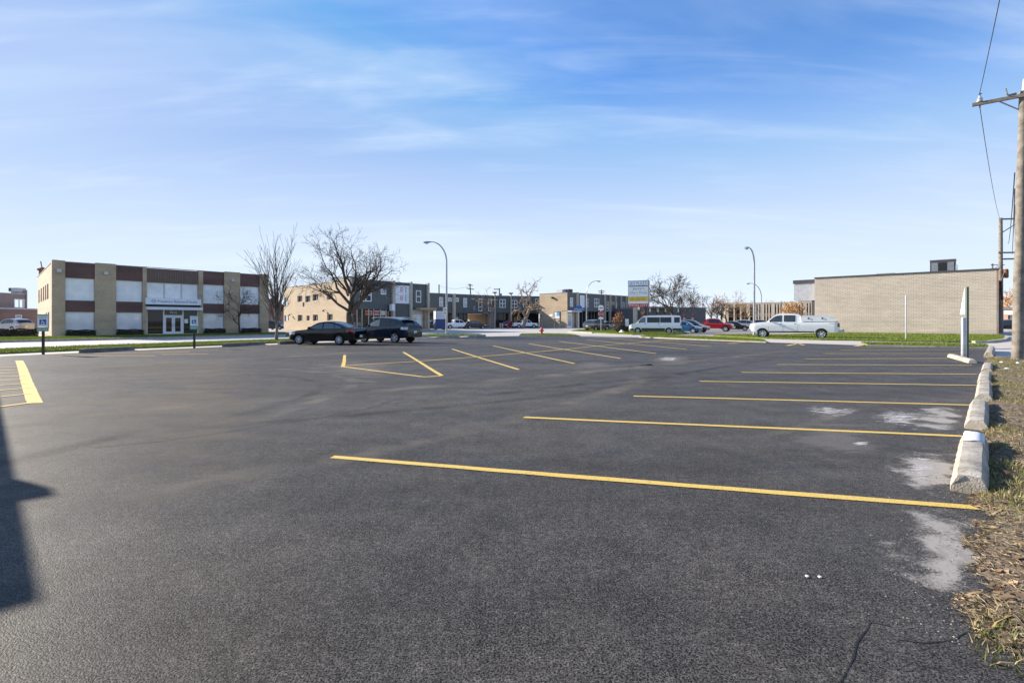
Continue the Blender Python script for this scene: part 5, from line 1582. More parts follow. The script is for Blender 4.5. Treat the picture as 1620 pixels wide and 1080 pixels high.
p = at(1082, 63.5); car('hatchback', 'small blue hatchback nosed out beside the white van', 'car', p, (.82, -.57), 'hatch', M_CBLU, 6, gl=M_CARGLD)
p = at(1093, 66.5); car('sedan', 'black compact car between the blue hatchback and the red pickup', 'car', p, (.80, -.60), 'hatch', M_CCHA, 5, gl=M_CARGLD, scale=1.08)
p = at(1127, 73); car('pickup_truck', 'red pickup truck parked in the plaza lot', 'pickup', p, (.86, -.51), 'truck', M_CRED, 6, gl=M_CARGLD, scale=1.04)
p = at(1162, 79); car('sedan', 'black sedan to the right of the red pickup in the plaza lot', 'car', p, (.88, -.48), 'sedan', M_CBLK, 5, gl=M_CARGLD, detail=False)
for px, d, c_, kd, lab in ((1181, 90, M_CSIL, 'suv', 'silver sport utility half hidden behind the black plaza sedan'), (1205, 96, M_CCHA, 'suv', 'dark sport utility behind the street lamp near the pickup hood'),
                           (1193, 104, M_CWHT, 'sedan', 'white car deep in the plaza lot behind the lamp post'), (1251, 100, M_CWHT, 'van', 'white box van far behind the pickup cab'), (1272, 92, M_CSIL, 'sedan', 'pale car glimpsed over the bed of the white pickup'), (1140, 112, M_CSIL, 'sedan', 'silver car far behind the red pickup')):
    p = at(px, d); car('parked_car' if kd != 'van' else 'passenger_van', lab, 'car' if kd != 'van' else 'van', p, (.88, -.48), kd, c_, 5, detail=False, gl=M_CARGLD, group='cars at the back of the plaza lot')
p = at(1003, 84); car('sedan', 'black car just showing between utility box and van nose', 'car', p, (-.8, .6), 'sedan', M_CBLK, 5, detail=False, gl=M_CARGLD)
p = at(944, 77.5); car('sport_utility', 'grey sport utility driving away behind the stop sign', 'car', p, (.74, .67), 'suv', M_CGRY, 5, gl=M_CARGLD, detail=False)
p = at(960, 88); car('sedan', 'pale silver car hidden behind the grey sport utility', 'car', p, (.86, .5), 'sedan', M_CSIL, 5, gl=M_CARGLD, detail=False)
p = at(437, 88); car('hatchback', 'black car parked beside the buff brick side wall', 'car', p, (.97, -.2), 'hatch', M_CBLK, 5, gl=M_CARGLD, detail=False)
p = at(22, 66); car('sport_utility', 'silver sport utility parked behind the low hedge at far left', 'car', p, (-.95, .3), 'suv', M_CSIL, 5, two=M_CARGLD, gl=M_CARGLD, scale=1.06)
p = at(722, 97); car('pickup_truck', 'white pickup parked behind the street lamp by the dark row', 'pickup', p, (.93, .36), 'truck', M_CWHT, 6, gl=M_CARGLD, detail=False)
p = at(752, 98); car('hatchback', 'dark hatchback parked in front of the tan passage', 'car', p, (.95, .3), 'hatch', M_CCHA, 5, gl=M_CARGL, detail=False)
p = at(686, 91); car('sport_utility', 'dark sport utility partly hidden behind the blue and white container', 'car', p, (-.8, -.6), 'suv', M_CCHA, 5, gl=M_CARGLD, detail=False)
p = at(830, 108); car('pickup_truck', 'white pickup parked behind the gnarled bare tree', 'pickup', p, (.97, .2), 'truck', M_CWHT, 6, gl=M_CARGLD, detail=False)
p = at(803, 108); car('sedan', 'red car behind the thin pole by the dark row', 'car', p, (-.5, -.85), 'hatch', M_CRED, 5, gl=M_CARGLD, detail=False)
p = at(1597, 76); car('sport_utility', 'dark vehicle parked deep in the alley beside the cream store', 'car', p, (-.7, -.7), 'suv', M_CBLK, 5, gl=M_CARGLD, detail=False)

# ================================================================== street furniture
def lamp_post(px, py, label, top, reach, side, d=None, r0=.11, turn=0.0):
    p = G(px, py) if d is None else at(px, d)
    o = thing('street_lamp', label, 'street lamp', (p.x, p.y, .05), R(turn), 'curved arm street lamps')
    H = top; zc = H - reach * 1.25
    pts = [(0, 0, 0), (0, 0, H * .25), (0, 0, H * .5), (0, 0, zc)]
    for k in range(1, 11):
        a = math.pi / 2 * k / 10
        pts.append((side * reach * (1 - math.cos(a)) * .92, 0, zc + (H - zc) * math.sin(a)))
    pts.append((side * reach * 1.02, 0, H - .02))
    n = len(pts)
    MB().tube(pts, [r0 * (1 - .62 * i / (n - 1)) for i in range(n)], 10).build('pole', M_GALV, o, 50)
    MB().lathe([(.2, 0), (.2, .05), (.14, .10), (.12, .35)], 10).build('base', M_GALV, o, 40)
    e = side * reach
    m = MB()
    m.add([(e - side * .05, -.09, H - .06), (e - side * .05, .09, H - .06), (e - side * .05, .06, H + .05), (e - side * .05, -.06, H + .05),
           (e + side * .35, -.17, H - .14), (e + side * .35, .17, H - .14), (e + side * .35, .12, H + .06), (e + side * .35, -.12, H + .06),
           (e + side * .72, -.12, H - .12), (e + side * .72, .12, H - .12), (e + side * .72, .07, H - .0), (e + side * .72, -.07, H - .0)],
          [(0, 1, 2, 3), (0, 4, 5, 1), (1, 5, 6, 2), (2, 6, 7, 3), (3, 7, 4, 0), (4, 8, 9, 5), (5, 9, 10, 6), (6, 10, 11, 7), (7, 11, 8, 4), (8, 11, 10, 9)])
    hd = m.build('lamp_head', M_GALV, o)
    MB().lathe([(.04, H - .24), (.13, H - .2), (.15, H - .145)], 10, c=(e + side * .4, 0, 0)).build('lens', M_CLEAR, hd, 60)
    return o
l1 = lamp_post(706.5, 529.6, 'tall grey curved lamp post carrying a small no parking sign', 9.95, 1.75, -1)
lamp_post(1193, 531.6, 'tall grey curved lamp post behind the white pickup nose', 8.55, 1.15, -1, turn=40)
lamp_post(928, 520, 'curved lamp post with arm to the right near the blue street sign', 9.2, 2.0, 1)
lamp_post(1204.5, 519, 'farther curved lamp post seen just right of the pickup lamp post', 8.9, 2.2, -1, d=100)
# no parking sign on the lamp post
p = G(706.5, 529.6)
ns = thing('no_parking_sign', 'white no parking plate with red ring strapped to the lamp post', 'sign', (p.x - .16, p.y - .16, 2.1))
MB().box(-.2, .2, -.012, .012, 0, .86).build('plate', M_SIGNW, ns)
m = MB(); 
for zc, rr_ in ((.61, .13), (.24, .13)):
    m.add([((rr_ if k % 2 == 0 else rr_ * .72) * math.cos(2 * math.pi * (k // 2) / 20), -.016, zc + (rr_ if k % 2 == 0 else rr_ * .72) * math.sin(2 * math.pi * (k // 2) / 20)) for k in range(40)],
          [(2 * k, 2 * ((k + 1) % 20), 2 * ((k + 1) % 20) + 1, 2 * k + 1) for k in range(20)])
    m.quad((-.10, -.017, zc + .07), (-.07, -.017, zc + .10), (.10, -.017, zc - .07), (.07, -.017, zc - .10))
m.build('symbol', M_REDS, ns)
# accessible parking signs
def hc_sign(px, py, label, turn, lean=0):
    p = G(px, py)
    o = thing('parking_sign', label, 'sign', (p.x, p.y, 0), R(turn), 'accessible parking signs')
    MB().box(-.045, .045, -.035, .035, -.02, 1.22 if px > 200 else 1.2).build('post', M_POST, o)
    pl = MB().box(-.20, .20, -.05, -.038, 1.22, 1.78).build('plate', M_SIGNW, o)
    MB().box(-.20, .20, -.052, -.0505, 1.74, 1.78).box(-.20, -.185, -.052, -.0505, 1.22, 1.74).box(.185, .20, -.052, -.0505, 1.22, 1.74).build('border', M_TEAL, pl)
    lettering('RESERVED', -.15, .15, -.0535, 1.665, 1.725, M_TEAL, pl); lettering('PARKING', -.14, .14, -.0535, 1.585, 1.645, M_TEAL, pl)
    MB().box(-.115, .115, -.053, -.0505, 1.32, 1.55).build('symbol_field', M_BLUE, pl)
    m = MB()
    m.add([((.062 if k % 2 == 0 else .042) * math.cos(2 * math.pi * (k // 2) / 16 ) + .0, -.056, 1.395 + (.062 if k % 2 == 0 else .042) * math.sin(2 * math.pi * (k // 2) / 16)) for k in range(32)],
          [(2 * k, 2 * ((k + 1) % 16), 2 * ((k + 1) % 16) + 1, 2 * k + 1) for k in range(16)])
    m.tube([(-.02, -.056, 1.51), (-.015, -.056, 1.44), (.03, -.056, 1.42), (.055, -.056, 1.355), (.08, -.056, 1.36)], .012, 4)
    m.lathe([(.018, -.058), (.018, -.054)], 8, 'y', c=(-.022, 0, 1.528))
    m.build('wheelchair_symbol', M_SIGNW, pl)
    p2 = MB().box(-.20, .20, -.05, -.038, 1.02, 1.205).build('fine_plate', M_TEAL, o)
    lettering('$250 FINE', -.15, .15, -.0525, 1.07, 1.15, M_SIGNW, p2)
    return o
hc_sign(68.5, 560.5, 'accessible parking sign on a brown post, far left of the lot', 25)
hc_sign(307.5, 550.5, 'accessible parking sign standing in front of the clinic doors', 12)
# fire hydrant
p = G(857, 530.2)
hy = thing('fire_hydrant', 'red fire hydrant on the grass verge in mid picture', 'hydrant', (p.x, p.y, .05))
MB().lathe([(.17, 0), (.17, .06), (.11, .07), (.11, .50), (.16, .51), (.16, .57), (.13, .58), (.12, .68), (.07, .76), (.035, .80)], 14).build('barrel', M_HYD, hy, 40)
MB().lathe([(.04, .80), (.045, .86), (.02, .87)], 6).build('operating_nut', M_HYD, hy)
for a in (0, 1, 2):
    aa = R(-90 + (a - 1) * 90); x, y = math.cos(aa), math.sin(aa)
    MB().tube([(x * .08, y * .08, .42), (x * .2, y * .2, .42), (x * .2, y * .2, .42), (x * .24, y * .24, .42)], [.055, .055, .075, .07], 8).build('nozzle', M_HYD, hy, 40)
# blue street name sign
p = G(916, 523.8)
ss = thing('street_name_sign', 'blue street name sign with crest top on a thin post', 'sign', (p.x, p.y, .05))
d_ = p.y; k_ = d_ / F
MB().tube([(0, 0, 0), (0, 0, 42 * k_ - .85)], .045, 8).build('post', M_GALV, ss)
zt = hgt(491.5, d_); zt2 = hgt(487, d_)
pl = MB().box(-8.2 * k_, 8.2 * k_, -.03, .03, zt - .05, zt2).build('plate', M_BLUE, ss)
m = MB(); nseg = 10
crest = [(-5.2 * k_, zt2)] + [(-4.6 * k_ * math.cos(math.pi * k / nseg), zt2 + 3.6 * k_ * math.sin(math.pi * k / nseg) ** .8) for k in range(nseg + 1)] + [(5.2 * k_, zt2)]
crest = crest[::-1]
m.add([(x, -.025, z) for x, z in crest] + [(x, .025, z) for x, z in crest], [tuple(range(len(crest))), tuple(range(len(crest), 2 * len(crest)))[::-1]] + [(i, i + len(crest), (i + 1) % len(crest) + len(crest), (i + 1) % len(crest)) for i in range(len(crest))])
m.build('crest', M_BLUE, ss)
lettering('N Western Av', -7 * k_, 7 * k_, -.034, zt + .05, zt2 - .1, M_SIGNW, pl)
# stop sign
p = G(950.8, 525.5); d_ = p.y; k_ = d_ / F
st = thing('stop_sign', 'red stop sign below a white peaked plate at the plaza driveway', 'sign', (p.x, p.y, .05))
MB().box(-.06, .06, -.03, .03, 0, hgt(484, d_)).build('post', M_LGREY, st)
zc = hgt(497.3, d_); ro = 4.7 * k_
for nm, rr_, y0, mt in (('octagon', ro, -.06, M_SIGNW), ('octagon_face', ro * .93, -.075, M_REDS)):
    pts = [(rr_ * math.cos(R(22.5 + 45 * k)), rr_ * math.sin(R(22.5 + 45 * k))) for k in range(8)]
    MB().add([(x, y0, zc + z) for x, z in pts] + [(x, y0 + .02, zc + z) for x, z in pts], [tuple(range(8)), tuple(range(8, 16))[::-1]] + [(i, 8 + i, 8 + (i + 1) % 8, (i + 1) % 8) for i in range(8)]).build(nm, mt, st)
oc = [c_ for c_ in st.children if c_.name.startswith('octagon_face')][0]
lettering('STOP', -ro * .66, ro * .66, -.079, zc - ro * .22, zc + ro * .22, M_SIGNW, oc)
zq = hgt(491.6, d_)
MB().add([(x, y, z) for y in (-.06, -.03) for x, z in ((-.33, zq + .03), (.33, zq + .03), (.33, zq + .52), (.2, zq + .66), (0, zq + .72), (-.2, zq + .66), (-.33, zq + .52))],
         [tuple(range(7)), tuple(range(7, 14))[::-1]] + [(i, 7 + i, 7 + (i + 1) % 7, (i + 1) % 7) for i in range(7)]).build('top_plate', M_SIGNW, st)
MB().box(-.24, .24, -.068, -.0605, zq + .24, zq + .42).build('band', M_GREY, st)
MB().box(-.31, .31, -.055, -.03, zc - ro - .30, zc - ro - .02).build('lower_plate', M_SIGNW, st)
# tenant board by the tan end wall
p = at(882, 103); tb = thing('tenant_board', 'dark framed tenant board on posts before the tan end wall', 'sign', (p.x, p.y, 0), R(-38))
k_ = 103 / F
MB().box(-5.6 * k_, 5.6 * k_, -.15, .15, hgt(504.3, 103), hgt(492.6, 103)).build('frame', M_DGREY, tb)
for i, (a, b_) in enumerate(((493.6, 499), (499.4, 503.6))):
    MB().box(-4.6 * k_, (-.5 if i == 0 else 4.6) * k_, -.18, -.151, hgt(b_, 103), hgt(a, 103)).build('panel', M_SIGNW if i == 0 else M_WRAP, tb)
MB().box(-.3 * k_, 4.6 * k_, -.18, -.151, hgt(499, 103), hgt(493.6, 103)).build('panel', M_LBLUE, tb)
for s_ in (-1, 1): MB().box(s_ * 5.2 * k_ - .12, s_ * 5.2 * k_ + .12, -.1, .1, 0, hgt(504.4, 103)).build('post', M_DGREY, tb)
# plaza sign
d_ = 66.0; k_ = d_ / F; p = at(1010.5, d_)
pz = thing('plaza_sign', 'tall plaza sign with stacked tenant panels on a stone pillar', 'sign', (p.x, p.y, 0), R(-24))
MB().box(-.18 - .5, .28 - .5, -.35, .35, 0, hgt(485.8, d_)).build('pillar', M_BEIGE, pz); MB().box(.75, 1.1, -.25, .25, 0, hgt(485.8, d_)).build('pillar', M_DGREY, pz)
w_ = 15.2 * k_ / .95
Z = lambda py: hgt(py, d_)
MB().box(-w_, w_, -.45, .45, Z(452.5), Z(444)).build('head_box', M_GREY, pz); MB().box(-w_, w_, -.38, .38, Z(485.7), Z(453.2)).build('cabinet', M_GREY, pz)
hb = MB().box(-w_ + .06, w_ - .06, -.48, -.452, Z(452), Z(445)).build('panel', M_WRAP, pz)
lettering('SKY PLAZA', -w_ + .2, w_ - .2, -.485, Z(451.2), Z(445.9), M_LBLUE, hb)
for (a, b_, mt, tx, tm_, ins, sh) in ((453.6, 460.8, M_SIGNW, "Jerry's", M_GREENL, .55, .3), (461.0, 465.8, M_SIGNW, 'Subs n Wings', M_NAVY, .22, 0), (466.1, 469.6, M_SIGNW, None, None, 0, 0), (470.3, 476.4, M_YEL, 'NEW CHINA WOK', M_REDS, .35, 0), (476.7, 480.4, M_SIGNW, None, None, 0, 0), (480.6, 485.4, M_REDS, 'SMOKE CITY', M_SIGNW, .12, 0)):
    # panels share the cabinet height in six strips
    sc_ = lambda y: Z(y)
    pn = MB().box(-w_ + .05, w_ - .05, -.42, -.381, sc_(b_), sc_(a)).build('panel', mt, pz)
    if tx: lettering(tx, -w_ + ins, w_ - ins - sh * .2, -.424, sc_(b_ - .9), sc_(a + .9), tm_, pn, shear=sh)
# utility box and bush by the van, rocks
p = at(991.8, 66); ub = thing('utility_pedestal', 'white and black utility pedestal between the bush and the van', 'utility box', (p.x, p.y, .05), R(-15))
MB().box(-.22, .22, -.18, .18, .75, 1.72).build('cabinet', M_SIGNW, ub); MB().box(-.24, .24, -.2, .2, 0, .748).build('base', M_BLACK, ub); MB().box(-.14, -.08, -.20, -.182, 1.1, 1.3).build('handle', M_GREY, ub)
p = at(984, 62); tn = thing('yard_sign', 'low white folded board lying on the grass by the bush', 'board', (p.x, p.y, .09))
MB().add([(-.45, 0, 0), (.35, 0, 0), (-.05, .15, .36), (-.05, -.35, .0)], [(0, 1, 2), (0, 3, 2), (3, 1, 2)]).build('board', M_SIGNW, tn)
# blue and white container
p = at(695.5, 86); cn_ = thing('storage_container', 'blue container with white slatted top beside the dark shop', 'container', (p.x, p.y, 0), R(25))
k_ = 86 / F
MB().box(-.9, .9, -.6, .6, .15, hgt(504.8, 86)).build('bin', plain('container_blue', (.05, .075, .19), .5), cn_)
zt = hgt(492, 86); zb = hgt(504.8, 86)
for k in range(5): MB().box(-.88, .88, -.6, .58, zb + .02 + (zt - zb) * k / 5, zb + (zt - zb) * (k + 1) / 5 - .02).build('slat', M_WHITEP, cn_)
for s_ in (-1, 1): MB().box(s_ * .7 - .1, s_ * .7 + .1, -.5, .5, 0, .15).build('skid', M_DGREY, cn_)
# bollards in front of the dark row
for px, lab in ((791.5, 'left one of the two pale bollards before the dark row'), (794.8, 'right one of the two pale bollards before the dark row')):
    p = at(px, 104); b_ = thing('bollard', lab, 'bollard', (p.x, p.y, 0), 0, 'pale bollards by the dark row'); MB().lathe([(.14, 0), (.14, 1.0), (.12, 1.08), (.04, 1.12)], 10).build('pipe', M_BEIGE, b_, 40); MB().lathe([(.2, 0), (.2, .06), (.15, .08)], 10).build('base', M_CONC, b_)
# blue bin
p = at(922.5, 112); b_ = thing('recycling_bin', 'small blue bin standing by the dark shop block door', 'bin', (p.x, p.y, 0)); MB().lathe([(.3, 0), (.36, .9), (.36, 1.1)], 10).build('bin', M_BLUE, b_, 40); MB().lathe([(.38, 1.1), (.36, 1.18), (.1, 1.24)], 10).build('lid', M_BLUE, b_, 40)

# ---- wheel stops
def stop_mesh(L, w=.24, h=.15, seed=0, rough=.0035):
    rg = random.Random(seed); n = 22; vs = []; fs = []
    prof = [(-.5, 0), (-.485, .34), (-.30, .96), (-.1, 1.0), (.1, 1.0), (.30, .96), (.485, .34), (.5, 0)]
    for i in range(n + 1):
        t = i / n; x = -L / 2 + L * t
        e = min(t, 1 - t) * L
        hs_ = h * (1 - .10 * max(0, 1 - e / .05)); 
        for (a, b_) in prof:
            j = rough * (1 if 0 < b_ else .6)
            chip = -.024 if (rg.random() < .06 and .9 < b_ < .99) else 0
            vs.append((x + rg.uniform(-j, j) * (0 if i in (0, n) else 1) + (rg.uniform(-.02, .02) if i in (0, n) else 0), a * w * (1 - .06 * max(0, 1 - e / .06)) + rg.uniform(-j, j), b_ * hs_ + rg.uniform(-j, j) + chip * .5))
    k = len(prof)
    for i in range(n):
        for q in range(k - 1):
            fs.append((i * k + q, i * k + q + 1, (i + 1) * k + q + 1, (i + 1) * k + q))
    fs.append(tuple(range(k))[::-1]); fs.append(tuple(n * k + q for q in range(k)))
    return MB().add(vs, fs).mesh('wheel_stop', 35)
def conc_mat(name, base):
    m, t, b = newmat(name); N = t.nodes.new
    tc = N('ShaderNodeTexCoord')
    def nz(s_, d): 
        n = N('ShaderNodeTexNoise'); n.inputs['Scale'].default_value = s_; n.inputs['Detail'].default_value = d; lk(t, tc.outputs['Object'], n.inputs['Vector']); return n.outputs['Fac']
    def mp(v, a, c, lo, hi):
        r = N('ShaderNodeMapRange'); r.inputs['From Min'].default_value = a; r.inputs['From Max'].default_value = c; r.inputs['To Min'].default_value = lo; r.inputs['To Max'].default_value = hi; lk(t, v, r.inputs['Value']); return r.outputs[0]
    vo = N('ShaderNodeTexVoronoi'); vo.inputs['Scale'].default_value = 85; lk(t, tc.outputs['Object'], vo.inputs['Vector'])
    x = N('ShaderNodeMix'); x.data_type = 'RGBA'; lk(t, mp(nz(4, 6), .35, .65, 0, 1), x.inputs['Factor']); x.inputs['A'].default_value = (*base, 1); x.inputs['B'].default_value = (base[0] * .62, base[1] * .60, base[2] * .55, 1)
    y = N('ShaderNodeMix'); y.data_type = 'RGBA'; lk(t, mp(nz(38, 5), .56, .70, 0, .75), y.inputs['Factor']); lk(t, x.outputs['Result'], y.inputs['A']); y.inputs['B'].default_value = (.10, .085, .065, 1)
    z = N('ShaderNodeMix'); z.data_type = 'RGBA'; lk(t, mp(vo.outputs['Color'], .7, 1.0, 0, .5), z.inputs['Factor']); lk(t, y.outputs['Result'], z.inputs['A']); z.inputs['B'].default_value = (.58, .54, .48, 1)
    lk(t, z.outputs['Result'], b.inputs['Base Color']); b.inputs['Roughness'].default_value = .95
    bp = N('ShaderNodeBump'); bp.inputs['Strength'].default_value = .7; bp.inputs['Distance'].default_value = .012; lk(t, nz(70, 5), bp.inputs['Height']); lk(t, bp.outputs[0], b.inputs['Normal'])
    return m
M_STOP = conc_mat('weathered_precast', (.50, .455, .385)); M_STOPW = plain('whitewash', (.66, .66, .67), .85, var=.12, vscale=20, bump=.3)
M_STOPSHADE = conc_mat('shade_toned_precast', (.20, .18, .15))  # same concrete, with the shade on the backlit faces put into its colour
def wstop(a, b_, label, w=.24, h=.16, mat=None, seed=0, z=0.0, group='concrete wheel stops along the leafy strip', L=None, whitewash=False):
    A = G(*a); B = G(*b_); c = (A + B) / 2; d = B - A
    me = stop_mesh(L or d.length, w, h, seed)
    o = obj('wheel_stop', me, mat or M_STOP); o.location = (c.x, c.y, z); o.rotation_euler = (0, 0, math.atan2(d.y, d.x))
    tag(o, label, 'wheel stop', group); return o
lab = ['chipped concrete wheel stop with a white patch, nearest the camera', 'second nearest concrete wheel stop beside the dead leaves', 'third nearest concrete wheel stop of the row along the strip', 'fourth concrete wheel stop of the row along the strip', 'fifth concrete wheel stop of the row, just before the leaning stop', 'broken pale wheel stop at the far end of the strip']
o1 = wstop((1533, 781), (1541, 704), lab[0], .255, .172, seed=1)
wm = stop_mesh(.62, .268, .192, 77, .004); 
# white patch: a thin shell over the far third of the stop
L1 = (G(1533, 781) - G(1541, 704)).length
vv = []; ff = []
prof = [(-.36, .80), (-.31, .972), (-.1, 1.02), (.1, 1.02), (.31, .972), (.36, .80)]
for i in range(7):
    for (a, b_) in prof: vv.append((L1 / 2 - .70 + .62 * i / 6 + (rng.uniform(-.05, .05) if i in (0, 6) else 0), a * .257, b_ * .172 + .003))
for i in range(6):
    for q in range(5): ff.append((i * 6 + q, i * 6 + q + 1, (i + 1) * 6 + q + 1, (i + 1) * 6 + q))
MB().add(vv, ff).build('white_patch', M_STOPW, o1, 60)
wstop((1544.5, 680), (1549.5, 644), lab[1], .25, .152, seed=2)
wstop((1556, 634.5), (1557.5, 612), lab[2], .25, .15, seed=3)
wstop((1557, 608), (1559, 594.5), lab[3], .25, .135, seed=4)
wstop((1561, 589), (1563, 579.5), lab[4], .25, .14, seed=5)
wstop((1564, 566), (1568, 554), lab[5], .30, .24, seed=6)
wstop((1504, 564.6), (1539, 574.6), 'concrete wheel stop at the foot of the edge-on sign post', .25, .14, seed=8)
far = [((128, 558.2), (210, 553.6), 'shade-toned wheel stop right of the leftmost accessible sign'), ((354, 548.6), (417, 545.0), 'shade-toned wheel stop between the second accessible sign and the young tree'),
       ((441, 544.6), (492, 542.2), 'shade-toned wheel stop under the nose of the black sedan'), ((645, 534.8), (677, 533.6), 'dark wheel stop just right of the navy vehicle'), ((692, 533.9), (726, 533.0), 'dark wheel stop at the foot of the curved lamp post'), ((740, 533.0), (768, 532.4), 'dark wheel stop right of the lamp post by the grass end')]
for k, (a, b_, lb_) in enumerate(far):
    wstop(a, b_, lb_, .26, .20, M_STOPSHADE if k < 3 else M_STOP, seed=20 + k, group='wheel stops along the far verge')
# ---- bollard with sign seen edge on
p = G(1524.3, 566.5); d_ = p.y
bo = thing('pipe_bollard', 'grey steel pipe bollard with a tall sign post behind it', 'bollard', (p.x, p.y, 0))
MB().lathe([(.088, 0), (.088, hgt(503.5, d_)), (.08, hgt(503.5, d_) + .02), (.03, hgt(503.5, d_) + .03)], 16).build('pipe', M_GALV, bo, 40)
p = G(1530.6, 566.2); d_ = p.y
sp_o = thing('edge_on_sign', 'accessible parking sign seen almost edge on, on a green steel post', 'sign', (p.x, p.y, 0))
m = MB(); hp = hgt(453.5, d_)
m.box(-.045, .045, -.012, .012, 0, hp).box(-.045, -.030, .012, .055, 0, hp).box(.030, .045, .012, .055, 0, hp)
m.build('post', M_GRNPOST, sp_o)
zt, zb = hgt(455, d_), hgt(497, d_); vs = []; n = 8
th = math.atan2(p.x, p.y)
for k in range(n + 1):
    t = k / n; z = zt + (zb - zt) * t
    aa = R(1 + 20 * t)
    # plate lies along the line of sight at the top and is bent open towards the bottom
    dx, dy = -math.sin(th + 0) * 1.0, -math.cos(th + 0) * 1.0
    ca, sa = math.cos(aa), math.sin(aa)
    ex, ey = -dx * ca - math.cos(th) * sa, -dy * ca + math.sin(th) * sa
    for s_ in (0, 1):
        for off in (0, .004):
            vs.append((-.06 + ex * .40 * s_ + off * math.cos(th), .06 + ey * .40 * s_ - off * math.sin(th), z))
fs = []
for k in range(n):
    a = k * 4; b_ = a + 4
    fs += [(a, b_, b_ + 2, a + 2), (a + 1, a + 3, b_ + 3, b_ + 1), (a + 2, b_ + 2, b_ + 3, a + 3), (a, a + 1, b_ + 1, b_)]
pl = MB().add(vs, fs).build('plate', M_SIGNW, sp_o, 60)
vs = []
for t0, t1 in ((.42, .56), (.60, .74)):
    q = []
    for t in (t0, t1):
        z = zt + (zb - zt) * t; aa = R(1 + 20 * t); ca, sa = math.cos(aa), math.sin(aa)
        ex, ey = math.sin(th) * ca - math.cos(th) * sa, math.cos(th) * ca + math.sin(th) * sa
        for s_ in (.25, .7):
            q.append((-.06 + ex * .40 * s_ - .004 * math.cos(th), .06 + ey * .40 * s_ + .002 * math.sin(th) - .002, z))
    MB().add(q, [(0, 1, 3, 2)]).build('blue_mark', M_BLUE, pl)
# thin bare post by the cream store
p = G(1433.5, 538.5); tp = thing('bare_post', 'thin bare steel post in front of the cream brick wall', 'post', (p.x, p.y, .05), R(20))
hp = hgt(468.5, p.y)
MB().box(-.045, .045, -.012, .012, 0, hp).box(-.045, -.03, .012, .05, 0, hp).box(.03, .045, .012, .05, 0, hp).build('channel', M_GALV, tp); MB().lathe([(.09, -.03), (.09, .05), (.05, .07)], 8).build('footing', M_CONC, tp)
# litter on the strip and lot
for px, py, s_, mt, lab in ((1593, 590, .09, M_SIGNW, 'crumpled white wrapper on the strip near the wheel stops'), (1610, 580, .06, M_SIGNW, 'white paper scrap on the grass near the utility pole'), (1584, 579, .06, M_SIGNW, 'small white scrap on the grass behind the fifth wheel stop')):
    p = G(px, py); w3 = thing('paper_scrap', lab, 'litter', (p.x, p.y, .11), rng.uniform(0, 3))
    rg = random.Random(px); vs = [(math.cos(k * 1.05) * s_ * rg.uniform(.6, 1.2), math.sin(k * 1.05) * s_ * rg.uniform(.5, 1), rg.uniform(0, .03)) for k in range(6)] + [(0, 0, .05)]
    MB().add(vs, [(k, (k + 1) % 6, 6) for k in range(6)]).build('scrap', mt, w3)
p = G(1607, 771); lf = thing('fallen_leaf', 'orange brown fallen leaf in the grass right of the nearest wheel stop', 'leaf', (p.x - .06, p.y, .12), .5)
MB().add([(-.06, 0, .01), (-.02, .035, .03), (.05, .025, .02), (.07, 0, .0), (.04, -.04, .025), (-.03, -.03, .03), (0, 0, .0)], [(k, (k + 1) % 6, 6) for k in range(6)]).build('blade', plain('orange_leaf', (.48, .22, .10), .8), lf)
for px, py, lab in ((1498, 582, 'small brown leaf scrap on the asphalt near the third stall'),):
    pass
for k, (px, py) in enumerate(((1277, 912), (1297, 913))):
    p = G(px, py); pb_ = obj('pebble', MB().lathe([(.007, -.002), (.013, .003), (.008, .007), (.002, .008)], 6).mesh('pebble', 30), M_STOPW); pb_.location = (p.x, p.y, .002)
    tag(pb_, ('left' if k == 0 else 'right') + ' one of two white pebbles on the dark asphalt', 'pebble', 'white pebbles on the asphalt')

# ================================================================== utility poles and wires
def upole(px, d, topz, label, r0=.17, r1=.11, lean=(0, 0), name='utility_pole'):
    p = at(px, d)
    o = thing(name, label, 'utility pole', (p.x, p.y, 0))
    n = 10
    MB().tube([(lean[0] * k / n + .01 * math.sin(k * 1.7), lean[1] * k / n, topz * k / n) for k in range(n + 1)], [r0 + (r1 - r0) * k / n for k in range(n + 1)], 14).build('shaft', M_POLE, o, 50)
    return o, Vector((p.x, p.y, 0))
dN = G(1609, 571).y
po, pp = upole(1609.5, dN, 9.95, 'weathered wooden utility pole at the right edge with one crossarm', .175, .13, (.235, 0))
zA = hgt(153, dN)
armv = Vector((-.80, .60, 0)).normalized()
a0 = Vector((.2, -.16, zA)) - armv * .5; a1 = a0 + armv * 2.0
def beam(m, a, b_, w, h):
    d = (b_ - a).normalized(); n_ = d.cross(Vector((0, 0, 1))).normalized(); up = n_.cross(d)
    vs = []
    for q in (a, b_):
        for s_, t_ in ((-1, -1), (1, -1), (1, 1), (-1, 1)): vs.append(tuple(q + n_ * s_ * w / 2 + up * t_ * h / 2))
    return m.add(vs, [(0, 3, 2, 1), (4, 5, 6, 7), (0, 1, 5, 4), (1, 2, 6, 5), (2, 3, 7, 6), (3, 0, 4, 7)])
beam(MB(), a0, a1, .095, .12).build('crossarm', M_POLE, po)
beam(MB(), a0 + armv * 1.25 - Vector((0, 0, .05)), Vector((.2, 0, zA - .55)), .035, .035).build('brace', M_GREY, po)
ins0 = a1 - armv * .22
MB().lathe([(.02, .06), (.09, .07), (.10, .12), (.07, .15), (.09, .19), (.05, .24), (.03, .30)], 10, c=(ins0.x, ins0.y, ins0.z)).build('insulator', M_LGREY, po, 40)
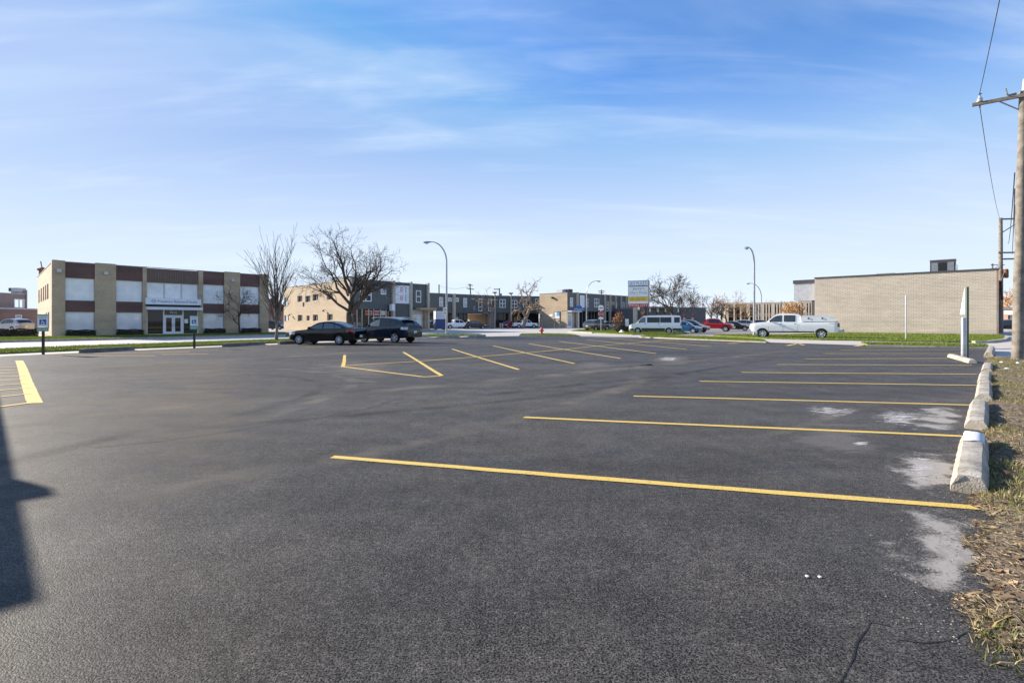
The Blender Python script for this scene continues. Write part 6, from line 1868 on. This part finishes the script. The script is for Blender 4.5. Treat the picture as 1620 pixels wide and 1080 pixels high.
MB().tube([ins0 + Vector((0, 0, .28)), ins0 + Vector((0, 0, .42))], .02, 6).tube([ins0 + Vector((-.05, 0, .36)), ins0 + Vector((.08, 0, .38))], .015, 5).tube([ins0 - Vector((0, 0, .06)), ins0 - Vector((0, 0, .16))], .025, 6).build('pin', M_DGREY, po)
h0 = a0 + armv * 1.0 + Vector((0, 0, .10)); MB().tube([h0, h0 + Vector((-.05, 0, .06)), h0 + Vector((-.1, 0, .26))], .03, 6).tube([h0, h0 + Vector((.2, -.1, .03))], .04, 6).build('cutout', M_GREY, po)
MB().lathe([(.04, 0), (.06, .05), (.05, .2), (.02, .5)], 8, c=(.235, 0, 9.9)).build('top_pin', M_LGREY, po)
MB().tube([(.16 + .1, -.12, 0), (.17 + .1, -.13, 4), (.2 + .08, -.12, 9.6)], .03, 6).build('conduit', M_GALV, po)
p2, q2 = upole(1583, 63, hgt(345, 63), 'second wooden utility pole rising behind the cream brick store', .26, .19)
for zz, l0, l1 in ((hgt(347, 63), -.1, 2.6), (hgt(400, 63), -.4, 2.4), (hgt(410, 63), 0, 2.0)):
    beam(MB(), Vector((l0, -.1, zz)), Vector((l1, -.5, zz)), .14, .18).build('crossarm', M_POLE, p2)
beam(MB(), Vector((.1, -.1, hgt(368, 63))), Vector((1.9, -.4, hgt(352, 63))), .1, .1).build('brace', M_GREY, p2)
MB().lathe([(.22, 0), (.27, .1), (.27, .95), (.2, 1.1)], 12, c=(.35, -.3, hgt(440, 63))).build('transformer', M_RUST, p2, 40)
MB().tube([(.1, -.35, hgt(432, 63)), (-.35, -.4, hgt(446, 63)), (-.3, -.4, hgt(462, 63)), (-.1, -.35, hgt(474, 63))], .09, 6).build('cable_loop', M_POST, p2, 60)
p3, q3 = upole(1570, 110, hgt(417, 110), 'distant utility pole top showing above the cream store roof', .2, .16)
beam(MB(), Vector((-.4, 0, hgt(419, 110))), Vector((2.6, 0, hgt(419, 110))), .15, .15).build('crossarm', M_POLE, p3)
beam(MB(), Vector((0, 0, hgt(427, 110))), Vector((1.4, 0, hgt(420, 110))), .1, .1).build('brace', M_POLE, p3)
for px, d, ty, lab, arms in ((694.5, 140, 450, 'leftmost thin utility pole behind the dark row', ()), (747, 138, 449, 'leaning utility pole with two crossarms behind the dark row', ((450, 4), (456, 6))), (790, 135, 456, 'utility pole with one crossarm behind the dark row', ((457.5, -9),)), (951.5, 170, 458, 'utility pole with crossarms behind the dark shop block', ((460.5, 5), (463, 4)))):
    o, q = upole(px, d, hgt(ty, d), lab, .2, .17, (-.6 if px == 747 else 0, 0))
    for (py, hw_) in arms:
        k_ = d / F
        x0, x1 = (-hw_ * k_, hw_ * k_) if hw_ > 0 else (hw_ * k_, .2)
        beam(MB(), Vector((x0 - (.5 if px == 747 else 0), 0, hgt(py, d))), Vector((x1 - (.5 if px == 747 else 0), 0, hgt(py, d) - (.3 if px == 747 else 0))), .2, .22).build('crossarm', M_POLE, o)
def wire(a, b_, sag, r, label, n=24):
    pts = []
    for k in range(n + 1):
        t = k / n; p_ = a.lerp(b_, t); pts.append((p_.x, p_.y, p_.z - sag * 4 * t * (1 - t)))
    o = MB().tube(pts, r, 5).build('power_line', M_DGREY, None, 60); tag(o, label, 'wire', 'overhead wires'); return o
W0 = pp + ins0 + Vector((0, 0, .42)); W1 = pp + ins0 - Vector((0, 0, .14))
wire(W0, W0 + Vector((-32.3, -38.2, .3)), 1.0, .012, 'thin wire rising from the crossarm insulator over the camera')
wire(W1, q2 + Vector((.3, 0, hgt(352, 63))), 1.3, .013, 'thin wire dropping from the crossarm to the second pole')
for k, (za, xb, zb, sg_) in enumerate(((385, .5, 8.2, .9), (398, .45, 7.6, .8), (405, .4, 7.0, .9))):
    wire(q2 + Vector((.6 + .5 * k, -.3, hgt(za, 63) - .3 * k)), pp + Vector((.1, .2, zb - 1.2)), sg_, .02, ['upper', 'middle', 'lower'][k] + ' dark service cable between the two right hand poles')
wire(at(694.5, 140).to_3d() + Vector((0, 0, hgt(452, 140))), at(747, 138).to_3d() + Vector((-.5, 0, hgt(452, 138))), .8, .03, 'thin wire between the poles behind the dark row')

# ================================================================== trees
def tubes_np(br, mat, name, parent=None, minr=0.0):
    """br: list of (pts, radii, sides)"""
    m = MB()
    for pts, rad, n in br: m.tube(pts, [max(q, minr) for q in rad], n, cap=False)
    return m.build(name, mat, parent, 60)
def rot_about(v, axis, a): return Matrix.Rotation(a, 3, axis) @ v
def grow(rg, out, p, d, L, r, lev, maxlev, P):
    nseg = max(3, int(4 + 2 * (maxlev - lev) / maxlev)); pts = [p.copy()]; rad = [r]
    r_end = r * P.get('taper', .55); q = p.copy(); dd = d.copy()
    for k in range(nseg):
        wob = Vector((rg.gauss(0, 1), rg.gauss(0, 1), rg.gauss(0, 1))) * P['wob'] * (1 if lev else .35)
        dd = (dd + wob + Vector((0, 0, P['up'])) * (.5 if lev else .2)).normalized()
        q = q + dd * (L / nseg); pts.append(q.copy()); rad.append(r + (r_end - r) * (k + 1) / nseg)
    out.append((lev, pts, rad))
    if lev >= maxlev: return
    nb = P['nb'][min(lev, len(P['nb']) - 1)]
    for i in range(nb):
        t = rg.uniform(P.get('t0', .35), 1.0) if i >= P.get('ends', 2) else 1.0
        k = min(int(t * nseg), nseg); base = pts[k]
        tang = (pts[k] - pts[max(k - 1, 0)]).normalized()
        perp = tang.orthogonal().normalized(); perp = rot_about(perp, tang, rg.uniform(0, 2 * math.pi))
        a = R(rg.uniform(*P['ang'][min(lev, len(P['ang']) - 1)]))
        nd = (tang * math.cos(a) + perp * math.sin(a)).normalized()
        rr_ = rad[k] * rg.uniform(.5, .78); LL = L * rg.uniform(*P['len'])
        grow(rg, out, base, nd, LL, rr_, lev + 1, maxlev, P)
def tree(name, label, loc, seed, P, trunkmat, twigmat, group=None, starts=None, minr=.012, split=1, cat='tree'):
    rg = random.Random(seed)
    o = thing(name, label, cat, (loc[0], loc[1], 0), 0, group)
    out = []
    if starts is None:
        grow(rg, out, Vector((0, 0, -.1)), Vector((rg.uniform(-.05, .05), rg.uniform(-.05, .05), 1)), P['L'], P['r'], 0, P['lev'], P)
    else:
        for (p_, d_, L_, r_, lv) in starts:
            grow(rg, out, Vector(p_), Vector(d_).normalized(), L_, r_, lv, P['lev'], P)
    tubes_np([(p_, r_, 9 if lv == 0 else 6) for lv, p_, r_ in out if lv <= split], trunkmat, 'trunk', o)
    tubes_np([(p_, r_, 5 if lv == split + 1 else 3) for lv, p_, r_ in out if lv > split], twigmat, 'crown', o, minr)
    return o, out
# big spreading bare tree behind the two dark cars
p = at(555, 50)
st_ = [((0, 0, -.1), (.0, 0, 1), 2.6, .47, 0),
       ((-.08, 0, 2.3), (-.20, .1, 1), 3.7, .26, 1), ((.1, 0, 2.3), (.48, -.1, 1), 3.7, .27, 1), ((.0, .1, 2.4), (.12, .2, 1), 4.3, .25, 1),
       ((-.2, 0, 2.5), (-.95, -.2, .45), 3.0, .14, 1), ((-.1, -.1, 3.2), (-.62, -.3, .9), 3.3, .15, 1), ((.3, 0, 3.0), (.88, .1, .72), 3.3, .16, 1), ((-.1, 0, 4.2), (-.05, -.15, 1), 3.1, .19, 1), ((-.3, .1, 4.0), (-.5, .3, .9), 2.8, .13, 1)]
PB = dict(L=3, r=.4, lev=5, nb=[0, 5, 4, 4, 4, 3], ang=[(20, 40), (22, 55), (22, 55), (22, 60), (25, 65)], len=(.44, .72), wob=.14, up=.06, t0=.3, ends=2, taper=.5)
tree('bare_tree', 'large spreading bare tree with thick dark trunk behind the black sedan', p, 12, PB, M_BARK, M_TWIG, starts=st_, minr=.010)
# young upswept tree on the left verge
p = G(437.5, 540.6)
rg = random.Random(9); st_ = [((0, 0, -.05), (0, 0, 1), 2.1, .135, 0)]
for k in range(19):
    a = rg.uniform(0, 2 * math.pi); tl = R(rg.uniform(4, 29)); z0 = rg.uniform(1.15, 2.05)
    st_.append(((0, 0, z0), (math.sin(tl) * math.cos(a), math.sin(tl) * math.sin(a), math.cos(tl)), rg.uniform(2.3, 4.0) * (1 if tl < .36 else .62), rg.uniform(.028, .055), 1))
st_.append(((0, 0, 1.95), (0.04, 0, 1), 3.7, .085, 1)); st_.append(((0, 0, 1.9), (-.12, .05, 1), 3.6, .07, 1))
PY = dict(L=2, r=.1, lev=3, nb=[0, 6, 3], ang=[(10, 20), (9, 24), (10, 30)], len=(.32, .62), wob=.045, up=.035, t0=.2, ends=1, taper=.28)
tree('young_tree', 'slender young bare tree with upswept branches on the left verge', p, 3, PY, M_BARKY, M_TWIG, starts=st_, minr=.008)
# small bare tree against the clinic
PS = dict(L=2.4, r=.12, lev=4, nb=[6, 4, 4, 3], ang=[(35, 70), (25, 55), (25, 55)], len=(.5, .8), wob=.12, up=.05, t0=.4, ends=2, taper=.5)
tree('small_tree', 'small bare ornamental tree against the clinic wall', G(380, 528.6), 14, PS, M_BARK, M_BARK, minr=.014)
# pollarded tree before the dark row
PG = dict(L=5.2, r=.42, lev=4, nb=[6, 4, 4, 3], ang=[(30, 85), (25, 60), (25, 60)], len=(.38, .70), wob=.2, up=.04, t0=.55, ends=2, taper=.6)
tree('gnarled_tree', 'gnarled bare tree with pale trunk in front of the dark row', at(826.5, 101), 22, PG, M_BARKY, M_TWIGW, minr=.03)
PD = dict(PG, L=4.6, r=.36, lev=3)
tree('pruned_tree', 'short pruned tree trunk beside the tan passage', at(779, 104), 25, PD, M_BARKY, M_TWIGW, minr=.03)
# vase shaped tree beyond the van
PV = dict(L=2.9, r=.36, lev=5, nb=[6, 4, 4, 4, 3], ang=[(22, 50), (18, 45), (22, 50)], len=(.58, .88), wob=.11, up=.06, t0=.5, ends=3, taper=.6)
tree('bare_tree', 'vase shaped bare tree rising behind the white van', at(1067, 84), 31, PV, M_BARK, M_TWIG, minr=.022)
PX = dict(L=5, r=.5, lev=5, nb=[4, 4, 4, 3, 3], ang=[(20, 50), (25, 60), (25, 60)], len=(.52, .82), wob=.17, up=.05, t0=.4, ends=2, taper=.55)
for k, (px, d, sc_, lab, tm_, wm_, sd) in enumerate((
    (1100, 128, 1.0, 'rugged bare tree behind the low grey block', M_BARK, M_TWIG, 41), (1126, 132, .95, 'bare tree behind the red pickup', M_BARK, M_TWIG, 42), (1142, 140, .9, 'bare tree left of the far beige office', M_BARK, M_TWIGW, 43),
    (1165, 168, 1.0, 'bare tree before the left end of the far office', M_BARK, M_TWIGW, 44), (1182, 165, .95, 'bare tree before the far office columns', M_BARK, M_TWIGW, 45), (1222, 215, 1.1, 'bare tree above the far office roof', M_BARK, M_TWIGW, 46), (1256, 165, .85, 'warm lit leafy winter tree before the right end of the far office', M_BARK, M_TANLEAF, 47),
    (1040, 165, .85, 'pale bare tree seen left of the vase shaped tree', M_TWIGW, M_TWIGW, 48), (1075, 172, .8, 'pale bare tree low behind the vase shaped tree', M_TWIGW, M_TWIGW, 49), (985, 190, .9, 'faint bare tree above the right end of the dark block', M_TWIGW, M_TWIGW, 50),
    (930, 165, .98, 'bare tree behind the lamp arm above the dark block', M_TWIGW, M_TWIG, 51), (864, 160, 1.08, 'thin bare tree above the left of the tan end wall', M_TWIGW, M_TWIG, 52), (880, 165, 1.0, 'thin bare tree above the right of the tan end wall', M_TWIGW, M_TWIG, 53),
    (770, 160, 1.0, 'bare tree above the middle of the dark row', M_TWIGW, M_TWIG, 54), (738, 165, .9, 'faint bare tree left of the leaning utility pole', M_TWIGW, M_TWIGW, 55), (812, 158, .85, 'bare tree behind the dark row near the gnarled tree', M_TWIGW, M_TWIG, 56), (1597, 110, .95, 'tan leaved tree at the end of the alley', M_TWIGW, M_TANLEAF, 57), (1610, 104, .9, 'second tan tree at the alley end behind the pole', M_TWIGW, M_TANLEAF, 58), (1150, 122, .7, 'small bare tree by the plaza lot behind the red pickup', M_BARK, M_TWIG, 59), (1280, 185, .8, 'bare tree above the roof beside the store canopy', M_BARK, M_TWIGW, 60),
    (1112, 160, .8, 'warm brown tree behind the end of the low grey block', M_TWIGW, M_TWIGW, 61), (1133, 175, .85, 'warm brown tree low behind the bare tree by the red pickup', M_TWIGW, M_TWIGW, 62), (1152, 190, .9, 'warm brown tree left of the far office roof', M_TWIGW, M_TWIGW, 63), (1200, 230, 1.1, 'tall thin tree above the middle of the far office', M_TWIGW, M_TWIGW, 64), (1050, 180, .8, 'pale tree just right of the plaza sign', M_TWIGW, M_TWIGW, 65), (1240, 170, .68, 'russet winter tree before the far office right half', M_BARK, M_TANLEAF, 66))):
    Pq = dict(PX, L=4.2 * sc_, r=.34 * sc_, lev=4 if wm_ != M_TANLEAF else 5)
    tree('bare_tree', lab, at(px, d), sd, Pq, tm_, wm_, minr=.034 if wm_ != M_TANLEAF else .05, group='trees in the background')
# hedges and shrubs: leaf shells around a twig core
def shrub(name, label, loc, rz, size, mat, n, leaf, core=M_POST, cat='shrub', group=None, ball=False, inner=.72):
    o = thing(name, label, cat, loc, rz, group); a, b_, h = size
    rg = np.random.default_rng(abs(hash(label)) % 1000 if False else len(label) * 7 + n)
    if ball:
        v = rg.normal(size=(n, 3)); v /= np.linalg.norm(v, axis=1)[:, None]; v *= rg.uniform(inner, 1.12, (n, 1)); v = v * [a, b_, h / 2] + [0, 0, h / 2]
        v[:, 2] = np.maximum(v[:, 2], .03)
    else:
        v = rg.uniform(-1, 1, (n, 3)); k = rg.integers(0, 4, n)
        v[k == 0, 1] = -1; v[k == 1, 2] = 1; v[k == 2, 0] = np.sign(v[k == 2, 0]); v[k == 3, 2] = 1
        v *= rg.uniform(.86, 1.05, (n, 1)); v = v * [a, b_, h / 2] + [0, 0, h / 2]
        v[:, 2] += .05 * h * np.sin(v[:, 0] * 5)
    d1 = rg.normal(size=(n, 3)); d1 /= np.linalg.norm(d1, axis=1)[:, None]; d2 = np.cross(d1, rg.normal(size=(n, 3))); d2 /= np.linalg.norm(d2, axis=1)[:, None]
    s_ = rg.uniform(.6, 1.3, (n, 1)) * leaf
    q = np.stack([v - d1 * s_, v + d2 * s_ * .5, v + d1 * s_, v - d2 * s_ * .5], 1).reshape(-1, 3); k = np.arange(n)[:, None] * 4
    me_o = rawmesh('foliage', q, np.concatenate([k + [0, 1, 2], k + [0, 2, 3]], 0), mat); me_o.parent = o
    if ball: MB().lathe([(.05, 0), (a * .6, h * .2), (a * .75, h * .5), (a * .5, h * .8), (.05, h * .92)], 10).build('core', core, o, 60)
    else: MB().box(-a * .86, a * .86, -b_ * .86, b_ * .86, 0, h * .86).build('core', core, o)
    return o
hu = (pb - pa).normalized(); hang = math.atan2(hu.y, hu.x)
for (a, b_, lab) in ((104, 149.5, 'clipped dark hedge under the clinic window nearest the corner'), (184, 225, 'clipped dark hedge under the second clinic window'), (322, 354, 'clipped dark hedge under the third clinic window'), (380, 410, 'clipped dark hedge under the rightmost clinic window')):
    A_ = pa + hu * 0; r_ = lambda px: ((px - 810) / F * pa.y - pa.x) / (hu.x - (px - 810) / F * hu.y)
    s0, s1 = r_(a), r_(b_); c_ = pa + hu * (s0 + s1) / 2 - Vector((-hu.y, hu.x)) * .45
    shrub('hedge', lab, (c_.x, c_.y, 0), hang, ((s1 - s0) / 2 - .05, .32, .62), M_HEDGE, 1500, .06, cat='hedge', group='hedges under the clinic windows')
pl0, pl1 = G(-70, 534.5), G(58, 532.4); c_ = (pl0 + pl1) / 2; dh = pl1 - pl0
shrub('hedge', 'long low dark hedge in front of the silver vehicle at far left', (c_.x, c_.y, 0), math.atan2(dh.y, dh.x), (dh.length / 2, .45, .72), M_HEDGE, 4000, .07, cat='hedge')
shrub('bush', 'round brown green bush by the plaza sign', (*at(981.5, 64), .05), 0, (.72, .6, 1.15), M_BUSH, 2200, .06, ball=True)
for px, d, z, s_, lab in ((980, 68, 1.35, .62, 'russet leaved shrub above the round bush'), (1020, 68.5, 1.9, .5, 'russet leaved shrub behind the front of the white van'), (974, 69, 1.2, .42, 'small russet shrub left of the round bush')):
    p = at(px, d); o = shrub('russet_shrub', lab, (p.x, p.y, 0), 0, (s_ * 1.1, s_, s_ * 2.3), M_DRYLEAF, 190, .11, core=M_TWIG, ball=True, inner=.15)
    for c_ in o.children:
        if c_.name.startswith('foliage'): c_.location.z = z
    for c_ in list(o.children):
        if c_.name.startswith('core'): bpy.data.objects.remove(c_)
    m = MB()
    rg = random.Random(px)
    for k in range(9): m.tube([(rg.uniform(-.05, .05), 0, 0), (rg.uniform(-.2, .2) * s_, rg.uniform(-.2, .2), z), (rg.uniform(-.9, .9) * s_, rg.uniform(-.7, .7) * s_, z + rg.uniform(.5, 2.0) * s_)], [.03, .02, .008], 4, cap=False)
    m.build('stem', M_TWIG, o)
# low brick garage just left of the view; its shadow falls into the lower left corner
sx = Vector((math.sin(R(SUN_AZ)), -math.cos(R(SUN_AZ))))          # direction the shadows run on the ground
HG = 3.4
tip = G(47, 957); far_tip = G(-4, 647)
off = sx * (HG / math.tan(R(SUN_EL)))
g0 = tip - off; g1 = g0 + (far_tip - tip).normalized() * 16.0
gd_ = g0 - g1
gg = thing('garage', 'low brick garage just outside the left edge casting the corner shadow', 'building', (g1.x, g1.y, 0), math.atan2(gd_.y, gd_.x))
fg = Fac(gg, g1, g0)
MB().box(0, fg.L, 0, 7, 0, HG - .25) if False else None
fg.put(MB().box(0, fg.L, -7.0, -.0, 0, HG - .22), 'wall', M_TAN); fg.put(MB().box(-.1, fg.L + .0, -7.1, .05, HG - .22, HG), 'roof', M_ROOF)
bump = fg.L - (tip - G(72, 787)).length - 1.25
fg.put(MB().box(bump - .14, bump + .14, -.45, -.12, HG, HG + .50), 'chimney', M_RED)
